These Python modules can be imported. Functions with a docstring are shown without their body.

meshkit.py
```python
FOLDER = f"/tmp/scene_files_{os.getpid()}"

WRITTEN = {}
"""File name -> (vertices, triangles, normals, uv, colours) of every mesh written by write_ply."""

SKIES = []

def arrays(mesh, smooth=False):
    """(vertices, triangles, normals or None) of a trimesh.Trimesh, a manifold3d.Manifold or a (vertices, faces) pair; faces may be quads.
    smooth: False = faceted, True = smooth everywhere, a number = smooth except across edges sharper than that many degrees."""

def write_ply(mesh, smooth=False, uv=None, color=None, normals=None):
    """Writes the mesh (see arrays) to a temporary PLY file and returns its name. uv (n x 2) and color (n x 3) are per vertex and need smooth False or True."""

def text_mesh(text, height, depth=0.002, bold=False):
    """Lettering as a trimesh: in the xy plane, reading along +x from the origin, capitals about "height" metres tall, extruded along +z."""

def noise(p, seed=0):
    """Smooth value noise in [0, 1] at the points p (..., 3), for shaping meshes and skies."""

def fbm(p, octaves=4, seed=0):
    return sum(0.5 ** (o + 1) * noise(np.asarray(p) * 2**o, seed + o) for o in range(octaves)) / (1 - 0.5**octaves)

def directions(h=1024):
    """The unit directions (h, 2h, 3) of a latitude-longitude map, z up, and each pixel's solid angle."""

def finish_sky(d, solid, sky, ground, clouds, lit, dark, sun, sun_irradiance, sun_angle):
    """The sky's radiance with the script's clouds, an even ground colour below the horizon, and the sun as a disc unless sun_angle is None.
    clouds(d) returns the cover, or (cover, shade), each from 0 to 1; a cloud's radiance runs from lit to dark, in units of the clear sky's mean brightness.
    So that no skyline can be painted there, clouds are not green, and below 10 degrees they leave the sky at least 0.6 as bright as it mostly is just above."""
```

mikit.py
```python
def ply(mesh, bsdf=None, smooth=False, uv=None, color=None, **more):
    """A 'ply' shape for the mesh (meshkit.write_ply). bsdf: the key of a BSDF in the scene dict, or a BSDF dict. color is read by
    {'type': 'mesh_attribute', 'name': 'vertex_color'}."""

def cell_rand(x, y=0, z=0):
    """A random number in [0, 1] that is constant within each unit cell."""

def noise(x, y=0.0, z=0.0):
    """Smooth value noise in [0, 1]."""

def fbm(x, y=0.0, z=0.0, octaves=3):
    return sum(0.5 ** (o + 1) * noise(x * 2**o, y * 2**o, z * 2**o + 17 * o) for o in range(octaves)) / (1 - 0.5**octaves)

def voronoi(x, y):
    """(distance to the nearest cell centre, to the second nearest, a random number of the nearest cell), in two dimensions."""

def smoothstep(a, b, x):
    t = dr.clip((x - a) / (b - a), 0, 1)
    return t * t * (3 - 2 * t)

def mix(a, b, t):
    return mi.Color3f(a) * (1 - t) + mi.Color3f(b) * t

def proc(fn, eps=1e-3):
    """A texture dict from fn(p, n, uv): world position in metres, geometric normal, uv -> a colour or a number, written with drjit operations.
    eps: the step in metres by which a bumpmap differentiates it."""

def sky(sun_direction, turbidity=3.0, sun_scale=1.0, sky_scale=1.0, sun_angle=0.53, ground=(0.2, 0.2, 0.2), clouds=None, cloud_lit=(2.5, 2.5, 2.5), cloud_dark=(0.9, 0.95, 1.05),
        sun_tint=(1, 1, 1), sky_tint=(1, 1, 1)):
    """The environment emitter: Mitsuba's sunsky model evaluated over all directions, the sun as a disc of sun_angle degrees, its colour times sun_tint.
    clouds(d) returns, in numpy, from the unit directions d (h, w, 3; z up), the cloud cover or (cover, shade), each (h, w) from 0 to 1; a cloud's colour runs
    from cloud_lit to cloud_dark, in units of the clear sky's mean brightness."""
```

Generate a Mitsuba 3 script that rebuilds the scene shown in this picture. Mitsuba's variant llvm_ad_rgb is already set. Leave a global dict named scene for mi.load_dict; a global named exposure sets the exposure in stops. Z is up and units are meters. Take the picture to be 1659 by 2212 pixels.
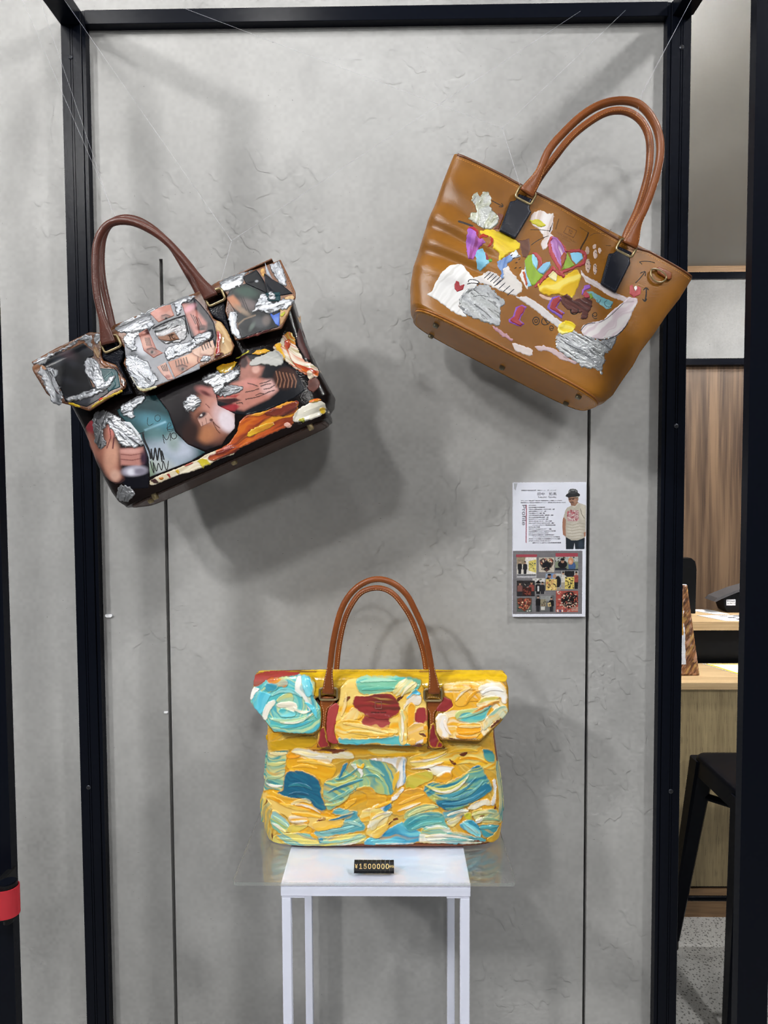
import math, glob, types, random
import numpy as np, trimesh, shapely, mitsuba as mi, drjit as dr
import meshkit, mikit
from mikit import proc, fbm, noise, smoothstep, mix
from scipy.spatial import Delaunay, cKDTree
from scipy.ndimage import maximum_filter, gaussian_filter, map_coordinates
from shapely.geometry import Polygon, LineString, Point
T = mi.ScalarTransform4f
scene, labels = {}, {}
rng = np.random.default_rng(5)

# ------------------------------------------------------------------ camera, lamps, exposure
CAM = np.array([0, 0, 1.5]); FWD = np.array([-0.0139469, 0.9988089, -0.0467578]); UP = [0.0044466, 0.0468238, 0.9988933]
scene['camera'] = {'type': 'perspective', 'fov_axis': 'x', 'fov': 2 * math.degrees(math.atan(829.5 / 1475)),
                   'near_clip': 0.05, 'far_clip': 50.0, 'to_world': T().look_at(CAM.tolist(), (CAM + FWD).tolist(), UP)}
exposure = -0.05
scene['ambient'] = {'type': 'constant', 'radiance': {'type': 'rgb', 'value': [0.19, 0.196, 0.208]}}
LAMPS = [  # position, aim, radius, radiance, label
    ((-2.30, -0.85, 3.20), (-0.1, 1.2, 1.5), .11, 560, 'round ceiling spotlight lamp ahead of the display, first from the left wall'),
    ((-1.45, -1.25, 3.15), (-0.1, 1.2, 1.4), .11, 330, 'round ceiling spotlight lamp ahead of the display, second from the left wall'),
    ((1.49, 0.27, 3.17), (0.2, 1.2, 1.6), .09, 480, 'round ceiling spotlight lamp near the office doorway'),
    ((-0.32, 0.50, 2.74), (-0.2, 1.24, 1.6), .06, 95, 'round ceiling spotlight lamp above the middle of the display frame'),
    ((-0.80, 0.48, 2.74), (-0.5, 1.24, 1.6), .07, 60, 'round ceiling spotlight lamp above the left end of the display frame'),
    ((0.30, -1.60, 2.75), (0.0, 1.2, 1.1), .12, 150, 'wide round unseen fill lamp added well ahead of the display'),  # added soft fill for the bag fronts
    ((1.62, 2.02, 2.45), (1.3, 2.3, 0.6), .06, 800, 'round downlight lamp in the office ceiling over the counter'),
    ((2.05, 2.55, 2.45), (1.5, 3.2, 1.7), .06, 330, 'unseen round lamp added under the office ceiling to brighten its rear wall'),  # added to lift the concrete band on the rear wall
]


# ------------------------------------------------------------------ helpers
def lin(c):
    """sRGB colour (hex string or 0-255 triple) -> linear reflectance."""
    if isinstance(c, str):
        c = [int(c[i:i + 2], 16) for i in (0, 2, 4)]
    c = np.asarray(c, float) / 255
    return np.where(c <= .04045, c / 12.92, ((c + .055) / 1.055) ** 2.4)


def unit(v):
    v = np.asarray(v, float)
    return v / np.linalg.norm(v)


def resample(p, sp, closed=True):
    p = np.asarray(p, float)
    q = np.vstack([p, p[:1]]) if closed else p
    seg = np.linalg.norm(np.diff(q, axis=0), axis=1)
    s = np.r_[0, np.cumsum(seg)]
    n = max(8 if closed else 2, int(round(s[-1] / sp)))
    t = np.linspace(0, s[-1], n + 1)
    if closed:
        t = t[:-1]
    return np.stack([np.interp(t, s, q[:, 0]), np.interp(t, s, q[:, 1])], 1)


def chaikin(p, n):
    p = np.asarray(p, float)
    for _ in range(n):
        q = np.roll(p, -1, 0)
        p = np.stack([p * .75 + q * .25, p * .25 + q * .75], 1).reshape(-1, 2)
    return p


def nz(p, f, seed=0, octaves=1):
    p = np.asarray(p, float)
    q = np.concatenate([p * f, np.full(p.shape[:-1] + (3 - p.shape[-1],), seed * 3.7)], -1) + 100
    return meshkit.fbm(q, octaves, seed) if octaves > 1 else meshkit.noise(q, seed)


def roughen(p, sp, amp, freq, seed):
    q = resample(p, sp)
    if amp <= 0:
        return q
    t = np.roll(q, -1, 0) - np.roll(q, 1, 0)
    n = np.stack([t[:, 1], -t[:, 0]], 1) / (np.linalg.norm(t, axis=1, keepdims=True) + 1e-9)
    h = (nz(q, freq, seed) - .5) * 1.4 + (nz(q, freq * 2.7, seed + 9) - .5)
    q = q + n * (h * amp)[:, None]
    g = Polygon(q).buffer(0)
    if g.geom_type != 'Polygon':
        g = max(g.geoms, key=lambda x: x.area)
    return resample(np.array(g.exterior.coords)[:-1], sp)


def fill(poly, sp, seed=0):
    """Triangulated interior of a closed outline: (points, triangles, boundary edges)."""
    b = np.asarray(poly, float)
    g = Polygon(b).buffer(0)
    x0, y0, x1, y1 = g.bounds
    nx, ny = int((x1 - x0) / sp) + 2, int((y1 - y0) / (sp * .87)) + 2
    X, Y = np.meshgrid(np.arange(nx), np.arange(ny))
    P = np.stack([(x0 + (X + .5 * (Y % 2)) * sp).ravel(), (y0 + Y * sp * .87).ravel()], 1)
    P = P[shapely.contains_xy(g, P[:, 0], P[:, 1])]
    if len(P):
        P = P[cKDTree(b).query(P)[0] > sp * .55]
    A = np.vstack([b, P])
    tri = Delaunay(A).simplices
    c = A[tri].mean(1)
    tri = tri[shapely.contains_xy(g, c[:, 0], c[:, 1])]
    a, bb, cc = A[tri[:, 0]], A[tri[:, 1]], A[tri[:, 2]]
    area = (bb[:, 0] - a[:, 0]) * (cc[:, 1] - a[:, 1]) - (bb[:, 1] - a[:, 1]) * (cc[:, 0] - a[:, 0])
    tri = tri[np.abs(area) > 1e-12]
    area = area[np.abs(area) > 1e-12]
    tri[area < 0] = tri[area < 0][:, ::-1]
    e = np.vstack([tri[:, [0, 1]], tri[:, [1, 2]], tri[:, [2, 0]]])
    key = np.sort(e, 1)
    _, idx, cnt = np.unique(key, axis=0, return_index=True, return_counts=True)
    return A, tri, e[idx[cnt == 1]]


class Bag:
    """A bag in its own frame: u across, v up from its base, w out of its front; superellipse slices from base to top."""

    def __init__(s, O, theta, b0, b1, vm, n, left=None, right=None, flap=None):
        s.O, s.b0, s.b1, s.vm, s.n = np.asarray(O, float), b0, b1, vm, n
        a = math.radians(theta)
        s.U, s.V, s.W = np.array([math.cos(a), 0, math.sin(a)]), np.array([-math.sin(a), 0, math.cos(a)]), np.array([0, -1., 0])
        s.left, s.right, s.flap = left, right, flap
        s.dent = None

    def depth(s, v):
        return s.b0 + (s.b1 - s.b0) * np.clip(np.asarray(v) / s.vm, 0, 1) ** .9

    def sides(s, v):
        L, R = np.asarray(s.left), np.asarray(s.right)
        return np.interp(v, L[:, 0], L[:, 1]), np.interp(v, R[:, 0], R[:, 1])

    def front(s, u, v):
        u, v = np.asarray(u, float), np.asarray(v, float)
        L, R = s.sides(np.clip(v, 0, s.vm))
        q = np.clip(np.abs((2 * u - L - R) / (R - L)), 0, 1)
        w = s.depth(v) * (1 - q ** s.n) ** (1 / s.n)
        return w + (s.dent(u, v) if s.dent else 0)

    def flapw(s, u, v):
        """The flap's own front: it hangs just clear of the body and rolls over at the top."""
        off, r, vt, curl = s.flap
        v = np.asarray(v, float)
        w = s.depth(v) + off + curl * np.clip((vt - v) / .09, 0, 1.3) ** 2
        k = np.clip((v - (vt - r)) / r, 0, .995)
        return w - r * (1 - np.sqrt(1 - k * k)) + 0 * np.asarray(u, float)

    def world(s, u, v, w):
        return s.O + np.asarray(u)[..., None] * s.U + np.asarray(v)[..., None] * s.V + np.asarray(w)[..., None] * s.W


# ------------------------------------------------------------------ the three bags: frames and side outlines (metres)
bags = {}
bags['yellow'] = Bag((-0.0197, 1.1150, 0.9281), 0.00, 0.072, 0.045, 0.2600, 6,
    [(-0.0117, -0.1785), (-0.0064, -0.1829), (0.0147, -0.1918), (0.0444, -0.1956), (0.0640, -0.1949), (0.0932, -0.1897), (0.1173, -0.1875), (0.1422, -0.1846), (0.1701, -0.1861), (0.1995, -0.1868), (0.2290, -0.1883), (0.2548, -0.1883)],
    [(-0.0056, 0.1791), (0.0033, 0.1886), (0.0298, 0.1941), (0.0551, 0.1936), (0.0914, 0.1896), (0.1278, 0.1855), (0.1613, 0.1813), (0.1994, 0.1809), (0.2287, 0.1826), (0.2544, 0.1843)],
    (0.01, 0.022, 0.2663, 0.006))
bags['collage'] = Bag((-0.2439, 1.0900, 1.5322), 23.50, 0.07, 0.042, 0.2547, 6,
    [(0.0047, -0.1859), (0.0134, -0.1917), (0.0315, -0.1959), (0.0580, -0.1981), (0.0856, -0.1990), (0.1082, -0.1973), (0.1284, -0.1973), (0.1526, -0.1989), (0.1770, -0.2012), (0.1983, -0.1961)],
    [(0.0125, 0.1596), (0.0194, 0.1703), (0.0319, 0.1777), (0.0524, 0.1761), (0.0814, 0.1733), (0.1194, 0.1722), (0.1483, 0.1746), (0.1757, 0.1781), (0.1961, 0.1808), (0.2296, 0.1789), (0.2569, 0.1799)],
    (0.01, 0.018, 0.2576, 0.006))
bags['tote'] = Bag((0.1760, 1.1000, 1.6876), -27.50, 0.075, 0.024, 0.2465, 4.5,
    [(-0.0024, -0.1590), (0.0048, -0.1680), (0.0369, -0.1856), (0.0598, -0.1932), (0.0836, -0.1971), (0.1078, -0.2012), (0.1164, -0.2031), (0.1337, -0.2063), (0.1617, -0.2083), (0.1980, -0.2132), (0.2294, -0.2165), (0.2610, -0.2190)],
    [(-0.0085, 0.1541), (0.0043, 0.1650), (0.0232, 0.1736), (0.0515, 0.1770), (0.0797, 0.1812), (0.1042, 0.1816), (0.1379, 0.1881), (0.1767, 0.1931), (0.2080, 0.1992), (0.2428, 0.2023)])
# outlines of leather pieces and centre lines of handles, in each bag's own frame (millimetres)
TRACE = {
    'yellow_flap': [(-200.3, 264.9), (-167.1, 266.4), (-132.1, 267.8), (-66.7, 268.5), (-11.1, 268.4), (46.7, 268.4), (160.4, 266.1), (195.7, 264.7), (196.5, 252.9), (198.3, 245.6), (198.2, 209.9), (184.1, 192.7), (153.1, 165.7), (92.1, 167.1), (85.1, 177.8), (82.4, 190.0), (83.3, 204.4), (89.3, 214.8), (92.3, 223.1), (86.5, 228.7), (73.5, 228.7), (70.5, 220.4), (72.5, 207.9), (71.6, 192.7), (70.6, 167.7), (64.7, 159.7), (3.7, 160.4), (-66.1, 161.0), (-77.7, 163.0), (-86.5, 170.4), (-86.0, 194.1), (-82.6, 209.3), (-70.3, 222.5), (-67.4, 227.4), (-74.7, 233.1), (-87.8, 234.5), (-98.0, 232.4), (-106.0, 228.2), (-95.0, 215.6), (-94.1, 201.0), (-96.0, 183.2), (-107.5, 175.1), (-169.8, 178.5), (-207.3, 226.8), (-206.7, 234.6), (-202.5, 247.3)],
    'yellow_strap_a': [(-96.4, 232.2), (-75.7, 232.2), (-73.5, 223.3), (-77.2, 217.4), (-84.0, 213.0), (-85.5, 205.6), (-87.8, 183.4), (-79.5, 154.0), (-102.4, 153.9), (-99.1, 173.1), (-96.1, 184.9), (-94.3, 210.0), (-97.6, 220.3)],
    'yellow_strap_b': [(71.1, 232.1), (92.9, 232.0), (96.5, 220.2), (94.2, 215.8), (85.2, 208.4), (83.4, 205.5), (83.2, 179.0), (86.4, 165.8), (99.0, 152.5), (71.3, 152.6), (73.7, 176.1), (73.5, 205.5), (68.7, 214.4), (64.3, 220.3)],
    'yellow_h1': [(-83.9, 239.5), (-83.1, 251.3), (-82.3, 264.5), (-79.9, 284.3), (-76.0, 314.3), (-70.0, 344.2), (-62.6, 369.7), (-51.6, 390.7), (-38.5, 405.2), (-21.8, 415.3), (-6.0, 418.8), (12.7, 415.2), (29.2, 405.0), (42.1, 390.5), (52.1, 370.8), (62.9, 346.8), (70.0, 321.3), (75.7, 291.4), (79.3, 269.4), (81.4, 251.1), (81.4, 239.4)],
    'yellow_h2': [(-80.9, 223.9), (-78.2, 253.4), (-74.8, 284.4), (-69.9, 312.1), (-61.8, 341.3), (-49.9, 365.0), (-34.1, 383.1), (-17.6, 389.3), (-6.7, 390.1), (16.7, 381.3), (33.0, 363.2), (47.0, 341.1), (57.9, 315.0), (68.0, 284.1), (73.4, 253.2), (76.5, 223.7)],
    'yellow_rings': [(-83.4, 237.7), (80.3, 236.1)],
    'collage_flap': [(-226.8, 264.6), (-183.1, 268.3), (-124.9, 269.4), (-108.5, 260.6), (-96.2, 259.8), (-86.5, 263.9), (-51.8, 262.3), (-5.7, 260.2), (41.3, 254.4), (59.6, 251.1), (76.0, 252.6), (88.2, 258.9), (110.6, 252.1), (150.3, 245.6), (189.0, 243.0), (190.2, 211.7), (189.9, 187.4), (186.9, 180.1), (163.8, 157.0), (149.8, 144.6), (116.0, 150.4), (88.3, 154.8), (79.5, 157.4), (80.1, 170.5), (81.7, 191.8), (82.0, 205.8), (88.5, 216.1), (93.9, 225.4), (92.1, 234.0), (76.9, 237.9), (62.9, 231.9), (60.0, 219.2), (61.7, 202.7), (70.5, 192.3), (72.6, 184.2), (75.4, 150.7), (65.8, 139.5), (37.0, 141.2), (-26.6, 141.1), (-61.5, 140.9), (-75.9, 141.3), (-83.0, 149.3), (-85.6, 173.9), (-90.1, 197.0), (-81.8, 206.5), (-79.0, 217.7), (-85.1, 231.5), (-100.8, 234.7), (-112.4, 233.0), (-116.7, 224.1), (-117.2, 214.9), (-101.3, 199.8), (-96.5, 167.2), (-100.4, 160.4), (-163.6, 150.5), (-177.7, 163.2), (-206.7, 186.4), (-215.9, 203.8)],
    'collage_strap_a': [(-113.5, 237.8), (-87.7, 234.5), (-85.9, 218.5), (-82.8, 213.7), (-90.4, 203.6), (-96.4, 199.5), (-94.7, 165.1), (-94.4, 149.8), (-112.6, 154.7), (-101.8, 168.3), (-103.4, 201.0), (-111.6, 209.8), (-117.8, 219.4), (-111.6, 230.1)],
    'collage_strap_b': [(61.1, 226.8), (82.3, 227.3), (85.0, 215.9), (81.0, 202.6), (80.0, 196.3), (75.9, 171.1), (75.9, 159.4), (71.4, 154.7), (72.8, 191.1), (62.3, 206.0), (59.3, 210.7)],
    'collage_h1': [(-98.0, 231.8), (-95.6, 243.6), (-91.4, 262.9), (-85.7, 293.5), (-77.1, 322.0), (-65.0, 349.6), (-52.4, 371.6), (-37.4, 385.8), (-21.7, 391.5), (-6.0, 388.9), (9.9, 380.3), (26.6, 363.2), (41.6, 340.9), (53.1, 312.6), (60.4, 288.4), (65.5, 266.0), (68.8, 248.0), (71.0, 239.5), (71.4, 231.9)],
    'collage_h2': [(-109.3, 275.5), (-105.6, 294.3), (-99.6, 323.4), (-93.6, 350.8), (-84.9, 378.5), (-72.4, 405.4), (-56.1, 428.0), (-40.9, 437.3), (-24.8, 438.2), (-6.6, 430.9), (8.5, 416.9), (22.7, 393.6), (34.5, 361.7), (39.0, 328.2), (41.8, 303.4), (43.9, 280.6)],
    'collage_rings': [(-95.7, 232.0), (76.3, 231.2)],
    'tote_strap_a': [(-99.1, 228.5), (-76.0, 231.1), (-75.9, 220.9), (-74.4, 215.3), (-69.2, 211.7), (-72.1, 160.7), (-99.4, 160.3), (-105.4, 211.2), (-102.2, 213.5), (-99.2, 216.4), (-98.3, 221.6)],
    'tote_strap_b': [(73.1, 227.5), (96.3, 228.4), (96.2, 219.2), (100.9, 210.9), (100.3, 158.1), (73.8, 159.8), (65.0, 209.4), (70.9, 213.5), (73.3, 219.5)],
    'tote_h1': [(-89.0, 231.6), (-87.8, 241.5), (-86.1, 260.9), (-87.6, 283.3), (-88.5, 301.4), (-81.6, 333.4), (-67.3, 372.1), (-48.2, 400.1), (-26.1, 416.6), (-0.8, 424.0), (25.6, 416.0), (46.9, 399.9), (62.1, 377.6), (72.1, 348.8), (78.0, 318.6), (81.4, 287.0), (82.8, 262.1), (86.4, 242.1), (86.8, 233.7)],
    'tote_h2': [(-83.9, 267.7), (-81.9, 299.0), (-76.5, 330.4), (-67.0, 374.4), (-52.1, 407.9), (-34.5, 433.1), (-17.4, 445.0), (2.2, 449.2), (25.2, 443.8), (44.5, 428.3), (58.5, 405.3), (69.3, 378.9), (76.9, 347.5), (82.2, 310.8), (83.9, 276.2), (86.9, 259.5)],
    'tote_rings': [(-88.6, 230.1), (85.0, 229.7)],
    'tote_top': [(-211.7, 246.6), (-203.3, 247.0), (-155.6, 246.8), (-106.8, 245.1), (-42.7, 245.4), (23.0, 242.5), (76.6, 239.7), (103.2, 241.6), (127.3, 247.3), (156.3, 249.9), (181.6, 250.3), (199.0, 246.1)],
    'tote_dring': [(141.5, 227.9), (156.5, 217.3)],
    'tote_dtab': [(141.2, 226.8), (143.1, 230.2), (165.9, 231.7), (169.4, 222.9), (165.7, 219.0), (146.3, 219.7)],
    'tote_stamp': [(-11.4, 220.6), (5.8, 220.9), (4.8, 208.4), (-9.0, 208.2)],
    'tote_seam': [(-148.6, 1.0), (-113.3, -1.8), (-46.6, -1.7), (21.1, -2.8), (98.7, -2.6)],
    'tote_seam2': [(44.9, -4.4), (95.2, -3.3), (153.8, 5.8)],
}
TRACE = {k: np.array(v) / 1000 for k, v in TRACE.items()}


ADDED_STRIP_GLOW = 380.0  # radiance of the strip added for the office ceiling
# ------------------------------------------------------------------ materials
def rgb(c, linear=False):
    return {'type': 'rgb', 'value': [float(x) for x in (c if linear else lin(c))]}


def P(base, rough=.5, metallic=0., bump=None, bscale=1.0, **k):
    b = {'type': 'principled', 'base_color': base if isinstance(base, dict) else rgb(base), 'roughness': rough, 'metallic': metallic, **k}
    if bump:
        b = {'type': 'bumpmap', 'arbitrary': proc(bump[0], bump[1]), 'scale': bscale, 'bsdf': b}
    return {'type': 'twosided', 'bsdf': b}


VC = {'type': 'mesh_attribute', 'name': 'vertex_color'}


def cmix(a, b, t):
    f = lambda c: mi.Color3f([float(x) for x in c]) if isinstance(c, np.ndarray) else c
    a, b = f(a), f(b)
    return a * (1 - t) + b * t


def concrete(p, n, uv):
    a = fbm(p.x * 3.1, p.y * 3.1, p.z * 2.6, 4)
    b = fbm(p.x * 14, p.y * 14, p.z * 9 + 5, 3)
    sp = noise(p.x * 330, p.y * 330, p.z * 330)
    t = .5 + (a - .5) * .55 + (b - .5) * .30
    v = .290 + .30 * (t - .5) + .014 * (noise(p.x * 160, p.z * 160) - .5) * 2
    v = v * (1 - .5 * smoothstep(.93, .97, sp) * smoothstep(.45, .6, b))
    warm = fbm(p.x * 1.3 + 7, p.z * 1.3, 3, 2) - .5
    return mi.Color3f(v * (1.0 + .02 * warm), v, v * (.985 - .03 * warm))


def concrete_h(p, n, uv):
    x, z = p.x, p.z
    big = fbm(x * 11, z * 11, 1.3, 2)
    scr = fbm(x * 60 + z * 22, z * 38 - x * 11, 4.0, 2)
    ridge = smoothstep(.60, .64, scr) * smoothstep(.5, .7, noise(x * 5, z * 5, 9.0))
    return .0016 * big + .00035 * noise(x * 240, z * 240, 2) + .0008 * ridge


def oak(p, n, uv):
    g = fbm(p.x * 9, p.y * 60, p.z * 210, 3)
    return cmix(lin('b39368'), lin('d9bd92'), dr.clip(g * 1.3 - .1, 0, 1))


def oak_front(p, n, uv):
    w = p.x + .012 * fbm(p.x * 4, 1.0, p.z * 2.2, 2)
    g = fbm(w * 210, 1.0, p.z * 8, 3)
    r = noise(w * 38, 2.0, p.z * 1.6)
    pores = smoothstep(.62, .8, noise(w * 700, 0.5, p.z * 26))
    return cmix(lin('857455'), lin('b19f78'), dr.clip(g * .8 + r * .5 - .15, 0, 1)) * (1 - .28 * pores)


def walnut(p, n, uv):
    w = p.x + .02 * fbm(p.x * 3, 2.0, p.z * 1.2, 2)
    g = fbm(w * 60, 3.0, p.z * 1.8, 4)
    f = noise(w * 260, 0.5, p.z * 7)
    return cmix(lin('46352a'), lin('816851'), dr.clip((g - .5) * 2.0 + .5 + (f - .5) * .25, 0, 1))


def kick_wood(p, n, uv):
    g = fbm(p.x * 10, 1.0, p.z * 160, 3)
    return cmix(lin('7a5e42'), lin('a3805b'), g)


def terrazzo(p, n, uv):
    d1, d2, c = mikit.voronoi(p.x * 95, p.y * 95)
    chip = smoothstep(.30, .22, d1) * smoothstep(.45, .5, c)
    e1, e2, k = mikit.voronoi(p.x * 210 + 5, p.y * 210)
    chip2 = smoothstep(.28, .2, e1) * smoothstep(.6, .65, k)
    base = cmix(lin('a2a29f'), lin('b9b9b6'), fbm(p.x * 6, p.y * 6, 0, 2))
    base = cmix(base, lin('575756'), chip * .8)
    return cmix(base, lin('6b6b69'), chip2 * .7)


def grain(p, n, uv):
    return .00022 * fbm(p.x * 620, p.y * 620, p.z * 620, 2)


def brush(p, n, uv):
    return .00016 * fbm(p.x * 520, p.y * 200, p.z * 520, 2)


def flake(p, n, uv):
    return .0010 * fbm(p.x * 420, p.y * 300, p.z * 420, 3)


def weave(p, n, uv):
    return .0002 * (dr.sin(p.x * 5200) * dr.sin(p.z * 5200))


MATS = {
    'concrete': P(proc(concrete), .72, bump=(concrete_h, 5e-4), specular=.3),
    'black_gap': P([6, 6, 7], .8),
    'black_metal': P([9, 12, 20], .28, specular=.07),
    'white_metal': P([206, 210, 226], .38, specular=.5),
    'brass': P([176, 158, 118], .26, .95),
    'dark_brass': P([120, 112, 92], .3, .95),
    'steel': P([120, 122, 128], .3, .95),
    'dark_steel': P([58, 60, 66], .35, .8), 'gold': P([230, 200, 140], .22, .95),
    'black_plastic': P([12, 13, 15], .42, specular=.2),
    'grey_plastic': P([80, 79, 81], .4),
    'tan_leather': P(VC, .34, bump=(grain, 2e-4), specular=.4),
    'navy_leather': P([14, 17, 27], .42, bump=(grain, 2e-4), specular=.25),
    'gloss_paint': P(VC, .16, bump=(brush, 3e-4), specular=.5, clearcoat=.5, clearcoat_gloss=.96),
    'matte_paint': P(VC, .5, bump=(brush, 3e-4), specular=.4),
    'silver_paint': P(VC, .40, .85, bump=(flake, 3e-4)),
    'print_paper': P(VC, .30, specular=.12),
    'matte_print': P(VC, .65, specular=.2),
    'black_leather': P(VC, .16, bump=(grain, 2e-4), specular=.14),
    'thread': P(VC, .7),
    'red_webbing': P([176, 28, 42], .6, bump=(weave, 1e-4), sheen=.3),
    'oak_top': P(proc(oak), .4), 'oak_front': P(proc(oak_front), .5), 'walnut': P(proc(walnut), .45), 'kick_wood': P(proc(kick_wood), .5),
    'terrazzo': P(proc(terrazzo), .3, specular=.4), 'white_ceiling': P([150, 148, 142], .7),
    'white_paper': P([232, 234, 238], .6), 'poster_white': P([196, 199, 210], .45), 'mid_grey': P([150, 150, 152], .7), 'dark_floor': P([120, 118, 114], .6),
    'acrylic_edge': {'type': 'blendbsdf', 'weight': .3, 'a': {'type': 'thindielectric', 'int_ior': 1.49}, 'b': {'type': 'twosided', 'bsdf': {'type': 'diffuse', 'reflectance': rgb([150, 158, 154])}}},
    'acrylic': {'type': 'thindielectric', 'int_ior': 1.49}, 'nylon': {'type': 'twosided', 'bsdf': {'type': 'principled', 'base_color': rgb([176, 178, 184]), 'roughness': .2, 'specular': .7}},
}
scene.update({'m_' + k: v for k, v in MATS.items()})
USED = {}


def numbered(key):
    k = USED.get(key, -1) + 1
    USED[key] = k
    return key if k == 0 else f'{key}_{k:03d}'


def add(key, mesh, m, smooth=False, color=None, **more):
    key = key if key in labels and key not in scene else numbered(key)
    if color is not None and not isinstance(color, np.ndarray):
        color = None
    scene[key] = mikit.ply(mesh, 'm_' + m, smooth=smooth, color=color, **more)
    return key


def flat_color(mesh, c):
    n = len(mesh[0]) if isinstance(mesh, tuple) else len(mesh.vertices)
    return np.tile(lin(c), (n, 1))


def thing(name, label, cat, group=None, kind=None):
    key = numbered(name)
    labels[key] = {'label': label, 'category': cat}
    if group:
        labels[key]['group'] = group
    if kind:
        labels[key] = {'label': label, 'kind': kind} if kind == 'structure' else {**labels[key], 'kind': kind}
    return key


def box(x0, x1, y0, y1, z0, z1, r=0):
    if r <= 0:
        m = trimesh.creation.box((x1 - x0, y1 - y0, z1 - z0))
        m.apply_translation(((x0 + x1) / 2, (y0 + y1) / 2, (z0 + z1) / 2))
        return m
    pts = []
    for a in (0, 1):
        for b in (0, 1):
            for c in (0, 1):
                q = np.array([(x0, x1)[a], (y0, y1)[b], (z0, z1)[c]], float)
                s = np.array([1 - 2 * a, 1 - 2 * b, 1 - 2 * c]) * r
                for d in ((1, 1, .0), (1, 0, 1), (0, 1, 1), (.3, .3, .3)):
                    pts.append(q + s * np.array(d))
    return trimesh.convex.convex_hull(np.array(pts))


def prism(pts, axis, a, b):
    """Outline in the two remaining axes (x,z for 'y'; x,y for 'z'; y,z for 'x') pushed from a to b."""
    m = trimesh.creation.extrude_polygon(Polygon(pts).buffer(0), abs(b - a), engine='earcut')
    v = m.vertices.copy()
    lo = min(a, b)
    if axis == 'y':
        m.vertices = np.stack([v[:, 0], v[:, 2] + lo, v[:, 1]], 1); m.invert()
    elif axis == 'x':
        m.vertices = np.stack([v[:, 2] + lo, v[:, 0], v[:, 1]], 1)
    else:
        m.vertices = np.stack([v[:, 0], v[:, 1], v[:, 2] + lo], 1)
    return m


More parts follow.
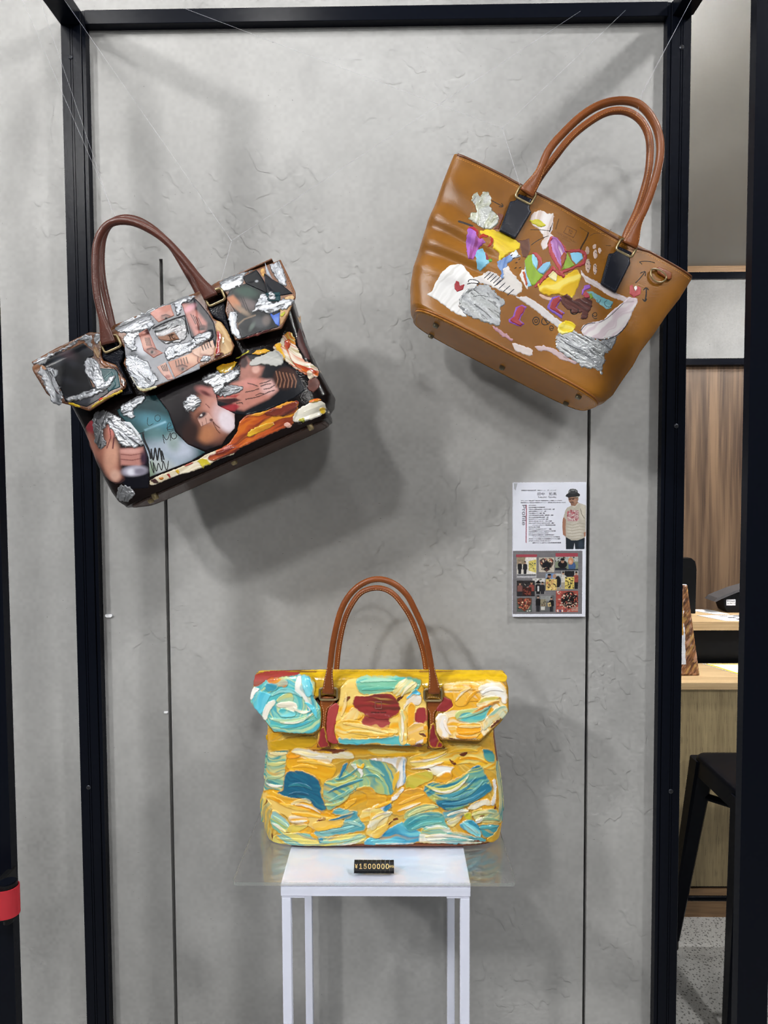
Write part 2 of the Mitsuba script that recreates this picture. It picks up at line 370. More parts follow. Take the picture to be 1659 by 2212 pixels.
def tube(pts, rx, ry=None, ref=(0, -1, 0), sides=14, caps=True):
    p = np.asarray(pts, float)
    n = len(p)
    rx = np.broadcast_to(rx, (n,)); ry = rx if ry is None else np.broadcast_to(ry, (n,))
    t = np.gradient(p, axis=0); t /= np.linalg.norm(t, axis=1, keepdims=True)
    w = np.asarray(ref, float) - (t @ np.asarray(ref, float))[:, None] * t
    w /= np.linalg.norm(w, axis=1, keepdims=True) + 1e-12
    s = np.cross(t, w)
    a = np.arange(sides) * 2 * np.pi / sides
    v = p[:, None] + (rx[:, None] * np.cos(a))[..., None] * s[:, None] + (ry[:, None] * np.sin(a))[..., None] * w[:, None]
    i, j = np.meshgrid(np.arange(n - 1), np.arange(sides), indexing='ij')
    q = np.stack([i * sides + j, i * sides + (j + 1) % sides, (i + 1) * sides + (j + 1) % sides, (i + 1) * sides + j], -1).reshape(-1, 4)
    v = v.reshape(-1, 3)
    f = np.vstack([q[:, [0, 1, 2]], q[:, [0, 2, 3]]])
    if caps:
        c0, c1 = len(v), len(v) + 1
        v = np.vstack([v, p[:1], p[-1:]])
        k = np.arange(sides)
        f = np.vstack([f, np.stack([(k + 1) % sides, k, k * 0 + c0], 1), np.stack([(n - 1) * sides + k, (n - 1) * sides + (k + 1) % sides, k * 0 + c1], 1)])
    return v, f


def spline(pts, n):
    from scipy.interpolate import CubicSpline
    p = np.asarray(pts, float)
    s = np.r_[0, np.cumsum(np.linalg.norm(np.diff(p, axis=0), axis=1))]
    return CubicSpline(s, p)(np.linspace(0, s[-1], n))


def screw(parent, c, r=.0042):
    """Pan-head cross screw facing the viewer, set on a face whose outside is -y."""
    m = trimesh.creation.revolve(np.array([[0, 0], [r, 0], [r, .0008], [r * .7, .0018], [0, .0022]]), sections=20)
    m.apply_transform(trimesh.transformations.rotation_matrix(math.pi / 2, (1, 0, 0)))
    m.apply_translation((c[0], c[1], c[2]))
    k = add(parent + '__screw', m, 'dark_steel', 40)
    cr = trimesh.util.concatenate([box(-r * .6, r * .6, -.0024, -.0012, -r * .13, r * .13), box(-r * .13, r * .13, -.0025, -.0012, -r * .6, r * .6)])
    cr.apply_translation(c)
    add(k + '__slot', cr, 'black_gap')


# ------------------------------------------------------------------ the setting
w = thing('wall_back', 'grey trowelled concrete display wall behind the hanging bags', '', kind='structure')
add(w + '__panel', box(-3.4, .515, 1.24, 1.272, 1.8985, 3.5), 'concrete')
add(w + '__panel', box(-3.4, -.4188, 1.24, 1.272, 0, 1.8985), 'concrete')
add(w + '__panel', box(-.4125, .3498, 1.24, 1.272, 0, 1.8985), 'concrete')
add(w + '__panel', box(.3556, .515, 1.24, 1.272, 0, 1.8985), 'concrete')
add(w + '__backing', box(-3.4, .515, 1.272, 1.34, 0, 3.5), 'black_gap')
add(thing('floor', 'pale grey terrazzo floor with dark chips', '', kind='structure'), box(-4, 5, -4, 3.4, -.05, 0), 'terrazzo')
add(thing('ceiling', 'pale ceiling of the office beyond the display wall', '', kind='structure'), box(.515, 4, 1.345, 3.2, 2.47, 2.52), 'white_ceiling')
w = thing('wall_office', 'office rear wall with a concrete band over a walnut panel', '', kind='structure')
add(w + '__concrete_panel', box(.3, 4, 3.2, 3.26, 2.0444, 2.4106), 'concrete')
add(w + '__wood_panel', box(.3, 4, 3.2, 3.26, 0, 2.019), 'walnut')
add(thing('trim_1', 'black metal trim between the office concrete band and its ceiling', '', kind='structure'), box(.3, 4, 3.185, 3.26, 2.4106, 2.441), 'black_metal')
add(thing('trim_2', 'black metal trim between the office concrete band and its walnut panel', '', kind='structure'), box(.3, 4, 3.16, 3.26, 2.0175, 2.046), 'black_metal')
add(thing('trim_3', 'thin brown cornice under the office ceiling', '', kind='structure'), box(.3, 4, 3.19, 3.26, 2.441, 2.4699), 'kick_wood')

# ------------------------------------------------------------------ black metal display frame
fr = thing('display_frame', 'black powder-coated metal box frame standing in front of the concrete wall', 'frame')


def post_profile(x0, x1, inner, y0, y1, lip=.007):
    """Slim bar with two fine grooves down its face and a set-back lip on its inner side (inner = +1 or -1)."""
    w = x1 - x0
    g = lambda f: x0 + w * f
    face = [(x0 + .0006, y0), (g(.44), y0), (g(.45), y0 + .0012), (g(.475), y0 + .0012), (g(.485), y0), (g(.555), y0), (g(.565), y0 + .0012), (g(.59), y0 + .0012), (g(.60), y0), (x1 - .0006, y0)]
    if inner > 0:
        return [(x0, y1), (x0, y0 + .0006)] + face + [(x1, y0 + .0006), (x1, y0 + .004), (x1 + .0012, y0 + .004), (x1 + .0012, y0 + .0022), (x1 + lip, y0 + .0022), (x1 + lip, y1)]
    return [(x0 - lip, y1), (x0 - lip, y0 + .0022), (x0 - .0012, y0 + .0022), (x0 - .0012, y0 + .004), (x0, y0 + .004), (x0, y0 + .0006)] + face + [(x1, y0 + .0006), (x1, y1)]


FZ = 2.3205
pk = [add(fr + '__post', prism(post_profile(-.577, -.542, 1, 1.2215, 1.2399), 'z', 0, FZ), 'black_metal'),
      add(fr + '__post', prism(post_profile(.4835, .517, -1, 1.2215, 1.2399), 'z', 0, FZ), 'black_metal'),
      add(fr + '__post', prism([(a, 2 * .93 - b + .018) for a, b in post_profile(-.5825, -.5475, 1, .93, .948)], 'z', 0, FZ), 'black_metal'),
      add(fr + '__post', prism([(a, 2 * .93 - b + .018) for a, b in post_profile(.4855, .5205, -1, .93, .948)], 'z', 0, FZ), 'black_metal')]
add(fr + '__beam', box(-.5349, .4764, 1.2215, 1.2399, FZ - .024, FZ, .0008), 'black_metal')
add(fr + '__beam', box(-.577, -.542, .948, 1.2215, FZ - .024, FZ, .0008), 'black_metal')
add(fr + '__beam', box(.4845, .5195, .948, 1.2215, FZ - .024, FZ, .0008), 'black_metal')
for c, post in (((-.561, 1.2215, 2.241), 0), ((.501, 1.2215, 2.243), 1), ((.501, 1.2215, .933), 1), ((.501, 1.2215, 1.593), 1), ((-.562, 1.2215, .939), 0)):
    screw(pk[post], c)

# ------------------------------------------------------------------ lamps
for (pos, aim, r, rad, lab) in LAMPS:
    d = unit(np.subtract(aim, pos))
    L = thing('spot_lamp', lab, 'lamp')
    R = trimesh.geometry.align_vectors([0, 0, 1], d)
    can = trimesh.creation.revolve(np.array([[0, -.10], [r * 1.25, -.10], [r * 1.25, .012], [r * 1.08, .012], [r * 1.08, -.004], [0, -.004]]), sections=32)
    M = np.eye(4); M[:3, :3] = R[:3, :3]; M[:3, 3] = pos
    can.apply_transform(M)
    add(L + '__housing', can, 'black_metal', 40)
    disc = trimesh.creation.cylinder(r, .001, sections=32)
    up = disc.face_normals[:, 2] > .5
    disc = trimesh.Trimesh(disc.vertices, disc.faces[up], process=False)
    disc.apply_transform(M)
    scene[L + '__lens'] = {**mikit.ply(disc, None), 'emitter': {'type': 'area', 'radiance': rgb([rad, rad * .985, rad * .96], True)}}

lk = thing('added_ceiling_light', 'unseen glowing strip added behind the display wall to brighten the office ceiling', 'lamp')  # invented source, hidden by the wall, that brightens the near office ceiling
add(lk + '__channel', box(-.2, .50, 1.341, 1.352, 2.18, 2.226), 'black_plastic')
cvp = np.array([[-.19, 1.375, 2.222], [.49, 1.375, 2.222], [.49, 1.346, 2.244], [-.19, 1.346, 2.244]])
scene[lk + '__strip'] = {**mikit.ply((cvp, np.array([[1, 0, 3], [1, 3, 2]])), None), 'emitter': {'type': 'area', 'radiance': rgb([ADDED_STRIP_GLOW, ADDED_STRIP_GLOW * .98, ADDED_STRIP_GLOW * .95], True)}}

# ------------------------------------------------------------------ office counter and what stands on it
ct = thing('counter', 'light oak two-level service counter seen through the doorway', 'counter')
CT, CB, UT, UB = .8152, .7916, .9736, .9410
add(ct + '__counter_top', box(.75, 2.4, 2.275, 2.52, CB, CT, .001), 'oak_top')
add(ct + '__upper_shelf', box(.75, 2.4, 2.505, 2.75, UB, UT, .001), 'oak_top')
add(ct + '__niche_back', box(.75, 2.4, 2.56, 2.70, .70, UB), 'black_plastic')
add(ct + '__front_panel', box(.75, 2.4, 2.285, 2.33, .108, CB), 'oak_front')
add(ct + '__kick_gap', box(.75, 2.4, 2.292, 2.33, .1, .108), 'black_gap')
add(ct + '__kick_board', box(.75, 2.4, 2.285, 2.33, 0, .1), 'kick_wood')
add(ct + '__carcass', box(.75, 2.4, 2.33, 2.74, 0, .70), 'oak_front')

# canvas leaning on the lower counter
cv = thing('canvas_painting', 'small brown and white impasto canvas standing on the lower counter', 'painting')
V = lambda x, z, lean=0.0: (x, 2.36 - lean + (z - CT) * .10, z)
cq = np.array([(.93, CT + .0015), (1.061, CT + .0015), (1.027, CT + .312), (.93, CT + .315)])
cpts, ctri, cbd = fill(resample(cq, .0016), .0016)
sk_ = cpts @ np.array([[.86, .5], [-.5, .86]])
hgt = .0015 + .007 * nz(sk_ * [1, .28], 190, 3, 3)
edge = np.clip(cKDTree(resample(cq, .003)).query(cpts)[0] / .006, 0, 1)
vv = np.array([V(x, z, h * e) for (x, z), h, e in zip(cpts, hgt, edge)])
st = np.clip((nz(sk_ * [1, .22], 230, 4, 3)[:, None] - .5) * 2.2 + .5, 0, 1)
col = lin('452a1c') * (1 - st) + lin('93643f') * st
pk_ = np.clip((nz(sk_ * [1, .3], 120, 8, 2)[:, None] - .52) / .1, 0, 1)
col = col * (1 - pk_) + lin('b4876c') * pk_
yl_ = np.clip((nz(sk_ * [1, .25], 150, 12, 2)[:, None] - .6) / .06, 0, 1)
col = col * (1 - yl_) + lin('a9824a') * yl_
white = (cpts[:, 0] < 1.012 + .012 * (nz(cpts, 40, 6) - .5)) & (cpts[:, 1] < CT + .225) & (cpts[:, 1] > CT + .04)
col[white] = lin('dcdee4')
gold = (cpts[:, 0] > .992) & (cpts[:, 0] < 1.008) & (cpts[:, 1] > CT + .14) & (cpts[:, 1] < CT + .26)
col[gold] = lin('b98a3c')
add(cv + '__painted_face', trimesh.Trimesh(vv, ctri, process=False), 'gloss_paint', True, col)
slab_ = trimesh.creation.extrude_polygon(Polygon(cq), .018, engine='earcut')
sv = slab_.vertices
slab_.vertices = np.stack([sv[:, 0] + .004 * (sv[:, 2] > .009), 2.3605 + sv[:, 2] + (sv[:, 1] - CT) * .10, sv[:, 1]], 1); slab_.invert()
add(cv + '__stretcher', slab_, 'white_paper')

# black countertop terminal on the upper shelf, seen from its side
tm = thing('card_terminal', 'black tilted countertop terminal with a white sticker on the upper shelf', 'terminal')
tx = lambda pts: [(x, z) for x, z in pts]
add(tm + '__body', prism(tx([(1.291, 1.028), (1.297, .9975), (1.306, .9765), (1.325, .9745), (1.50, .9738), (1.56, 1.03), (1.55, 1.105), (1.40, 1.068), (1.338, 1.050)]), 'y', 2.675, 2.748), 'black_plastic')
add(tm + '__screen', prism(tx([(1.248, 1.020), (1.262, 1.034), (1.335, 1.064), (1.40, 1.083), (1.52, 1.115), (1.523, 1.106), (1.40, 1.073), (1.336, 1.054), (1.275, 1.028), (1.258, 1.019)]), 'y', 2.662, 2.742), 'grey_plastic')
add(tm + '__side_cover', prism(tx([(1.36, 1.028), (1.42, 1.042), (1.42, 1.012), (1.36, 1.016)]), 'y', 2.667, 2.675), 'black_metal')
stk = add(tm + '__sticker', box(1.302, 1.338, 2.6735, 2.675, 1.002, 1.026), 'white_paper')
for k, t_ in enumerate(('TELEPHONE', '120-246-87')):
    m = meshkit.text_mesh(t_, .0044, .0003)
    m.apply_transform(np.array([[1, 0, 0, 1.3045], [0, 0, -1, 2.6734], [0, 1, 0, 1.0165 - .0085 * k], [0, 0, 0, 1]]))
    w_ = m.bounds[1, 0] - m.bounds[0, 0]
    m.vertices[:, 0] = 1.3045 + (m.vertices[:, 0] - 1.3045) * min(1, .031 / w_)
    add(stk + '__lettering', m, 'black_plastic')


def sheet(name, label, cat, q, z, marks=()):
    k = thing(name, label, cat)
    add(k + '__page', prism(q, 'z', z, z + .0012), 'white_paper')
    for kk, (pts, mm) in enumerate(marks):
        add(k + '__printed_block', prism(pts, 'z', z + .0012, z + .0015), mm)
    return k


rows = []
for r_ in range(3):
    for c_ in range(5):
        x_ = 1.245 + .052 * c_ - .018 * r_ * -1
        y_ = 2.538 + .030 * (2 - r_)
        rows.append(([(x_, y_), (x_ + .028, y_), (x_ + .025, y_ + .012), (x_ - .003, y_ + .012)], ('mid_grey', 'steel', 'black_plastic')[(c_ + r_) % 3]))
sheet('paper_sheet', 'white printed sheet with rows of small marks lying in front of the terminal', 'paper', [(1.225, 2.515), (1.56, 2.515), (1.50, 2.622), (1.165, 2.622)], UT, rows)
sheet('paper_sheet', 'blank white sheet lying behind the printed sheet on the upper shelf', 'paper', [(1.24, 2.64), (1.30, 2.64), (1.26, 2.74), (1.06, 2.742), (1.08, 2.70), (1.20, 2.70)], UT)
yq = [(1.195, 2.50), (1.36, 2.50), (1.36, 2.32), (1.225, 2.30)]
k_ = sheet('notice_card', 'white card with a yellow border lying on the lower counter', 'card', [(1.140, 2.512), (1.40, 2.512), (1.42, 2.335), (1.214, 2.335)], CT,
           [([(1.146, 2.508), (1.158, 2.508), (1.226, 2.338), (1.214, 2.338)], 'yellow_ink'), ([(1.165, 2.508), (1.39, 2.508), (1.39, 2.498), (1.168, 2.498)], 'yellow_ink'),
            ([(1.238, 2.446), (1.268, 2.448), (1.272, 2.44), (1.242, 2.437)], 'black_plastic'), ([(1.248, 2.43), (1.285, 2.432), (1.29, 2.42), (1.25, 2.419)], 'black_plastic'), ([(1.256, 2.398), (1.30, 2.40), (1.30, 2.394), (1.258, 2.392)], 'black_plastic')])
scene['m_yellow_ink'] = P([226, 200, 60], .6)
mk = thing('speaker', 'black rounded device half hidden behind the rear frame post on the upper shelf', 'device')
add(mk, prism([(1.06, UT), (1.176, UT), (1.178, 1.15), (1.172, 1.178), (1.158, 1.19), (1.06, 1.19)], 'y', 2.66, 2.70), 'black_plastic')

# black metal stool
sl = thing('bar_stool', 'black metal bar stool in front of the oak counter', 'stool')
sx, sy, sz = 1.075, 1.945, .652
rr = Polygon([(sx - .15, sy - .15), (sx + .15, sy - .15), (sx + .15, sy + .15), (sx - .15, sy + .15)]).buffer(-.04).buffer(.04)
ring = resample(np.array(rr.exterior.coords)[:-1], .008)
prof = [(-.03, .003), (-.016, .003), (-.010, .001), (-.004, 0), (0, -.004), (.003, -.012), (.006, -.055), (.004, -.055)]
lv = []
cc = np.array([sx, sy])
for o, h in prof:
    e = ring + (ring - cc) / np.linalg.norm(ring - cc, axis=1, keepdims=True) * o
    lv.append(np.column_stack([e, np.full(len(e), sz + h)]))
n_ = len(ring)
sv = np.vstack(lv + [[[sx, sy, sz + .003]]])
sf = []
for a_ in range(len(prof) - 1):
    for j in range(n_):
        p0, p1, p2, p3 = a_ * n_ + j, a_ * n_ + (j + 1) % n_, (a_ + 1) * n_ + (j + 1) % n_, (a_ + 1) * n_ + j
        sf += [[p0, p2, p1], [p0, p3, p2]]
sf += [[len(sv) - 1, j, (j + 1) % n_] for j in range(n_)]
add(sl + '__seat', (sv, np.array(sf)), 'black_metal', 40)
for ax in (-1, 1):
    for ay in (-1, 1):
        top = np.array([sx + ax * .128, sy + ay * .128, sz - .012]); bot = np.array([sx + ax * .188, sy + ay * .188, .03])
        hull = []
        for c_, wd in ((top, .030), (bot, .017)):
            for o in ((-1, -1), (1, -1), (1, 1), (-1, 1)):
                hull += [c_ + np.array([o[0] * wd, o[1] * wd * .75, 0]), c_ + np.array([o[0] * wd * .75, o[1] * wd, 0])]
        lg = add(sl + '__leg', trimesh.convex.convex_hull(np.array(hull)), 'black_metal')
        ft = trimesh.creation.cylinder(.021, .034, sections=20); ft.apply_translation(bot + [ax * .002, ay * .002, -.013])
        add(lg + '__foot', ft, 'black_plastic', 40)
bar = lambda a_, b_, r_=.008: tube(np.linspace(a_, b_, 6), r_, sides=10)
leg_at = lambda ax, ay, z: np.array([sx + ax * (.188 - .06 * (z - .03) / .61), sy + ay * (.188 - .06 * (z - .03) / .61), z])
for (a_, b_, z) in (((-1, 1), (-1, -1), .15), ((1, 1), (1, -1), .15), ((-1, 1), (1, 1), .17), ((-1, -1), (1, -1), .17)):
    add(sl + '__stretcher', bar(leg_at(*a_, z), leg_at(*b_, z)), 'black_metal', 40)
for (a_, b_) in (((-1, -1), (1, 1)), ((-1, 1), (1, -1))):
    add(sl + '__under_brace', bar(leg_at(*a_, .525), leg_at(*b_, .525), .011), 'black_metal', 40)

# ------------------------------------------------------------------ belt barrier clipped to the front post
bb = thing('belt_barrier', 'black retractable barrier head with a red belt at the front post', 'barrier')
th_ = np.linspace(0, 2 * np.pi, 40)[:-1]
oval = np.stack([-.5245 + .0115 * np.cos(th_) + .003 * np.sin(th_), .8925 + .0115 * np.sin(th_) - .002 * np.cos(th_)], 1)
add(bb + '__head', prism(oval * [1, 1], 'z', .911, .9590), 'black_plastic')
capo = np.stack([-.5245 + .0098 * np.cos(th_) + .0025 * np.sin(th_), .8925 + .0098 * np.sin(th_) - .0017 * np.cos(th_)], 1)
add(bb + '__cap', prism(capo, 'z', .9590, .9606), 'black_metal')
add(bb + '__bracket', box(-.5475, -.5385, .889, .940, .918, .955, .002), 'black_plastic')
add(bb + '__base_clip', prism(oval * [.5, .6] + [-.5245 * .5, .8925 * .4], 'z', .9035, .911), 'black_plastic')
bp = [(-.60, .8765), (-.56, .8768), (-.535, .8775), (-.523, .8795), (-.5155, .8835), (-.5118, .889), (-.5112, .895), (-.5135, .901), (-.5195, .9045)]
bl = LineString(spline(np.array(bp), 60)).buffer(.0007, cap_style='flat')
add(bb + '__belt', prism(list(bl.exterior.coords)[:-1], 'z', .9148, .9537), 'red_webbing', 40)

# ------------------------------------------------------------------ white side table, acrylic sheet, price tag
tb = thing('side_table', 'narrow white metal side table under the yellow bag', 'table')
TX0, TX1, TY0, TY1, TZ = -.1640, .1075, .9500, 1.2050, .9222
add(tb + '__table_top', box(TX0, TX1, TY0, TY1, TZ - .0035, TZ, .0006), 'white_metal')
for q in ((TX0, TX1, TY0, TY0 + .015), (TX0, TX1, TY1 - .015, TY1)):
    add(tb + '__rail', box(*q, TZ - .0175, TZ - .0036, .0008), 'white_metal')
for q in ((TX0, TX0 + .014, TY0 + .015, TY1 - .015), (TX1 - .014, TX1, TY0 + .015, TY1 - .015)):
    add(tb + '__rail', box(*q, TZ - .0175, TZ - .0036, .0008), 'white_metal')
for x in (TX0 + .001, TX1 - .014):
    for y in (TY0 + .001, TY1 - .014):
        L = add(tb + '__leg', box(x, x + .013, y, y + .013, 0, TZ - .0205, .0008), 'white_metal')
        s_ = 1 if x < 0 else -1
        xa = x if s_ > 0 else x + .013
        pl = box(min(xa, xa + s_ * .033), max(xa, xa + s_ * .033), y, y + .013, TZ - .0205, TZ - .0182, .0004)
        add(L + '__foot_plate', pl, 'white_metal')
        b_ = trimesh.creation.cylinder(.0042, .0055, sections=20); b_.apply_translation((xa + s_ * .026, y + .0065, TZ - .0193))
        add(L + '__bolt', b_, 'white_metal', 40)
ac = thing('acrylic_sheet', 'clear rounded acrylic sheet lying on the white side table', 'sheet')
sh = Polygon([(-.2330, .9460), (.1720, .9460), (.1720, 1.198), (-.2330, 1.198)]).buffer(-.008).buffer(.008)
am = trimesh.creation.extrude_polygon(sh, .005, engine='earcut'); am.apply_translation((0, 0, TZ + .0003))
fl_ = np.abs(am.face_normals[:, 2]) > .5
add(ac + '__face', trimesh.Trimesh(am.vertices, am.faces[fl_], process=False), 'acrylic')
add(ac + '__edge', trimesh.Trimesh(am.vertices, am.faces[~fl_], process=False), 'acrylic_edge')
SZ = TZ + .0053
pt = thing('price_tag', 'black price strip with raised gold digits on the acrylic sheet', 'price tag')
ROTX = trimesh.transformations.rotation_matrix
chars = ['¥', '1', '5', '0', '0', '0', '0', '0', '税抜']
for k, ch in enumerate(chars):
    wd = .0584 / 9
    x0 = -.0600 + k * wd
    # wedge-shaped block: the digit face leans back
    blk = add(pt + '__digit_block', prism([(.9690, SZ), (.9690, SZ + .0035), (.9760, SZ + .0132), (.9815, SZ + .0132), (.9815, SZ)], 'x', x0 + .00012, x0 + wd - .00012), 'black_plastic')
    if ch == '税抜':
        meshkit.glob = types.SimpleNamespace(glob=lambda p: glob.glob('/opt/blender-*/*/datafiles/fonts/Noto Sans CJK*') or glob.glob(p))
        m = meshkit.text_mesh(ch, .0030, .0004)
        meshkit.glob = glob
    else:
        m = meshkit.text_mesh(ch, .0064 if ch != '¥' else .0056, .0004, True)
    c0 = (m.bounds[0] + m.bounds[1]) / 2
    m.apply_translation(-c0)
    a_ = math.atan2(.0097, .0070)
    up_ = np.array([0, math.cos(a_), math.sin(a_)]); nn = np.array([0, -math.sin(a_), math.cos(a_)])
    M = np.eye(4); M[:3, 0], M[:3, 1], M[:3, 2] = [1, 0, 0], up_, nn; M[:3, 3] = [x0 + wd / 2, .9725, SZ + .0085]
    M[:3, 3] += nn * .0001
    m.apply_transform(M)
    add(blk + '__numeral', m, 'gold')
bm = trimesh.creation.icosphere(3, .0042); bm.apply_scale((1, 1, .55)); bm.apply_translation((.1562, .9636, TZ - .0022))
add(thing('rubber_bumper', 'clear dome bumper stuck under a corner of the acrylic sheet', 'bumper'), bm, 'acrylic', True)

# ------------------------------------------------------------------ scraps on the wall
for lab, c, s in (('small torn scrap of white tape on the wall beside the left frame post', (-.5243, 1.253), .007), ('tiny white tape flake beside the dark wall groove', (-.4222, 1.073), .004)):
    a_ = np.linspace(0, 2 * np.pi, 9)[:-1]
    q = np.stack([c[0] + s * np.cos(a_) * (1 + .3 * np.sin(a_ * 3)), c[1] + s * .55 * np.sin(a_) * (1 + .3 * np.cos(a_ * 2))], 1)
    add(thing('tape_scrap', lab, 'tape scrap'), prism(q, 'y', 1.2365, 1.2399), 'white_paper')


# ------------------------------------------------------------------ bag builders
class Surf:
    """A surface that takes paint: a base w(u, v) and the height of what already lies on it."""

    def __init__(s, bag, fn, off, ext=(-.30, .30, -.03, .33), res=.0006):
        s.bag, s.fn, s.off, s.ext, s.res = bag, fn, off, ext, res
        s.H = np.zeros((int((ext[3] - ext[2]) / res) + 1, int((ext[1] - ext[0]) / res) + 1), np.float32)
        s.C = np.full(s.H.shape + (3,), -1, np.float32)      # colour of what already lies there

    def ij(s, p):
        return np.stack([(p[:, 1] - s.ext[2]) / s.res, (p[:, 0] - s.ext[0]) / s.res])

    def sample(s, G, p):
        return map_coordinates(G, s.ij(p), order=1, mode='nearest')

    def world(s, p, h):
        return s.bag.world(p[:, 0], p[:, 1], s.fn(p[:, 0], p[:, 1]) + s.off + h)


def loft(bag, rows=70, cols=160, vtop=None, col=None):
    vs = np.r_[0, np.linspace(.0015, bag.vm if not bag.flap else bag.vm - .026, rows)]
    ph = np.arange(cols) * 2 * np.pi / cols
    c, s = np.cos(ph), np.sin(ph)
    cn, sn = np.sign(c) * np.abs(c) ** (2 / bag.n), np.sign(s) * np.abs(s) ** (2 / bag.n)
    V, F = [], []
    for v in vs:
        L, R = bag.sides(v)
        k = 1 - .012 * max(0, 1 - v / .006)
        u = (L + R) / 2 + (R - L) / 2 * cn * k
        vv = np.full(cols, v)
        if vtop is not None:
            vv = v - (bag.vm - np.interp(u, *zip(*vtop))) * (v / bag.vm) ** 2.5
        w = bag.depth(v) * sn * k * (1 - (.45 * smooth01((v / bag.vm - .8) / .2) if bag.flap else 0))
        if bag.dent:
            w = w + np.where(sn > 0, bag.dent(u, vv) * np.clip(sn * 3, 0, 1), 0)
        V.append(np.stack([u, vv, w], 1))
    A = np.vstack(V)
    n = len(vs)
    i, j = np.meshgrid(np.arange(n - 1), np.arange(cols), indexing='ij')
    q = np.stack([i * cols + j, i * cols + (j + 1) % cols, (i + 1) * cols + (j + 1) % cols, (i + 1) * cols + j], -1).reshape(-1, 4)
    F = np.vstack([q[:, [0, 1, 2]], q[:, [0, 2, 3]]])
    # flat caps
    k = np.arange(cols)
    b0 = len(A); A = np.vstack([A, V[0], V[-1], V[0].mean(0)[None], V[-1].mean(0)[None]])
    F = np.vstack([F, np.stack([b0 + (k + 1) % cols, b0 + k, k * 0 + b0 + 2 * cols], 1), np.stack([b0 + cols + k, b0 + cols + (k + 1) % cols, k * 0 + b0 + 2 * cols + 1], 1)])
    return A, bag.world(A[:, 0], A[:, 1], A[:, 2]), F


def slab(surf, poly, off, th, sp=.0025, r=.0012):
    """A flat leather piece of thickness th lying off above the surface, its rim rounded."""
    A, tri, e = fill(resample(poly, sp), sp)
    d = cKDTree(resample(poly, sp * .5)).query(A)[0]
    top = off + th - r * (1 - np.sqrt(1 - (1 - np.clip(d / r, 0, 1)) ** 2))
    n = len(A)
    V = np.vstack([surf.world(A, top), surf.world(A, np.full(n, off))])
    F = np.vstack([tri, tri[:, ::-1] + n, np.stack([e[:, 0], e[:, 0] + n, e[:, 1] + n], 1), np.stack([e[:, 0], e[:, 1] + n, e[:, 1]], 1)])
    return A, V, F


def stitches(world_path, normal, ln=.0024, gap=.0016, r=.00028):
    """A row of thread stitches along a 3-D path, as one mesh."""
    p = np.asarray(world_path, float)
    s = np.r_[0, np.cumsum(np.linalg.norm(np.diff(p, axis=0), axis=1))]
    at = lambda t: np.stack([np.interp(t, s, p[:, k]) for k in range(3)], -1)
    V, F, n = [], [], 0
    for t in np.arange(0, s[-1] - ln, ln + gap):
        q = at(np.linspace(t, t + ln, 3)); q = q + np.asarray(normal) * np.array([[-.0001], [.00025], [-.0001]])
        v, f = tube(q, r, ref=normal, sides=5)
        V.append(v); F.append(f + n); n += len(v)
    return np.vstack(V), np.vstack(F)


def handle(bagkey, name, path, r, flare, leather, c, stitch=None, ref=None, seed=1):
    """A rolled leather handle; near both ends it flattens into a tab."""
    p = spline(path, 110)
    s = np.r_[0, np.cumsum(np.linalg.norm(np.diff(p, axis=0), axis=1))]
    e = np.minimum(s, s[-1] - s)
    k = 1 - smooth01(e / .045)
    rx, ry = r * (1 + flare * k), r * (1 - .45 * k)
    v, f = tube(p, rx, ry, ref=ref if ref is not None else (0, -1, 0), sides=18)
    m = nz(v, 38, seed, 3)[:, None]
    col = lin(c[0]) * (1 - m) + lin(c[1]) * m
    key = add(bagkey + '__' + name, (v, f), leather, True, col)
    if stitch is not None:
        off, cc, sl = stitch
        q = p[sl]
        t = np.gradient(q, axis=0); t /= np.linalg.norm(t, axis=1, keepdims=True)
        side = np.cross(t, np.array([0, -1., 0]))
        for o in off:
            ang = o
            qq = q + side * (rx[sl] * math.sin(ang))[:, None] * 1.0 + np.array([0, -1., 0]) * (ry[sl] * math.cos(ang))[:, None]
            sv, sf = stitches(qq, np.array([0, -1., 0]))
            add(key + '__stitching', (sv, sf), 'thread', False, flat_color((sv, sf), cc))
    return key


def smooth01(x):
    t = np.clip(x, 0, 1)
    return t * t * (3 - 2 * t)


def ring_loop(bag, u, v, w, hw, hh, r, ang=0.):
    """Rounded rectangular loop in the bag's front plane, turned by ang."""
    q = np.array(Polygon([(-hw, -hh), (hw, -hh), (hw, hh), (-hw, hh)]).buffer(-.0035).buffer(.0035).exterior.coords)[:-1]
    q = resample(q, .0025)
    c, s = math.cos(ang), math.sin(ang)
    q = np.stack([u + q[:, 0] * c - q[:, 1] * s, v + q[:, 0] * s + q[:, 1] * c], 1)
    q = np.vstack([q, q[:2]])
    return tube(bag.world(q[:, 0], q[:, 1], np.full(len(q), w)), r, ref=(0, -1, 0), sides=10, caps=False)


def stud(bag, u, w, r, h):
    m = trimesh.creation.revolve(np.array([[0, -.001], [r, -.001], [r, h * .7], [r * .8, h], [0, h]]), sections=24)
    M = np.eye(4); M[:3, 0], M[:3, 1], M[:3, 2] = bag.U, bag.W, -bag.V
    if np.linalg.det(M[:3, :3]) < 0:
        M[:3, 0] *= -1
    M[:3, 3] = bag.world(np.array(u), np.array(0.), np.array(w))
    m.apply_transform(M)
    return m


# ------------------------------------------------------------------ the bags
KEY = {'yellow': thing('handbag', 'flap handbag thickly painted in yellow, orange and turquoise swirls, standing on the white table', 'handbag'),
       'collage': thing('handbag', 'dark flap handbag collaged with torn portrait prints and silver paint, hung at a tilt', 'handbag'),
       'tote': thing('tote_bag', 'tan leather tote bag painted with hearts and white and silver patches, hung at a tilt', 'tote bag')}


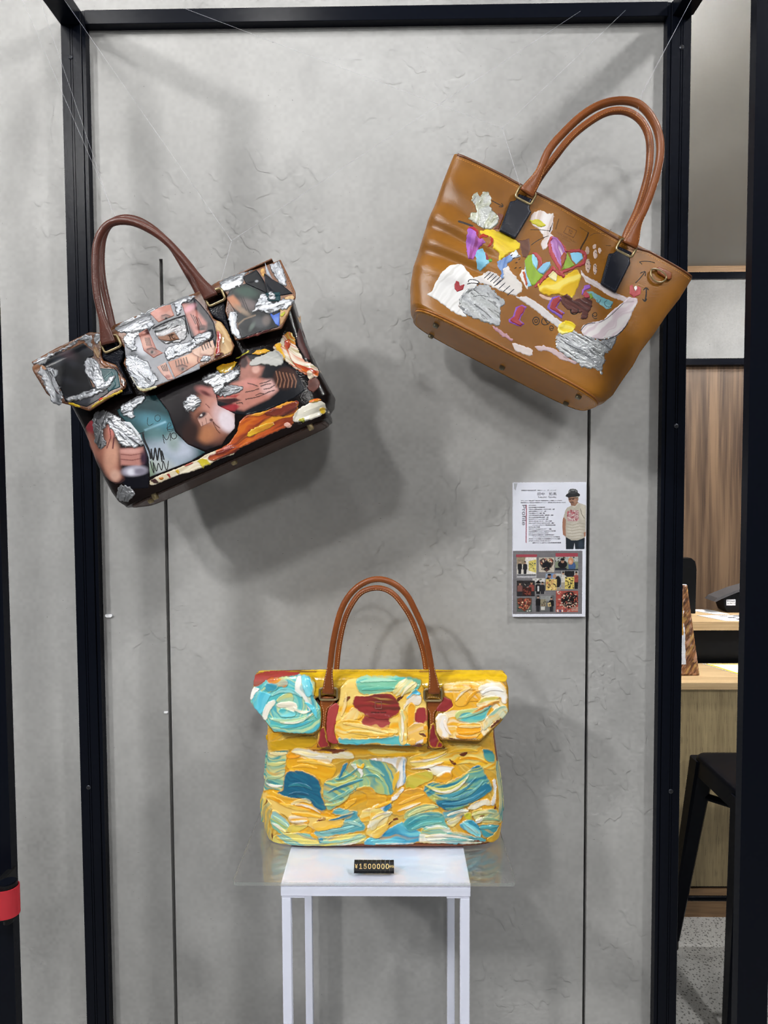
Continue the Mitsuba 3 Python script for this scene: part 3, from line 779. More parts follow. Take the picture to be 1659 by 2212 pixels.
def creases(u, v):
    """Soft folds of the tote's left side, a sag in its middle and the pinched lower corners."""
    e = lambda x: np.exp(-np.clip(x, 0, 40))
    f = 1 / (1 + e((u + .105) / .018))
    left = 1 - f
    d = 0
    for v0, a, s, k in ((.058, .0055, .011, .10), (.083, -.0045, .008, .06), (.101, .0065, .010, .03), (.124, -.005, .008, -.05), (.142, .006, .012, -.10), (.170, -.0035, .012, -.22), (.196, .003, .016, -.3)):
        d = d + a * e(((v - v0 - k * (u + .19)) / s) ** 2)
    d = d * left * 1.35
    d = d + .004 * e(((u - .02) / .12) ** 2 + ((v - .09) / .07) ** 2)
    d = d - .003 * e(((u - .165) / .02) ** 2 + ((v - .05) / .03) ** 2) + .0035 * e(((u - .150) / .02) ** 2 + ((v - .10) / .025) ** 2)
    return d + .0012 * (nz(np.stack(np.broadcast_arrays(u, v), -1), 22, 4) - .5)


def dent_soft(seed):
    return lambda u, v: .0035 * (nz(np.stack(np.broadcast_arrays(u, v), -1), 14, seed) - .5) + .003 * np.exp(-((np.asarray(v) - .08) / .06) ** 2)


bags['tote'].dent = creases
bags['yellow'].dent = dent_soft(2)
bags['collage'].dent = dent_soft(5)
SURF = {}
for nm in bags:
    SURF[nm, 'body'] = Surf(bags[nm], bags[nm].front, 0.)
    if bags[nm].flap:
        SURF[nm, 'flap'] = Surf(bags[nm], bags[nm].flapw, 0.)


def leather(p, c0, c1, f=16, seed=3):
    m = np.clip((nz(p, f, seed, 4) - .5) * 1.8 + .5, 0, 1)[:, None]
    return lin(c0) * (1 - m) + lin(c1) * m


def tri_base(nm, c, th=.003):
    b = bags[nm]
    ph = np.linspace(0, 2 * np.pi, 120)[:-1]
    L, R = b.sides(0.)
    cn, sn = np.sign(np.cos(ph)) * np.abs(np.cos(ph)) ** (2 / b.n), np.sign(np.sin(ph)) * np.abs(np.sin(ph)) ** (2 / b.n)
    q = resample(np.stack([(L + R) / 2 + (R - L) / 2 * cn * (.985 if nm != 'collage' else .95), b.b0 * sn * (.985 if nm != 'collage' else .86)], 1), .004)
    A, tri, e = fill(q, .006)
    n = len(A)
    W3 = lambda v: b.world(A[:, 0], np.full(n, v), A[:, 1])
    V = np.vstack([W3(-th), W3(.0008)])
    F = np.vstack([tri[:, ::-1], tri + n, np.stack([e[:, 0], e[:, 1], e[:, 1] + n], 1), np.stack([e[:, 0], e[:, 1] + n, e[:, 0] + n], 1)])
    return V, F, q


# --- bodies
for nm, (c0, c1), m in (('yellow', ('5a2c14', '6e381a'), 'tan_leather'), ('collage', ('060506', '120c0b'), 'black_leather'), ('tote', ('603b0d', '7e5115'), 'tan_leather')):
    A, V, F = loft(bags[nm], rows=130, cols=240)
    add(KEY[nm] + '__body', (V, F), m, True, leather(np.column_stack([A[:, 0], A[:, 1], A[:, 2]]), c0, c1))
    V, F, q = tri_base(nm, None, .003)
    bc = {'yellow': ('6b3a20', '7d4626'), 'collage': ('2a1610', '40241a'), 'tote': ('8a5718', '9e671f')}[nm]
    if nm == 'yellow':
        V = V + bags[nm].V * .0031
    bk = add(KEY[nm] + '__base_panel', (V, F), 'tan_leather', 30 if 0 else True, leather(V, *bc))
    # piping along the front and rear base seams
    b = bags[nm]
    qq = np.vstack([q, q[:3]])
    pv, pf = tube(b.world(qq[:, 0], np.full(len(qq), .0012), qq[:, 1] * 1.012), .0016, ref=-b.V, sides=8, caps=False)
    add(KEY[nm] + '__piping', (pv, pf), 'tan_leather', True, np.tile(lin({'yellow': '6b3a20', 'collage': '171312', 'tote': '7d4a18'}[nm]), (len(pv), 1)))
    if nm != 'yellow':
        fr_ = q * [.965, .93]
        fr_ = np.vstack([fr_, fr_[:1]])
        sv, sf = stitches(b.world(fr_[:, 0], np.full(len(fr_), -.0031), fr_[:, 1]), -b.V)
        add(bk + '__stitching', (sv, sf), 'thread', False, flat_color((sv, sf), 'c9963c' if nm == 'tote' else '3a2a20'))
        for u_, w_ in {'tote': ((-.1203, .030), (-.1236, -.056), (.004, -.0205), (.1241, .0440), (.1261, -.0385)), 'collage': ((-.1301, .058), (-.1450, .040), (.1285, .058), (.0, .052))}[nm]:
            add(KEY[nm] + '__foot', stud(b, u_, w_, .0048, .0085), 'dark_brass' if nm == 'tote' else 'brass', 40)


# --- flaps
def flap_part(nm, c0, c1, m):
    b = bags[nm]
    off, r, vt, curl = b.flap
    s = SURF[nm, 'flap']
    poly = TRACE[nm + '_flap'].copy()
    A, V, F = slab(s, poly, -.0035, .0035, .0022)
    k = add(KEY[nm] + '__flap', (V, F), m, True, leather(np.vstack([A, A + .001]), c0, c1))
    # the roll-over to the back
    top_ = poly[poly[:, 1] > vt - .022][:, 0]
    uL, uR = top_.min() + .004, top_.max() - (.004 if nm == 'yellow' else .012)
    wt = float(b.flapw(0., vt)) ; bb = float(b.depth(vt))
    line = LineString([(wt - .001, vt - .0022), (wt - .02, vt - .0055), (-bb + .016, vt - .0225), (-bb, vt - .031), (-bb - .0045, vt - .045), (-float(b.depth(.19)) - .0045, .19)]).buffer(.0016)
    pr = trimesh.creation.extrude_polygon(line, uR - uL, engine='earcut')
    pv = pr.vertices
    W = b.world(pv[:, 2] + uL, pv[:, 1], pv[:, 0])
    pr2 = trimesh.Trimesh(W, pr.faces, process=False)
    if pr2.volume < 0:
        pr2.invert()
    add(KEY[nm] + '__flap_back', pr2, 'tan_leather' if nm == 'yellow' else m, False, leather(pr2.vertices, *(('a5830c', 'c09a16') if nm == 'yellow' else ('4a2a1a', '6d4830'))))
    # rim stitching a little inside the outline
    q = np.array(Polygon(resample(poly, .002)).buffer(-.0032).exterior.coords)
    top_i = np.nonzero(q[:-1, 1] > vt - .024)[0]
    q = np.roll(q[:-1], -top_i[len(top_i) // 2], 0)
    q = q[q[:, 1] < vt - .024]
    sv, sf = stitches(s.world(q, np.full(len(q), .0001)), -np.array([0, 1., 0]))
    add(k + '__stitching', (sv, sf), 'thread', False, flat_color((sv, sf), 'd9c7a8' if nm == 'yellow' else '241813'))
    return k


FLAP = {'yellow': flap_part('yellow', '7a5218', '9a7420', 'tan_leather'), 'collage': flap_part('collage', '3c2012', '6e4628', 'tan_leather')}

# --- straps that come through the slots, rings, handles
for nm, mm, c, offs in (('yellow', 'tan_leather', ('74390f', '864a1c'), .0075), ('collage', 'black_leather', ('0b0c12', '10121a'), .0070), ('tote', 'navy_leather', None, .0030)):
    for s_ in 'ab':
        A, V, F = slab(SURF[nm, 'body'], TRACE[f'{nm}_strap_{s_}'], offs, .0032, .002)
        k = add(KEY[nm] + '__strap', (V, F), mm, True, leather(np.vstack([A, A]), *c) if c else None)
        q = np.array(Polygon(TRACE[f'{nm}_strap_{s_}']).buffer(-.0028).exterior.coords)
        q = resample(q[:-1], .002)
        sv, sf = stitches(SURF[nm, 'body'].world(np.vstack([q, q[:1]]), np.full(len(q) + 1, offs + .0033)), -np.array([0, 1., 0]))
        add(k + '__stitching', (sv, sf), 'thread', False, flat_color((sv, sf), {'yellow': 'c9a98a', 'collage': '1a1c22', 'tote': '2c3448'}[nm]))
    wr = {'yellow': .0610, 'collage': .0580, 'tote': .0345}[nm]
    for (u_, v_) in TRACE[nm + '_rings']:
        add(KEY[nm] + '__ring', ring_loop(bags[nm], u_, v_, wr, .0136, .0092, .0021), 'brass', True)

HC = {'yellow': ('673210', '7a4018'), 'collage': ('3a1a12', '4e271c'), 'tote': ('5e300f', '764018')}
ST = {'yellow': 'd9c0a0', 'collage': '3a2018', 'tote': 'c08a4c'}
for nm, w1, w2, r in (('yellow', .0650, -.030, .0047), ('collage', .0618, -.030, .0057), ('tote', .0382, -.030, .0060)):
    b = bags[nm]
    h1, h2 = TRACE[nm + '_h1'], TRACE[nm + '_h2']
    front = b.world(h1[:, 0], h1[:, 1], np.full(len(h1), w1))
    kf = handle(KEY[nm], 'handle', front, r, .95, 'tan_leather', HC[nm], ((-.9, .9), ST[nm], slice(2, 12)) , seed=2)
    q = spline(front, 110)[98:108]
    t = np.gradient(q, axis=0); t /= np.linalg.norm(t, axis=1, keepdims=True)
    for o in (-.9, .9):
        e = np.linspace(.043, .004, 10)
        rx = r * (1 + .95 * (1 - smooth01(e / .045))); ry = r * (1 - .45 * (1 - smooth01(e / .045)))
        sv, sf = stitches(q + np.cross(t, [0, -1., 0]) * (rx * math.sin(o))[:, None] + np.array([0, -1., 0]) * (ry * math.cos(o))[:, None], np.array([0, -1., 0]))
        add(kf + '__stitching', (sv, sf), 'thread', False, flat_color((sv, sf), ST[nm]))
    h2 = np.vstack([h2[:1] - [0, .03], h2, h2[-1:] - [0, .03]])
    rear = b.world(h2[:, 0], h2[:, 1], np.full(len(h2), w2))
    handle(KEY[nm], 'handle', rear, r * .98, .3, 'tan_leather', HC[nm], ((.35,) if nm != 'collage' else (.9,), ST[nm], slice(8, 102)), seed=4)

# --- tote details: top edge binding with stitches, D-ring with its tab, blind-stamped mark
sf_ = SURF['tote', 'body']
tt = TRACE['tote_top']
tp = spline(np.column_stack([tt, np.zeros(len(tt))]), 120)[:, :2]
tp[:, 1] = np.minimum(tp[:, 1], bags['tote'].vm - .0008)
ev, ef = tube(sf_.world(tp, np.full(len(tp), .0002)), .0019, .0012, sides=8)
add(KEY['tote'] + '__top_binding', (ev, ef), 'tan_leather', True, flat_color((ev, ef), '4e2a10'))
q = tp - [0, .0055]
sv, sf = stitches(sf_.world(q, np.full(len(q), .0002)), np.array([0, -1., 0]))
add(KEY['tote'] + '__top_stitching', (sv, sf), 'thread', False, flat_color((sv, sf), 'c98a3a'))
A, V, F = slab(sf_, TRACE['tote_dtab'], 0, .004, .0016)
k = add(KEY['tote'] + '__ring_tab', (V, F), 'tan_leather', True, leather(np.vstack([A, A]), '5a2c0e', '6c3814'))
u_, v_ = TRACE['tote_dring'].mean(0)
a_ = np.linspace(0, 2 * np.pi, 60)
dq = np.stack([.0132 * np.cos(a_), np.where(np.sin(a_) > 0, .0060, .0125) * np.sin(a_)], 1) + [u_ - .0008, v_ - .0035]
dv, df = tube(sf_.world(dq, np.full(len(dq), .0035)), .0014, sides=10, caps=False)
add(KEY['tote'] + '__d_ring', (dv, df), 'brass', True)


def stamp_text(surf, text, center, height, width, depth, key, c, bold=False):
    m = meshkit.text_mesh(text, height, depth, bold)
    v = m.vertices - (m.bounds[0] + m.bounds[1]) / 2
    v[:, 0] *= width / (m.bounds[1, 0] - m.bounds[0, 0])
    p = v[:, :2] + center
    w = surf.world(p, v[:, 2] + depth * .35)
    add(key, (w, m.faces), 'thread', False, flat_color((w, m.faces), c))


sq = TRACE['tote_stamp']; c_ = sq.mean(0)
st = KEY['tote'] + '__stamped_mark'
ringp = Polygon(c_ + [(-.0088, -.0066), (.0088, -.0066), (.0088, .0066), (-.0088, .0066)]).buffer(0)
fr2 = ringp.difference(ringp.buffer(-.0007, join_style='mitre'))
fm = trimesh.creation.extrude_polygon(fr2, .0003, engine='earcut')
w_ = sf_.world(fm.vertices[:, :2], fm.vertices[:, 2])
st = add(st, (w_, fm.faces), 'thread', False, flat_color((w_, fm.faces), '4a2408'))
stamp_text(sf_, 'TC', c_, .0052, .0068, .0003, st + '__monogram', '4a2408', True)
stamp_text(sf_, 'PATRONNE TANAKA', c_ - [.0006, .0112], .0028, .035, .0003, st + '__lettering', '5a3008')
stamp_text(sf_, 'made in japan', c_ - [.0006, .0155], .0020, .016, .0003, st + '__lettering', '6a3c10')


# paint, paper and ink on the bags, traced in each bag's own frame (tenths of a millimetre):
# bag, surface, part, material, thickness mm, edge roughness or line width, lift, pigments, brush direction or swirl centre, outline, printed shapes
ART = [
('yellow','body','paint_coat','g',0.8,0.4,0.0,'d8981a eaae20 d8a83a e6c058 c89a30',['s',-47,-542],[-1923,1472,-1911,1253,-1937,1001,-1900,875,-2015,410,-2025,197,-1991,-128,-1811,-61,-1720,-64,-1229,0,29,42,789,43,1636,27,1834,-24,1941,-223,1994,38,1923,503,1876,884,1823,1262,1781,1600,1786,2129,-1859,2119],[]),
('yellow','body','paint_stroke','g',1.4,1.0,0.0,'c39a12 d2a416 e0b01c',['d',0.0],[-1943,1522,-1038,1735,-1024,1528,-1371,1483,-1811,1416,-1917,1395],[]),
('yellow','body','paint_stroke','g',2.2,1.0,0.0,'3f8f96 8fc0a0 d8d28a 4a9a9a e0dca0',['d',-4.0],[-1938,1196,-1793,1413,-1452,1480,-1506,1387,-1512,1309,-1545,1113,-1550,855,-1639,835,-1782,851,-1978,713,-1955,955],[]),
('yellow','body','paint_stroke','g',1.4,1.0,0.0,'f0e2a0 f4efe0 e9d070 f1ede4',['d',-8.0],[-1425,1475,-1237,1499,-1037,1437,-838,1412,-507,1477,-415,1361,-521,1322,-772,1360,-812,1244,-1024,1320,-1290,1356,-1398,1430],[]),
('yellow','body','paint_stroke','g',1.4,1.0,0.0,'e9a818 f0b826 e2b440',['d',-8.0],[-1505,1328,-1304,1355,-1104,1320,-785,1257,-706,1192,-772,1050,-891,1024,-931,921,-970,1024,-1156,1138,-1316,1168,-1505,1141],[]),
('yellow','body','paint_stroke','g',2,1.0,0.0,'ec9a10 f0a018',['d',0.0],[-1513,1412,-1344,1432,-1284,1401,-1317,1355,-1424,1332,-1506,1335],[]),
('yellow','body','paint_stroke','g',2,1.0,0.0,'6fae98 8cbf9a b9c77a 4f9aa0 9ac4a0',['s',-969,460],[-415,1335,-177,1322,8,1303,219,1206,271,1077,217,923,151,782,31,795,-99,820,-178,923,-310,923,-442,845,-640,678,-838,512,-904,652,-930,870,-891,1011,-732,1038,-574,1205],[]),
('yellow','body','paint_stroke','g',2.6,1.0,0.0,'175a7c 1d6a86 1a6080 2a7a8c',['d',-25.0],[-1518,1140,-1316,1161,-1156,1113,-1037,1062,-984,972,-970,844,-910,665,-877,588,-930,537,-1036,574,-1102,663,-1235,738,-1421,727,-1638,739,-1660,807,-1557,842,-1545,1009],[]),
('yellow','body','paint_stroke','g',2,1.0,0.0,'1d6a8c 3a8aa8',['d',60.0],[-693,1025,-627,1231,-560,1283,-521,1270,-600,1128,-666,1025],[]),
('yellow','body','paint_stroke','g',2.4,1.0,0.0,'eceadf f4f2ea',[],[-507,1257,-402,1257,-309,1180,-296,1090,-349,1038,-336,1128,-441,1206],[]),
('yellow','body','paint_stroke','g',2.4,1.0,0.0,'f0c030 eab020',[],[-402,1264,-336,1232,-296,1283,-283,1232,-316,1186,-389,1231],[]),
('yellow','body','paint_stroke','g',1.8,1.0,0.0,'f0a414 f4b424 eeb83a f6d070',['d',-12.0],[-1987,655,-1795,798,-1667,794,-1421,721,-1315,724,-1129,676,-1075,587,-890,524,-772,461,-627,410,-594,347,-640,296,-903,270,-1074,243,-1154,318,-1447,399,-1595,493,-1777,509,-1868,625,-1920,676],[]),
('yellow','body','paint_stroke','g',2,1.0,0.0,'f4eedc f0d890',['d',5.0],[-1441,656,-1315,711,-1182,733,-1102,676,-1128,650,-1235,694,-1368,646,-1434,624],[]),
('yellow','body','paint_stroke','g',1.6,1.0,0.0,'d9b83a 4a9a90 efd060 7d4a20',['d',80.0],[-2029,470,-1885,715,-1734,607,-1776,471,-1807,236,-1721,97,-1788,-47,-2012,-132,-2041,198],[]),
('yellow','body','paint_stroke','g',2,1.0,0.0,'a0d0c8 c8d060 7fbfa8 efe28a',['d',-20.0],[-1762,486,-1692,535,-1609,467,-1473,372,-1446,322,-1473,219,-1567,161,-1663,188,-1777,285],[]),
('yellow','body','paint_stroke','g',2,1.0,0.0,'f0a018 f4e8d0 f2b030',['d',-3.0],[-1487,462,-1313,455,-1181,445,-1154,382,-1167,343,-1313,327,-1446,348],[]),
('yellow','body','paint_stroke','g',1.4,1.0,0.0,'e6cc4a efd86a',['d',10.0],[-1473,308,-1313,315,-1154,331,-1207,279,-1312,213,-1473,180,-1500,243],[]),
('yellow','body','paint_stroke','g',1.8,1.0,0.0,'5aa8b0 8cc8c0 4a9aa8 a8d0b0',['s',-706,845],[-903,270,-600,334,-574,461,-837,499,-706,589,-508,551,-376,538,-403,449,-258,335,-258,233,-442,208,-705,169,-968,130,-1127,217],[]),
('yellow','body','paint_stroke','g',1.8,1.0,0.0,'8fc8b8 5aaa98 b8d0a0 6ab0b8 e8d870',['s',-971,1101],[-1735,108,-1567,161,-1339,199,-1127,204,-968,117,-640,157,-311,195,-245,145,-285,70,-574,31,-968,2,-1365,-22,-1732,-79],[]),
('yellow','body','paint_stroke','g',2.2,1.0,0.0,'e8a818 efb428 f0c040',['d',8.0],[-1101,344,-996,383,-890,435,-732,448,-627,398,-600,347,-640,309,-837,270,-1021,231,-1088,306],[]),
('yellow','body','paint_stroke','g',0.6,1.0,0.0,'6d2f14',[],[-1035,383,-969,422,-877,435,-943,396],[]),
('yellow','body','paint_stroke','g',1.6,1.0,0.0,'f0b020',[],[-1140,204,-1061,192,-995,105,-1100,141],[]),
('yellow','body','paint_stroke','g',1.6,1.0,0.0,'2a88b0',[],[-995,117,-929,130,-942,67,-981,67],[]),
('yellow','body','paint_stroke','g',1.8,1.0,0.0,'2a86ac 3f9cc0 58b8d0 78d0d8',['d',0.0],[-232,120,-101,133,83,259,346,387,477,349,555,235,608,210,612,47,29,35,-272,25,-285,70],[]),
('yellow','body','paint_stroke','g',2.2,1.0,0.0,'dfa228 e6ae30 d89a28',[],[-429,871,-310,923,-204,935,-125,859,-99,782,32,756,85,731,5,552,-47,590,-179,564,-258,590,-218,717,-257,820,-363,845],[]),
('yellow','body','paint_stroke','g',2,1.0,0.0,'e8a82a f0b838',[],[-600,640,-521,691,-442,717,-402,743,-416,679,-495,628,-534,589,-574,563],[]),
('yellow','body','paint_stroke','g',2.4,1.0,0.0,'f0aa1c f6d468 f4e0a0 eea018',['s',-310,846],[-363,424,-297,564,-152,590,5,552,110,514,70,335,-48,171,-101,127,-219,170,-272,208,-153,335,-206,398,-311,373],[]),
('yellow','body','paint_stroke','g',2,1.0,0.0,'f4f0e0',[],[-179,462,-100,526,-87,437,18,462,5,424,-87,399,-153,335,-245,271,-179,386],[]),
('yellow','body','paint_stroke','g',2,1.0,0.0,'dc9c10 f0b820 e9cf6a',['d',0.0],[-228,1487,26,1473,378,1425,730,1456,434,1377,349,1349,166,1376,-45,1369,-228,1404],[]),
('yellow','body','paint_stroke','g',2,1.0,0.0,'f2f0ea e6e6e4 f6f4f0',['d',80.0],[-186,1349,25,1335,237,1363,406,1377,349,1198,376,978,291,923,234,868,221,1033,250,1170,152,1266,-17,1307,-186,1321],[]),
('yellow','body','paint_stroke','g',2,1.0,0.0,'e2c44a f0b020',['d',75.0],[236,1156,278,1170,264,1060,207,923,178,841,151,978],[]),
('yellow','body','paint_stroke','g',2,1.0,0.0,'3a86b8 7ab0d0',['d',85.0],[335,1349,363,1335,341,1170,376,1033,333,964,348,1088,328,1198],[]),
('yellow','body','paint_stroke','g',1.8,1.0,0.0,'eeb01c f4c030 f0d878 efae20',['d',14.0],[406,1363,744,1439,1026,1513,1224,1539,1581,1524,1565,1415,1650,1283,1787,1228,1800,1115,1590,1180,1363,1288,1122,1237,799,1266,602,1212,447,1239],[]),
('yellow','body','paint_stroke','g',1,1.0,0.0,'c8960e d2a014',['d',0.0],[716,1501,1027,1569,1581,1538,1568,1649,1028,1693,717,1611],[]),
('yellow','body','paint_stroke','g',2,1.0,0.0,'f4f2ea f0e4b0',['d',-10.0],[602,1198,799,1239,968,1238,1164,1209,1080,1169,1079,1073,910,1060,798,1115,728,1170],[]),
('yellow','body','paint_stroke','g',2,1.0,0.0,'f0a820 f6d060',['d',20.0],[967,1142,1079,1155,1107,1059,1022,984,853,978,797,1033],[]),
('yellow','body','paint_stroke','g',1.8,1.0,0.0,'c4b83a d2c24a ddc85a',['d',-10.0],[390,1074,601,1143,784,1157,798,1088,797,1019,600,951,473,869,417,923,375,869,361,978],[]),
('yellow','body','paint_stroke','g',1.8,1.0,0.0,'e8a428 f0b430 dfa030',['d',12.0],[234,759,375,869,544,896,642,869,697,800,767,705,850,650,682,664,514,609,345,541,331,473,261,473,163,486,149,609,206,691],[]),
('yellow','body','paint_stroke','g',2.6,1.0,0.0,'f0eee4 e8e8e8',[],[121,718,220,800,291,896,361,896,276,814,248,759,163,691],[]),
('yellow','body','paint_stroke','g',2,1.0,0.0,'2a7f94 5aa8a0 8cb890',['d',-10.0],[1566,1484,1698,1454,1783,1390,1797,1237,1694,1263,1607,1329],[]),
('yellow','body','paint_stroke','g',2.6,1.0,0.0,'c0c468 6fae9c 2a7a94 a8bc78 3a8a94 1f6f8c',['d',20.0],[628,896,797,1006,937,951,1078,991,1361,1137,1490,1242,1591,1194,1618,1109,1647,1037,1763,856,1628,780,1498,708,1356,672,1215,607,1004,555,906,609,850,664,781,705,697,800],[]),
('yellow','body','paint_stroke','g',1.4,1.0,0.0,'24708e 2f7f9c 3a8aa0 1f6a88',['d',20.0],[781,760,935,732,1146,758,1429,861,1646,983,1755,857,1614,781,1484,708,1215,614,1004,566,878,637],[]),
('yellow','body','paint_stroke','g',3.4,1.0,0.0,'1f6f98 e8ecf0 2a88b0',['d',50.0],[-54,609,23,677,107,684,149,623,93,554,23,554],[]),
('yellow','body','paint_stroke','g',2,1.0,0.0,'f0b024 f6dc7a e8e0b0',['d',30.0],[-188,608,-33,663,-48,581,107,541,177,514,22,446,-62,378,-105,269,-189,242],[]),
('yellow','body','paint_stroke','g',2.2,1.0,0.0,'eec04a f2d070 e8b030',['d',25.0],[-189,175,-76,269,78,351,106,297,21,175,-105,121],[]),
('yellow','body','paint_stroke','g',2,1.0,0.0,'c8cc78 a8c088 dcd890',['d',15.0],[345,514,486,609,654,664,794,650,906,609,794,569,597,528,401,433,330,405],[]),
('yellow','body','paint_stroke','g',2,1.0,0.0,'3f9aa4 5ab0ac 88c0a4 2f8498',['s',677,-97],[330,405,485,487,681,542,849,542,975,487,974,379,1057,256,1042,203,791,190,652,298,539,257,413,216,330,311],[]),
('yellow','body','paint_stroke','g',2,1.0,0.0,'e8e4c8 c8c860 8cc0a8 f0ecd8 5aa8b0',['d',-4.0],[595,230,652,298,792,338,1043,297,1070,216,1280,172,1491,150,1678,33,1208,45,608,48,566,82],[]),
('yellow','body','paint_stroke','g',2,1.0,0.0,'4a9ab0 8cc4c0 2f86a0',['d',15.0],[920,541,1032,568,1214,594,1369,550,1298,497,1213,444,1072,364,988,419],[]),
('yellow','body','paint_stroke','g',2,1.0,0.0,'ece0b0 f2ecd8 dcc888',['d',60.0],[1327,578,1412,657,1498,694,1656,709,1729,645,1713,593,1569,635,1468,559,1383,563],[]),
('yellow','body','paint_stroke','g',2,1.0,0.0,'f2f0ec e8e6e0',[],[1735,997,1804,966,1800,819,1789,660,1742,589,1699,649,1776,771],[]),
('yellow','body','paint_stroke','g',1.6,1.0,0.0,'eab428 d89a20',[],[1805,925,1853,666,1841,523,1802,535,1789,660],[]),
('yellow','body','paint_stroke','g',1.6,1.0,0.0,'6fa894 a8bc80 4a8f94 d8d49a',['d',84.0],[1805,1274,1913,1069,1961,706,2001,312,2001,191,1871,303,1832,457,1866,633,1827,917],[]),
('yellow','body','paint_stroke','g',2,1.0,0.0,'b8b858 d8cf88 8cb098 c8bc68',['s',1643,765],[1383,536,1539,556,1727,551,1817,490,1880,353,1890,274,1709,335,1551,351,1452,383],[]),
('yellow','body','paint_stroke','g',2,1.0,0.0,'d0cc30 dcd850',[],[1270,498,1340,523,1396,494,1409,399,1283,429],[]),
('yellow','body','paint_stroke','g',2,1.0,0.0,'f2f0e8',[],[1437,371,1523,448,1580,430,1537,365,1465,349],[]),
('yellow','body','paint_stroke','g',2,1.0,0.0,'ece4c0 f0e080 f4f0e0',['d',30.0],[988,378,1157,445,1255,457,1198,377,1113,297,1043,311],[]),
('yellow','body','paint_stroke','g',2,1.0,0.0,'2f8ea0 48a4ac 2a7f98',['d',-20.0],[1465,315,1622,331,1846,287,1815,195,1693,114,1562,104,1549,214],[]),
('yellow','body','paint_stroke','g',2.6,1.0,0.0,'48b8d0 80d8e0 2f98b8',['d',-35.0],[1198,323,1297,402,1424,398,1493,314,1549,187,1534,120,1379,196,1267,267],[]),
('yellow','body','paint_stroke','g',2,1.0,0.0,'eab020 f2c838 dca018',['d',60.0],[1634,88,1753,128,1847,225,1890,274,1972,-114,1939,-251,1820,-41,1678,33],[]),
('yellow','body','bare_patch','g',0.5,1.0,0.0,'74330f 6a2f10',[],[1202,1415,1336,1461,1350,1412,1293,1365,1222,1381],[]),
('yellow','body','bare_patch','g',0.5,1.0,0.0,'74330f 6a2f10',[],[1032,1348,1123,1320,1179,1251,1136,1235,1066,1279],[]),
('yellow','body','bare_patch','g',0.5,1.0,0.0,'74330f 6a2f10',[],[630,1198,714,1205,798,1157,714,1170],[]),
('yellow','body','bare_patch','g',0.5,1.0,0.0,'74330f 6a2f10',[],[99,310,92,378,233,466,274,405,162,364],[]),
('yellow','body','bare_patch','g',0.5,1.0,0.0,'74330f 6a2f10',[],[1517,475,1610,480,1609,448,1523,448],[]),
('yellow','body','bare_patch','g',0.5,1.0,0.0,'74330f 6a2f10',[],[1749,547,1781,648,1802,549,1779,534],[]),
('yellow','body','bare_patch','g',0.5,1.0,0.0,'74330f 6a2f10',[],[1328,103,1534,86,1708,21,1349,76],[]),
('yellow','body','bare_patch','g',0.5,1.0,0.0,'6a3014 74360f',[],[-1237,1506,-1024,1489,-838,1502,-520,1496,-573,1458,-746,1399,-838,1451,-1051,1437],[]),
('yellow','body','paint_stroke','g',1.8,0.6,0.0,'f2ead0 f6f2e6 ecdca0',['d',np.float64(-0.0)],[-1793,1365,-1754,1365,-1717,1363,-1680,1363,-1644,1366,-1608,1372,-1572,1382,-1538,1394,-1505,1409,-1507,1416,-1542,1413,-1576,1411,-1610,1408,-1644,1405,-1678,1400,-1713,1395,-1750,1387,-1790,1375],[]),
('yellow','body','paint_stroke','g',1.8,0.6,0.0,'dcd68e c8c878',['d',np.float64(-0.0)],[-1945,1034,-1828,1190,-1780,1193,-1736,1194,-1692,1199,-1649,1208,-1607,1222,-1568,1241,-1531,1265,-1534,1272,-1576,1262,-1615,1254,-1654,1248,-1692,1242,-1731,1237,-1772,1229,-1818,1217,-1941,1046],[]),
('yellow','body','paint_stroke','g',1.8,0.6,0.0,'d8d694 a8c090',['d',np.float64(5.0)],[-1962,807,-1836,985,-1789,990,-1743,994,-1699,1001,-1657,1014,-1616,1032,-1578,1056,-1543,1084,-1547,1090,-1588,1073,-1627,1059,-1665,1048,-1703,1039,-1742,1031,-1783,1022,-1829,1009,-1958,817],[]),
('yellow','body','paint_stroke','g',1.8,0.6,0.0,'f2ead0 f6f2e6 ecdca0',['d',np.float64(-9.0)],[-1849,900,-1813,894,-1778,886,-1743,881,-1708,879,-1673,882,-1638,889,-1604,900,-1571,915,-1572,920,-1607,914,-1640,910,-1672,908,-1703,908,-1736,908,-1769,909,-1805,910,-1844,907],[]),
('yellow','body','paint_stroke','g',1.8,0.6,0.0,'f2ead0 f6f2e6 ecdca0',['d',np.float64(-9.5)],[-1426,1437,-1357,1417,-1288,1399,-1219,1384,-1149,1372,-1078,1363,-1008,1358,-936,1356,-865,1355,-864,1365,-934,1379,-1003,1393,-1072,1406,-1141,1418,-1211,1428,-1281,1436,-1352,1442,-1423,1448],[]),
('yellow','body','paint_stroke','g',1.8,0.6,0.0,'f6d060 f2c040',['d',np.float64(-6.8)],[-1343,1285,-1272,1282,-1202,1277,-1132,1270,-1063,1263,-994,1256,-925,1248,-856,1238,-786,1227,-784,1235,-851,1258,-919,1277,-989,1292,-1059,1302,-1129,1307,-1201,1307,-1272,1303,-1344,1294],[]),
('yellow','body','paint_stroke','g',1.8,0.6,0.0,'f0a414 e89808 f4b830',['d',np.float64(-1.9)],[-1423,1193,-1371,1203,-1321,1209,-1272,1213,-1223,1213,-1174,1211,-1125,1207,-1075,1199,-1025,1189,-1023,1194,-1071,1213,-1121,1228,-1171,1238,-1222,1242,-1273,1240,-1324,1232,-1375,1218,-1425,1200],[]),
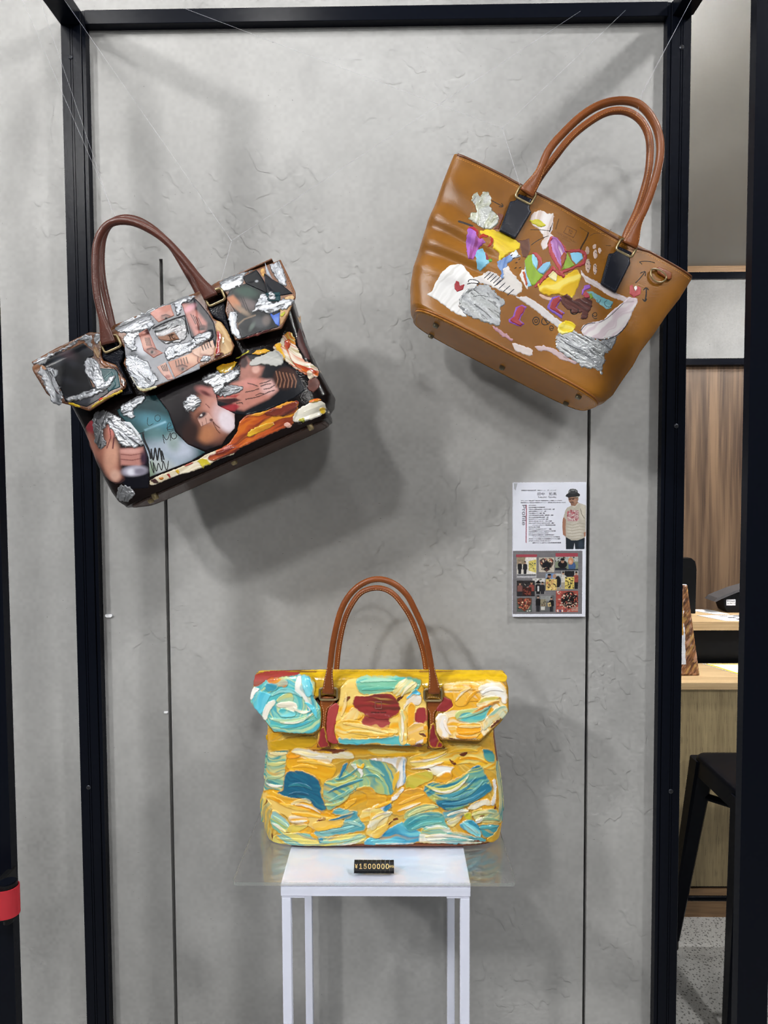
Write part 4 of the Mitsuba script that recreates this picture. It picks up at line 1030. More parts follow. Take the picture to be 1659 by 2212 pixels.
('yellow','body','paint_stroke','g',1.8,0.6,0.0,'c8c858 d8d070 b0b848',['d',np.float64(12.2)],[-892,968,-827,943,-761,929,-695,925,-630,933,-567,953,-507,984,-451,1024,-399,1073,-405,1080,-465,1042,-524,1013,-582,991,-640,976,-698,967,-759,964,-822,967,-889,978],[]),
('yellow','body','paint_stroke','g',1.8,0.6,0.0,'2a7f98 1f6f8c 4a9aa8',['d',np.float64(20.9)],[-862,815,-793,843,-724,870,-656,896,-587,922,-518,947,-449,973,-379,998,-309,1022,-311,1029,-385,1017,-458,1001,-530,981,-601,958,-670,930,-738,898,-803,862,-867,823],[]),
('yellow','body','paint_stroke','g',1.8,0.6,0.0,'8fc4b0 70b09c b8d0a0',['d',np.float64(28.6)],[-836,685,-774,700,-714,718,-655,741,-599,768,-545,800,-494,836,-445,876,-399,919,-405,926,-459,895,-514,866,-568,837,-621,809,-675,781,-729,752,-784,724,-840,696],[]),
('yellow','body','paint_stroke','g',1.8,0.6,0.0,'c8cc70 d8d880',['d',np.float64(19.7)],[-891,635,-838,623,-786,618,-734,622,-684,635,-637,656,-594,686,-554,723,-518,766,-524,771,-567,736,-610,708,-653,686,-697,668,-741,655,-787,647,-837,642,-890,644],[]),
('yellow','body','paint_stroke','g',1.8,0.6,0.0,'4a9a9c 3a8a94',['d',np.float64(28.3)],[-732,1021,-679,1023,-628,1031,-579,1045,-533,1065,-490,1092,-452,1124,-417,1162,-386,1203,-391,1208,-429,1173,-469,1144,-509,1117,-549,1094,-592,1074,-636,1056,-683,1041,-733,1029],[]),
('yellow','body','paint_stroke','g',1.8,0.6,0.0,'9ccaa4 b8d09c',['d',np.float64(-24.4)],[-256,1201,-213,1195,-174,1186,-137,1175,-103,1161,-69,1145,-36,1126,-2,1103,31,1075,37,1080,12,1116,-17,1149,-49,1175,-86,1196,-126,1210,-168,1217,-212,1217,-256,1211],[]),
('yellow','body','paint_stroke','g',1.8,0.6,0.0,'5aa090 4a9498',['d',np.float64(-15.3)],[-282,1073,-238,1078,-198,1079,-161,1076,-127,1069,-94,1058,-61,1043,-28,1024,4,998,9,1002,-16,1036,-46,1065,-80,1086,-118,1101,-158,1107,-199,1106,-242,1097,-284,1081],[]),
('yellow','body','paint_stroke','g',1.8,0.6,0.0,'2a7f90 3a8a8a',['d',np.float64(-8.1)],[-1475,905,-1423,917,-1375,922,-1329,923,-1285,920,-1242,914,-1197,903,-1152,887,-1105,865,-1100,872,-1140,906,-1183,934,-1230,953,-1279,964,-1329,965,-1380,957,-1430,940,-1478,916],[]),
('yellow','body','paint_stroke','g',1.8,0.6,0.0,'14506e 1a5a78',['d',np.float64(-0.0)],[-1474,779,-1433,787,-1393,793,-1354,796,-1315,798,-1276,799,-1237,797,-1197,794,-1156,788,-1155,794,-1193,809,-1233,821,-1274,827,-1315,829,-1356,825,-1397,817,-1437,804,-1477,786],[]),
('yellow','body','paint_stroke','g',1.8,0.6,0.0,'f0a414 e89808 f4b830',['d',np.float64(-26.6)],[-1840,705,-1792,701,-1748,692,-1706,680,-1665,667,-1625,652,-1585,636,-1545,618,-1504,598,-1498,606,-1530,638,-1564,667,-1602,691,-1644,710,-1688,722,-1735,728,-1785,727,-1837,716],[]),
('yellow','body','paint_stroke','g',1.8,0.6,0.0,'f6cc58 f2bc38',['d',np.float64(-14.0)],[-1612,640,-1556,614,-1498,592,-1439,572,-1378,558,-1317,547,-1254,542,-1191,541,-1129,543,-1128,553,-1188,567,-1248,581,-1307,595,-1366,608,-1425,620,-1485,631,-1546,642,-1608,652],[]),
('yellow','body','paint_stroke','g',1.8,0.6,0.0,'f2ead0 f6f2e6 ecdca0',['d',np.float64(-18.4)],[-1367,629,-1312,626,-1259,619,-1209,609,-1160,596,-1112,580,-1065,560,-1018,537,-972,508,-967,514,-1008,550,-1052,582,-1099,608,-1149,627,-1202,640,-1256,646,-1311,644,-1368,637],[]),
('yellow','body','paint_stroke','g',1.8,0.6,0.0,'f0a414 e89808 f4b830',['d',np.float64(-8.4)],[-1421,498,-1365,487,-1309,476,-1253,466,-1197,459,-1140,453,-1084,448,-1027,446,-970,444,-969,451,-1024,465,-1079,477,-1135,488,-1191,497,-1248,503,-1305,506,-1362,508,-1420,508],[]),
('yellow','body','paint_stroke','g',1.8,0.6,0.0,'d8dc70 a8d0b8',['d',np.float64(-35.8)],[-1722,424,-1696,401,-1668,379,-1639,358,-1608,339,-1577,322,-1544,306,-1510,292,-1475,279,-1471,286,-1498,309,-1526,332,-1555,353,-1585,373,-1616,390,-1648,406,-1682,420,-1716,433],[]),
('yellow','body','paint_stroke','g',1.8,0.6,0.0,'f2ead0 f6f2e6 ecdca0',['d',np.float64(-34.5)],[-1750,314,-1723,298,-1697,283,-1670,267,-1643,253,-1615,239,-1587,226,-1558,213,-1529,200,-1524,205,-1547,227,-1571,248,-1596,266,-1623,283,-1651,297,-1681,308,-1713,316,-1746,322],[]),
('yellow','body','paint_stroke','g',1.8,0.6,0.0,'f2ead0 f6f2e6 ecdca0',['d',np.float64(3.2)],[-1420,371,-1389,370,-1359,369,-1329,369,-1299,371,-1269,374,-1239,379,-1210,385,-1180,391,-1181,397,-1211,399,-1241,400,-1271,400,-1301,399,-1331,396,-1360,391,-1390,385,-1420,378],[]),
('yellow','body','paint_stroke','g',1.8,0.6,0.0,'a8d4cc 8cc8c4',['d',np.float64(11.3)],[-968,201,-900,205,-833,212,-766,220,-700,232,-634,246,-569,264,-505,284,-441,305,-443,313,-510,303,-576,292,-642,281,-708,269,-773,256,-839,241,-904,226,-969,210],[]),
('yellow','body','paint_stroke','g',1.8,0.6,0.0,'2a7f98 1f6f8c 4a9aa8',['d',np.float64(14.9)],[-837,404,-784,404,-732,407,-681,414,-630,425,-580,441,-532,460,-486,483,-441,509,-444,517,-494,504,-544,491,-593,479,-641,467,-690,454,-739,441,-788,428,-838,415],[]),
('yellow','body','paint_stroke','g',1.8,0.6,0.0,'b0d8c8 78b8b0',['d',np.float64(-17.7)],[-601,380,-562,373,-525,364,-489,354,-454,344,-420,333,-385,321,-349,308,-313,294,-309,300,-339,325,-371,348,-406,366,-442,380,-481,389,-520,394,-560,394,-600,390],[]),
('yellow','body','paint_stroke','g',1.8,0.6,0.0,'d8d87c b8d098',['d',np.float64(-4.8)],[-1665,77,-1582,76,-1501,72,-1420,68,-1340,65,-1260,62,-1180,61,-1101,62,-1021,63,-1021,70,-1099,80,-1178,89,-1258,96,-1337,100,-1417,102,-1498,101,-1580,96,-1664,86],[]),
('yellow','body','paint_stroke','g',1.8,0.6,0.0,'48a0a8 5ab0b0',['d',np.float64(-0.0)],[-1582,23,-1487,17,-1393,12,-1299,9,-1205,9,-1112,14,-1020,23,-928,36,-836,52,-837,59,-930,52,-1022,47,-1114,44,-1206,42,-1298,40,-1391,38,-1485,35,-1581,32],[]),
('yellow','body','paint_stroke','g',1.8,0.6,0.0,'a0d0b8 7cc0b0',['d',np.float64(6.8)],[-968,75,-884,66,-800,62,-716,64,-633,71,-550,84,-469,102,-389,126,-310,154,-312,161,-394,144,-475,130,-557,118,-638,108,-719,100,-801,92,-884,87,-968,84],[]),
('yellow','body','paint_stroke','g',1.8,0.6,0.0,'f2ead0 f6f2e6 ecdca0',['d',np.float64(10.6)],[-705,28,-650,26,-596,27,-542,31,-489,39,-436,50,-384,65,-334,84,-284,105,-286,110,-338,97,-390,86,-442,75,-494,66,-546,57,-599,48,-651,41,-705,34],[]),
('yellow','body','paint_stroke','g',1.8,0.6,0.0,'70c4d8 58b4d0',['d',np.float64(-0.0)],[-179,78,-113,78,-48,77,17,77,82,77,148,77,213,78,278,79,344,80,345,87,280,98,214,107,149,112,83,114,16,113,-49,107,-115,98,-180,87],[]),
('yellow','body','paint_stroke','g',1.8,0.6,0.0,'f2ead0 f6f2e6 ecdca0',['d',np.float64(-0.0)],[-101,42,-29,41,43,40,115,40,187,39,259,40,331,41,403,43,475,44,475,49,404,55,332,60,259,63,187,64,115,63,43,60,-29,55,-101,48],[]),
('yellow','body','paint_stroke','g',1.8,0.6,0.0,'f2ead0 f6f2e6 ecdca0',['d',np.float64(13.7)],[448,1289,524,1285,600,1286,675,1294,749,1308,822,1329,892,1356,961,1389,1027,1427,1024,1435,952,1408,881,1386,810,1366,740,1348,668,1332,596,1319,523,1307,448,1299],[]),
('yellow','body','paint_stroke','g',1.8,0.6,0.0,'f6d468 f0c040',['d',np.float64(16.7)],[603,1345,660,1342,717,1345,773,1352,827,1366,881,1384,932,1408,981,1436,1028,1469,1024,1475,972,1453,920,1433,869,1415,817,1400,765,1386,712,1373,658,1362,603,1353],[]),
('yellow','body','paint_stroke','g',1.8,0.6,0.0,'f4c838 f0b420',['d',np.float64(3.6)],[1055,1425,1113,1433,1169,1439,1224,1443,1279,1445,1335,1447,1391,1448,1448,1446,1507,1442,1508,1451,1451,1470,1393,1484,1335,1491,1277,1492,1219,1487,1162,1475,1106,1458,1052,1436],[]),
('yellow','body','paint_stroke','g',1.8,0.6,0.0,'f0a414 e89808 f4b830',['d',np.float64(-7.6)],[1223,1326,1280,1329,1334,1328,1386,1324,1437,1317,1488,1307,1540,1294,1592,1276,1647,1252,1652,1260,1604,1298,1553,1328,1500,1351,1444,1366,1388,1371,1332,1368,1276,1357,1221,1338],[]),
('yellow','body','paint_stroke','g',1.8,0.6,0.0,'f2ead0 f6f2e6 ecdca0',['d',np.float64(12.5)],[462,1180,527,1182,592,1188,657,1196,721,1208,785,1224,847,1243,909,1265,969,1290,967,1297,903,1283,840,1270,777,1257,714,1243,651,1230,588,1216,524,1202,461,1188],[]),
('yellow','body','paint_stroke','g',1.8,0.6,0.0,'d8cc70 c8c468',['d',np.float64(11.1)],[682,932,767,887,854,859,940,847,1027,854,1110,879,1190,921,1265,979,1335,1052,1329,1059,1250,997,1172,950,1095,917,1018,897,941,889,860,893,776,910,687,942],[]),
('yellow','body','paint_stroke','g',1.8,0.6,0.0,'2a7f98 1f6f8c 4a9aa8',['d',np.float64(15.5)],[710,850,814,802,918,774,1022,767,1123,782,1219,818,1311,876,1397,953,1477,1048,1471,1053,1381,968,1292,901,1202,853,1112,821,1019,806,923,806,822,824,714,860],[]),
('yellow','body','paint_stroke','g',1.8,0.6,0.0,'f2ead0 f6f2e6 ecdca0',['d',np.float64(17.7)],[739,906,826,861,913,834,998,827,1081,841,1160,876,1233,930,1301,1003,1363,1094,1358,1098,1288,1013,1217,948,1145,900,1072,870,996,856,917,857,832,876,742,913],[]),
('yellow','body','paint_stroke','g',1.8,0.6,0.0,'7cb4a4 5aa0a0',['d',np.float64(15.0)],[794,796,899,749,1005,721,1110,714,1214,728,1314,764,1411,820,1503,894,1591,986,1585,991,1489,909,1393,844,1299,797,1204,765,1108,750,1009,751,906,769,797,805],[]),
('yellow','body','paint_stroke','g',1.8,0.6,0.0,'4a98b0 3a8aa8',['d',np.float64(17.4)],[934,659,1027,647,1118,646,1209,654,1297,673,1382,703,1464,742,1542,790,1617,846,1612,853,1530,808,1448,770,1367,739,1285,713,1201,692,1116,678,1027,670,935,669],[]),
('yellow','body','paint_stroke','g',1.8,0.6,0.0,'8cb060 6aa070',['d',np.float64(8.7)],[990,592,1037,583,1084,578,1131,578,1178,582,1225,591,1270,604,1314,621,1357,642,1355,648,1309,636,1263,626,1218,618,1174,611,1129,606,1084,602,1038,600,990,599],[]),
('yellow','body','paint_stroke','g',1.8,0.6,0.0,'f4c050 f0b434',['d',np.float64(21.4)],[264,645,314,661,365,677,414,694,464,712,512,732,560,753,608,774,657,797,654,804,602,794,550,782,499,767,448,750,399,730,352,707,305,682,259,655],[]),
('yellow','body','paint_stroke','g',1.8,0.6,0.0,'f2ead0 f6f2e6 ecdca0',['d',np.float64(21.0)],[234,538,281,552,328,568,374,583,419,600,464,618,509,636,554,655,599,675,597,680,549,670,502,658,455,644,408,628,363,610,318,590,274,568,231,544],[]),
('yellow','body','paint_stroke','g',1.8,0.6,0.0,'e0dca0 d4d488',['d',np.float64(18.4)],[404,469,455,493,506,514,557,533,608,551,660,567,712,582,766,595,822,606,822,614,764,615,707,612,650,604,595,589,542,569,491,543,443,513,398,478],[]),
('yellow','body','paint_stroke','g',1.8,0.6,0.0,'2f8a98 2a8098',['d',np.float64(15.5)],[403,333,464,361,525,385,585,406,646,424,708,439,771,452,837,462,905,469,905,478,836,486,767,487,700,482,634,468,570,447,509,418,451,383,397,343],[]),
('yellow','body','paint_stroke','g',1.8,0.6,0.0,'8cc8b0 a0d0b8',['d',np.float64(13.2)],[458,266,516,287,575,305,633,321,691,335,750,348,809,359,870,368,932,375,932,382,869,387,806,388,744,383,683,372,622,355,564,333,508,306,453,275],[]),
('yellow','body','paint_stroke','g',1.8,0.6,0.0,'c8d070 d8d890',['d',np.float64(4.1)],[653,239,703,255,751,266,799,274,846,279,893,281,941,280,990,275,1042,266,1044,274,995,294,945,308,894,316,843,316,793,309,743,295,695,274,649,248],[]),
('yellow','body','paint_stroke','g',1.8,0.6,0.0,'f2ead0 f6f2e6 ecdca0',['d',np.float64(-2.4)],[679,145,765,153,849,157,932,158,1015,156,1097,150,1180,142,1264,130,1349,112,1351,120,1269,150,1186,172,1102,188,1017,196,932,196,846,189,762,175,678,154],[]),
('yellow','body','paint_stroke','g',1.8,0.6,0.0,'78b8a8 5aa8a8',['d',np.float64(-0.0)],[706,92,797,93,888,93,979,93,1069,92,1160,91,1251,90,1342,87,1434,82,1434,89,1343,104,1252,115,1161,121,1069,124,978,123,887,119,796,111,706,100],[]),
('yellow','body','paint_stroke','g',1.8,0.6,0.0,'3a98a8 4aa4b0',['d',np.float64(-10.6)],[1014,212,1070,202,1126,191,1182,180,1237,169,1293,158,1349,147,1405,135,1462,121,1464,128,1410,152,1356,173,1300,190,1244,203,1187,213,1130,219,1072,221,1015,221],[]),
('yellow','body','paint_stroke','g',1.8,0.6,0.0,'f2ead0 f6f2e6 ecdca0',['d',np.float64(14.6)],[1019,470,1059,486,1098,499,1138,511,1177,521,1216,530,1256,537,1298,543,1341,547,1341,554,1297,560,1254,562,1211,560,1169,553,1128,540,1088,523,1051,502,1015,477],[]),
('yellow','body','paint_stroke','g',1.8,0.6,0.0,'d8d090 e8e0b0',['d',np.float64(6.8)],[1398,463,1442,477,1486,487,1528,494,1571,497,1614,498,1659,495,1705,487,1755,474,1757,480,1709,504,1662,521,1614,531,1567,533,1521,527,1476,514,1434,495,1394,471],[]),
('yellow','body','paint_stroke','g',1.8,0.6,0.0,'8cb88c 70a890',['d',np.float64(-0.0)],[1467,392,1514,396,1560,397,1606,396,1651,393,1697,386,1744,377,1793,362,1845,339,1848,345,1798,379,1749,403,1701,419,1652,428,1604,430,1556,426,1510,416,1465,401],[]),
('yellow','body','paint_stroke','g',1.8,0.6,0.0,'70c0c0 58b0b8',['d',np.float64(2.9)],[1521,281,1557,271,1593,263,1629,257,1666,253,1703,251,1740,251,1777,251,1815,251,1814,258,1775,269,1737,277,1701,283,1665,287,1629,289,1593,290,1558,289,1522,289],[]),
('yellow','body','paint_stroke','g',1.8,0.6,0.0,'a0e4ec c0ecf0',['d',np.float64(-39.1)],[1266,358,1295,336,1324,314,1351,292,1378,270,1406,247,1433,225,1461,201,1489,175,1495,179,1475,212,1454,243,1429,271,1402,296,1372,319,1340,337,1306,353,1270,366],[]),
('yellow','body','paint_stroke','g',1.8,0.6,0.0,'f0a414 e89808 f4b830',['d',np.float64(18.4)],[-102,605,-69,610,-36,617,-4,625,28,634,59,645,90,658,120,672,150,688,148,694,115,688,82,682,50,674,18,665,-14,654,-45,641,-75,627,-105,612],[]),
('yellow','body','paint_stroke','g',1.8,0.6,0.0,'f2ead0 f6f2e6 ecdca0',['d',np.float64(19.3)],[-157,428,-123,449,-90,466,-57,481,-24,493,9,504,44,513,81,520,121,524,121,531,81,538,41,540,2,536,-36,527,-72,511,-105,490,-136,465,-163,435],[]),
('yellow','body','paint_stroke','g',1.8,0.6,0.0,'f4f4f2',['d',np.float64(-91.1)],[346,1335,344,1290,343,1245,341,1201,340,1157,339,1112,339,1068,338,1023,337,978,343,978,354,1022,362,1066,368,1111,371,1156,370,1201,367,1246,361,1291,353,1335],[]),
('yellow','body','paint_stroke','m',0.6,1.0,10.8,'8c2428 962a2c',['d',85.0],[-979,1834,-885,1849,-885,1672,-825,1562,-1013,1554],[]),
('yellow','body','paint_stroke','m',0.6,1.0,10.8,'8c2428 962a2c',['d',85.0],[748,1775,776,1908,833,1908,849,1702,975,1547,725,1543],[]),
('yellow','flap','paint_stroke','g',1.0,0.6,0.0,'d2a812 e2ba1a caa016 d8b01a',['d',0.0],[-1321,2672,-590,2677,259,2679,1534,2662,1966,2654,1952,2536,1680,2585,1529,2568,991,2549,913,2455,705,2455,527,2524,230,2604,-401,2605,-565,2587,-651,2471,-950,2355,-1069,2326,-1043,2551,-1158,2633,-1296,2643],[]),
('yellow','flap','paint_stroke','m',1.2,1.0,0.0,'93302a a03630 8c3a24',['d',5.0],[-1991,2643,-1321,2669,-1342,2643,-1518,2622,-1816,2600,-1924,2499,-2013,2479,-2005,2600],[]),
('yellow','flap','paint_stroke','g',1.6,0.5,0.0,'58bcc0 8ad0c0 46a8b8 c8dca0 5cb8b8',['s',-1500,2197],[-2020,2472,-1814,2588,-1518,2622,-1312,2643,-1156,2622,-1042,2538,-1069,2312,-963,2168,-960,1900,-982,1837,-1084,1771,-1686,1799,-2066,2241,-2061,2284],[]),
('yellow','flap','paint_stroke','g',2,1.0,0.0,'3eb4d4 58c4dc 6cd0e4',['d',60.0],[-2051,2255,-1967,2429,-1832,2385,-1727,2370,-1800,2269,-1858,2126,-1908,2055],[]),
('yellow','flap','paint_stroke','g',2,1.0,0.0,'ece8d0 f2efe4',['d',65.0],[-1870,2026,-1843,2169,-1770,2255,-1651,2284,-1709,2183,-1782,2069,-1809,1956],[]),
('yellow','flap','paint_stroke','g',2,1.0,0.0,'8cb878 a0c088 d0d080',['d',20.0],[-1651,2298,-1503,2385,-1413,2399,-1382,2240,-1441,2211,-1620,2212],[]),
('yellow','flap','paint_stroke','g',2,1.0,0.0,'b8a020 d89a28 c86a30 8c9a30',['d',0.0],[-1814,2588,-1606,2606,-1463,2551,-1504,2471,-1609,2485,-1807,2539],[]),
('yellow','flap','paint_stroke','g',2,1.0,0.0,'3a98b0 58a8b8',['d',10.0],[-1849,2499,-1792,2539,-1656,2526,-1623,2471,-1712,2399,-1832,2428],[]),
('yellow','flap','paint_stroke','g',2.2,1.0,0.0,'4ab8bc 80ccb8 5cb0a0 c0d8a0 48b4c4',['s',-1446,2526],[-1794,1956,-1617,2012,-1379,2026,-1171,2083,-1023,2168,-966,2126,-969,1900,-1024,1823,-1107,1783,-1668,1805],[]),
('yellow','flap','paint_stroke','g',2,1.0,0.0,'f0efe8 e6e8e0 d8e0d0',['d',-70.0],[-1341,2638,-1279,2633,-1252,2538,-1144,2341,-1083,2211,-1126,2097,-1172,2211,-1263,2355,-1368,2414,-1356,2526],[]),
('yellow','flap','paint_stroke','g',2.4,1.0,0.0,'40b8d8 6accdc 80d4e0',['d',-75.0],[-1265,2638,-1157,2627,-1088,2551,-1069,2442,-1143,2312,-1204,2399,-1251,2525],[]),
('yellow','flap','paint_stroke','g',2,1.0,0.0,'e0c050 ecd478',['d',80.0],[-1154,2611,-1061,2588,-1033,2485,-1072,2326,-1114,2384,-1070,2471],[]),
('yellow','flap','paint_stroke','g',2.2,1.0,0.0,'eec860 f0ead0 f4ecd8',['d',-15.0],[-1650,2226,-1471,2255,-1352,2240,-1321,2140,-1380,2097,-1500,2169,-1634,2169],[]),
('yellow','flap','paint_stroke','g',3,1.0,0.0,'4ac4d0 80dce0 48a8b8',['d',20.0],[-1648,2112,-1560,2154,-1380,2111,-1335,2069,-1408,2026,-1572,2026],[]),
('yellow','flap','paint_stroke','g',1.8,1.0,0.0,'f4f2ec',[],[-2027,2458,-1998,2475,-1922,2443,-1982,2400,-2047,2277,-2061,2298],[]),
('yellow','flap','paint_stroke','m',1,1.0,0.0,'9c2f30 a83a38',['d',80.0],[-843,2097,-799,2175,-680,2233,-694,2040,-767,1872,-743,1733,-676,1637,-771,1630,-861,1698],[]),
('yellow','flap','paint_stroke','g',1.4,0.4,0.0,'f0aa20 f2c040 eec868 f4d478',['d',8.0],[-651,2457,-535,2587,-386,2599,-129,2525,257,2498,618,2550,690,2383,713,1816,696,1637,252,1610,-661,1623,-706,1691,-737,1816,-723,1984,-680,2154],[]),
('yellow','flap','paint_stroke','g',2.4,1.0,0.0,'8cc8a8 70b898 48b8b8 98d0b0',['d',0.0],[-413,2525,-371,2599,-236,2616,258,2610,455,2598,628,2586,601,2470,467,2398,257,2398,79,2398,-70,2369,-263,2355,-368,2398],[]),
('yellow','flap','paint_stroke','g',2,1.0,0.0,'e8cc60 f0e4b0 e0d488 f2e8c8',['d',45.0],[163,2412,268,2550,419,2598,537,2550,551,2484,416,2383,267,2354,208,2326],[]),
('yellow','flap','paint_stroke','m',1.2,2,0.0,'8c2c2c 9a3834 a84440',['d',0.0],[-334,2012,-234,2040,-70,2054,108,2040,130,1955,107,1885,18,1830,-130,1872,-293,1886],[]),
('yellow','flap','paint_stroke','g',1.8,1,0.0,'8c2c2c 96302e 6a2a20',['d',0.0],[-457,2268,-405,2355,-308,2333,-189,2348,-70,2376,109,2391,198,2333,243,2254,287,2168,256,2082,167,2012,19,1991,-159,2012,-293,2068,-397,2140,-449,2197],[]),
('yellow','flap','paint_stroke','g',2,1.0,0.0,'f2b828 f4d890 f0a820',['d',50.0],[-664,1970,-575,2012,-457,2182,-353,2111,-300,2012,-426,1984],[]),
('yellow','flap','paint_stroke','g',2,1.0,0.0,'e8bc48 f0cc68 eeb430 f4dc90',['d',-4.0],[-723,1956,-501,1984,-322,1956,-293,1886,-70,1872,254,1830,225,1760,18,1705,-277,1733,-469,1705,-706,1719],[]),
('yellow','flap','paint_stroke','g',2,1.0,0.0,'48b0b8 60bcc0 3ca0b0 7cccc8',['d',0.0],[-706,1719,-573,1705,-277,1705,18,1719,253,1760,461,1754,248,1678,431,1623,430,1607,18,1610,-70,1653,-277,1620,-454,1626,-646,1634],[]),
('yellow','flap','paint_stroke','g',2,1.0,0.0,'f0b030 f4dc98',['d',8.0],[-179,1774,-2,1774,190,1816,205,1788,42,1719,-179,1705],[]),
('yellow','flap','paint_stroke','g',2,1.0,0.0,'f0ecd8 e4dc98 f2c050 d8d8a0',['d',88.0],[266,2097,325,2139,399,2068,383,1872,396,1678,351,1616,278,1630,264,1816],[]),
('yellow','flap','paint_stroke','g',2,1.0,0.0,'f2f0ea e8d8c0 58b0c8',['s',592,2125],[326,2168,416,2325,520,2369,624,2340,623,2239,534,2182,460,2254,385,2196,340,2125],[]),
('yellow','flap','paint_stroke','g',2,1.0,0.0,'48b8dc 60c4e0',['d',50.0],[371,2297,476,2398,536,2470,617,2354,505,2369,416,2311],[]),
('yellow','flap','paint_stroke','g',2,1.0,0.0,'f0a418 f2ac28',['d',85.0],[415,2211,475,2239,533,2153,503,2040,494,1927,442,1885,405,1899,414,2040],[]),
('yellow','flap','paint_stroke','m',1.2,1.0,0.0,'9c2c30 a83438',['d',80.0],[518,2097,563,2168,682,2182,705,2096,706,1969,650,1913,502,1941],[]),
('yellow','flap','paint_stroke','g',1.8,1.0,0.0,'f0ecec f4f2f0 e8dce0 f0c060',['d',20.0],[412,1844,472,1927,591,1941,694,1899,693,1844,619,1816,559,1788,647,1705,631,1637,440,1637,411,1733],[]),
('yellow','flap','paint_stroke','g',1.8,1.0,0.0,'f0a820',[],[649,1885,703,1899,706,1705,661,1630,647,1705,677,1761],[]),
('yellow','flap','paint_stroke','g',1.8,1.0,0.0,'f2b030',[],[441,1705,529,1692,513,1616,425,1626],[]),
('yellow','flap','bare_patch','g',0.5,1.0,0.0,'70381c 623018',[],[567,1788,619,1802,707,1761,691,1719,618,1740],[]),
('yellow','flap','bare_patch','g',0.5,1.0,0.0,'70381c 623018',[],[454,1612,528,1637,638,1617,628,1585,469,1588],[]),
('yellow','flap','bare_patch','g',0.5,1.0,0.0,'70381c 623018',[],[222,2311,327,2354,356,2325,267,2254,237,2239],[]),
('yellow','flap','bare_patch','g',0.5,1.0,0.0,'74360f',[],[-606,2283,-547,2341,-487,2340,-502,2268,-576,2233,-613,2240],[]),
('yellow','flap','paint_stroke','m',1,1.0,0.0,'8c2426 962c2c',['d',30.0],[844,2111,950,2239,981,2325,1113,2239,1097,2153,978,2096],[]),
('yellow','flap','paint_stroke','g',1.4,0.4,0.0,'f0b43a f4ce78 f6e6c0 eeb028',['s',1144,1542],[954,2524,1314,2562,1689,2579,1892,2536,1954,2469,1966,2096,1820,1934,1537,1689,978,1692,850,1795,846,1983,948,2068,1112,2182,1099,2268,981,2340],[]),
('yellow','flap','paint_stroke','g',2,1.0,0.0,'f2b030 f4c050 eea824 f6d27a',['d',-60.0],[1087,2497,1222,2523,1490,2523,1574,2325,1543,2253,1366,2267,1305,2182,1157,2182,1114,2311],[]),
('yellow','flap','paint_stroke','g',2,1.0,0.0,'f4f2ee efe8d8 f0dcb0',['d',-20.0],[1502,2469,1654,2536,1819,2549,1926,2482,1963,2339,1942,2210,1869,2238,1856,2339,1604,2325,1531,2397],[]),
('yellow','flap','paint_stroke','g',2,1.0,0.0,'ece0a0 e0d060 f0ecd0',['d',12.0],[1544,2282,1604,2325,1782,2339,1841,2310,1736,2253,1586,2181,1453,2181],[]),
('yellow','flap','paint_stroke','g',2.4,1.0,0.0,'58b8bc 88c8a8 48a8b4 c0cc80',['d',15.0],[1140,2040,1185,2110,1393,2139,1601,2181,1750,2238,1674,2124,1627,2011,1552,1955,1389,1927,1183,1969],[]),
('yellow','flap','paint_stroke','g',2,1.0,0.0,'d8902a c87a20 e0b050',['d',25.0],[1392,2082,1602,2210,1825,2281,1839,2238,1675,2196,1481,2096],[]),
('yellow','flap','paint_stroke','g',1.8,1.0,0.0,'f2ece4 f4d8a0 f4f0ea',['d',80.0],[859,2054,992,2068,1050,1997,974,1871,1075,1761,1000,1699,884,1754,847,1899],[]),
('yellow','flap','paint_stroke','g',2,1.0,0.0,'f2a820 f4bc48 f6d080 f0a020',['d',-3.0],[1167,1927,1374,1927,1537,1941,1563,1816,1442,1699,1222,1712,1134,1740],[]),
('yellow','flap','paint_stroke','g',2,1.0,0.0,'f0eee6 d8d4a8 88b8a8 f0d080',['d',42.0],[1823,2181,1949,2196,1958,2082,1870,1990,1744,1969,1653,1871,1592,1816,1565,1899,1657,2040],[]),
('yellow','flap','bare_patch','g',0.5,1.0,0.0,'70381c 5c2c14',[],[1668,1871,1759,1969,1878,2025,1839,1948,1696,1837],[]),
('yellow','flap','bare_patch','g',0.5,1.0,0.0,'70381c 5c2c14',[],[1016,1733,1148,1699,1236,1686,1044,1692],[]),
('yellow','flap','paint_stroke','g',1.8,0.6,0.0,'a8dcd4 8ccccc',['d',np.float64(-1.8)],[-1722,2335,-1661,2367,-1603,2387,-1549,2397,-1497,2399,-1445,2394,-1389,2381,-1330,2357,-1267,2322,-1259,2331,-1313,2382,-1371,2421,-1432,2447,-1496,2457,-1559,2452,-1621,2430,-1678,2395,-1731,2347],[]),
('yellow','flap','paint_stroke','g',1.8,0.6,0.0,'c8dca0 a8d4b4',['d',np.float64(2.9)],[-1767,2006,-1693,1978,-1617,1958,-1540,1947,-1463,1945,-1387,1954,-1312,1973,-1239,2000,-1168,2036,-1172,2045,-1248,2025,-1322,2010,-1395,2001,-1467,1996,-1539,1995,-1612,1998,-1687,2005,-1764,2018],[]),
('yellow','flap','paint_stroke','g',1.8,0.6,0.0,'48b0c0 3ca8bc',['d',np.float64(13.2)],[-1583,1865,-1517,1861,-1450,1862,-1384,1868,-1320,1879,-1256,1897,-1195,1920,-1135,1947,-1078,1979,-1082,1988,-1146,1971,-1209,1956,-1271,1942,-1333,1929,-1394,1915,-1457,1902,-1520,1889,-1584,1878],[]),
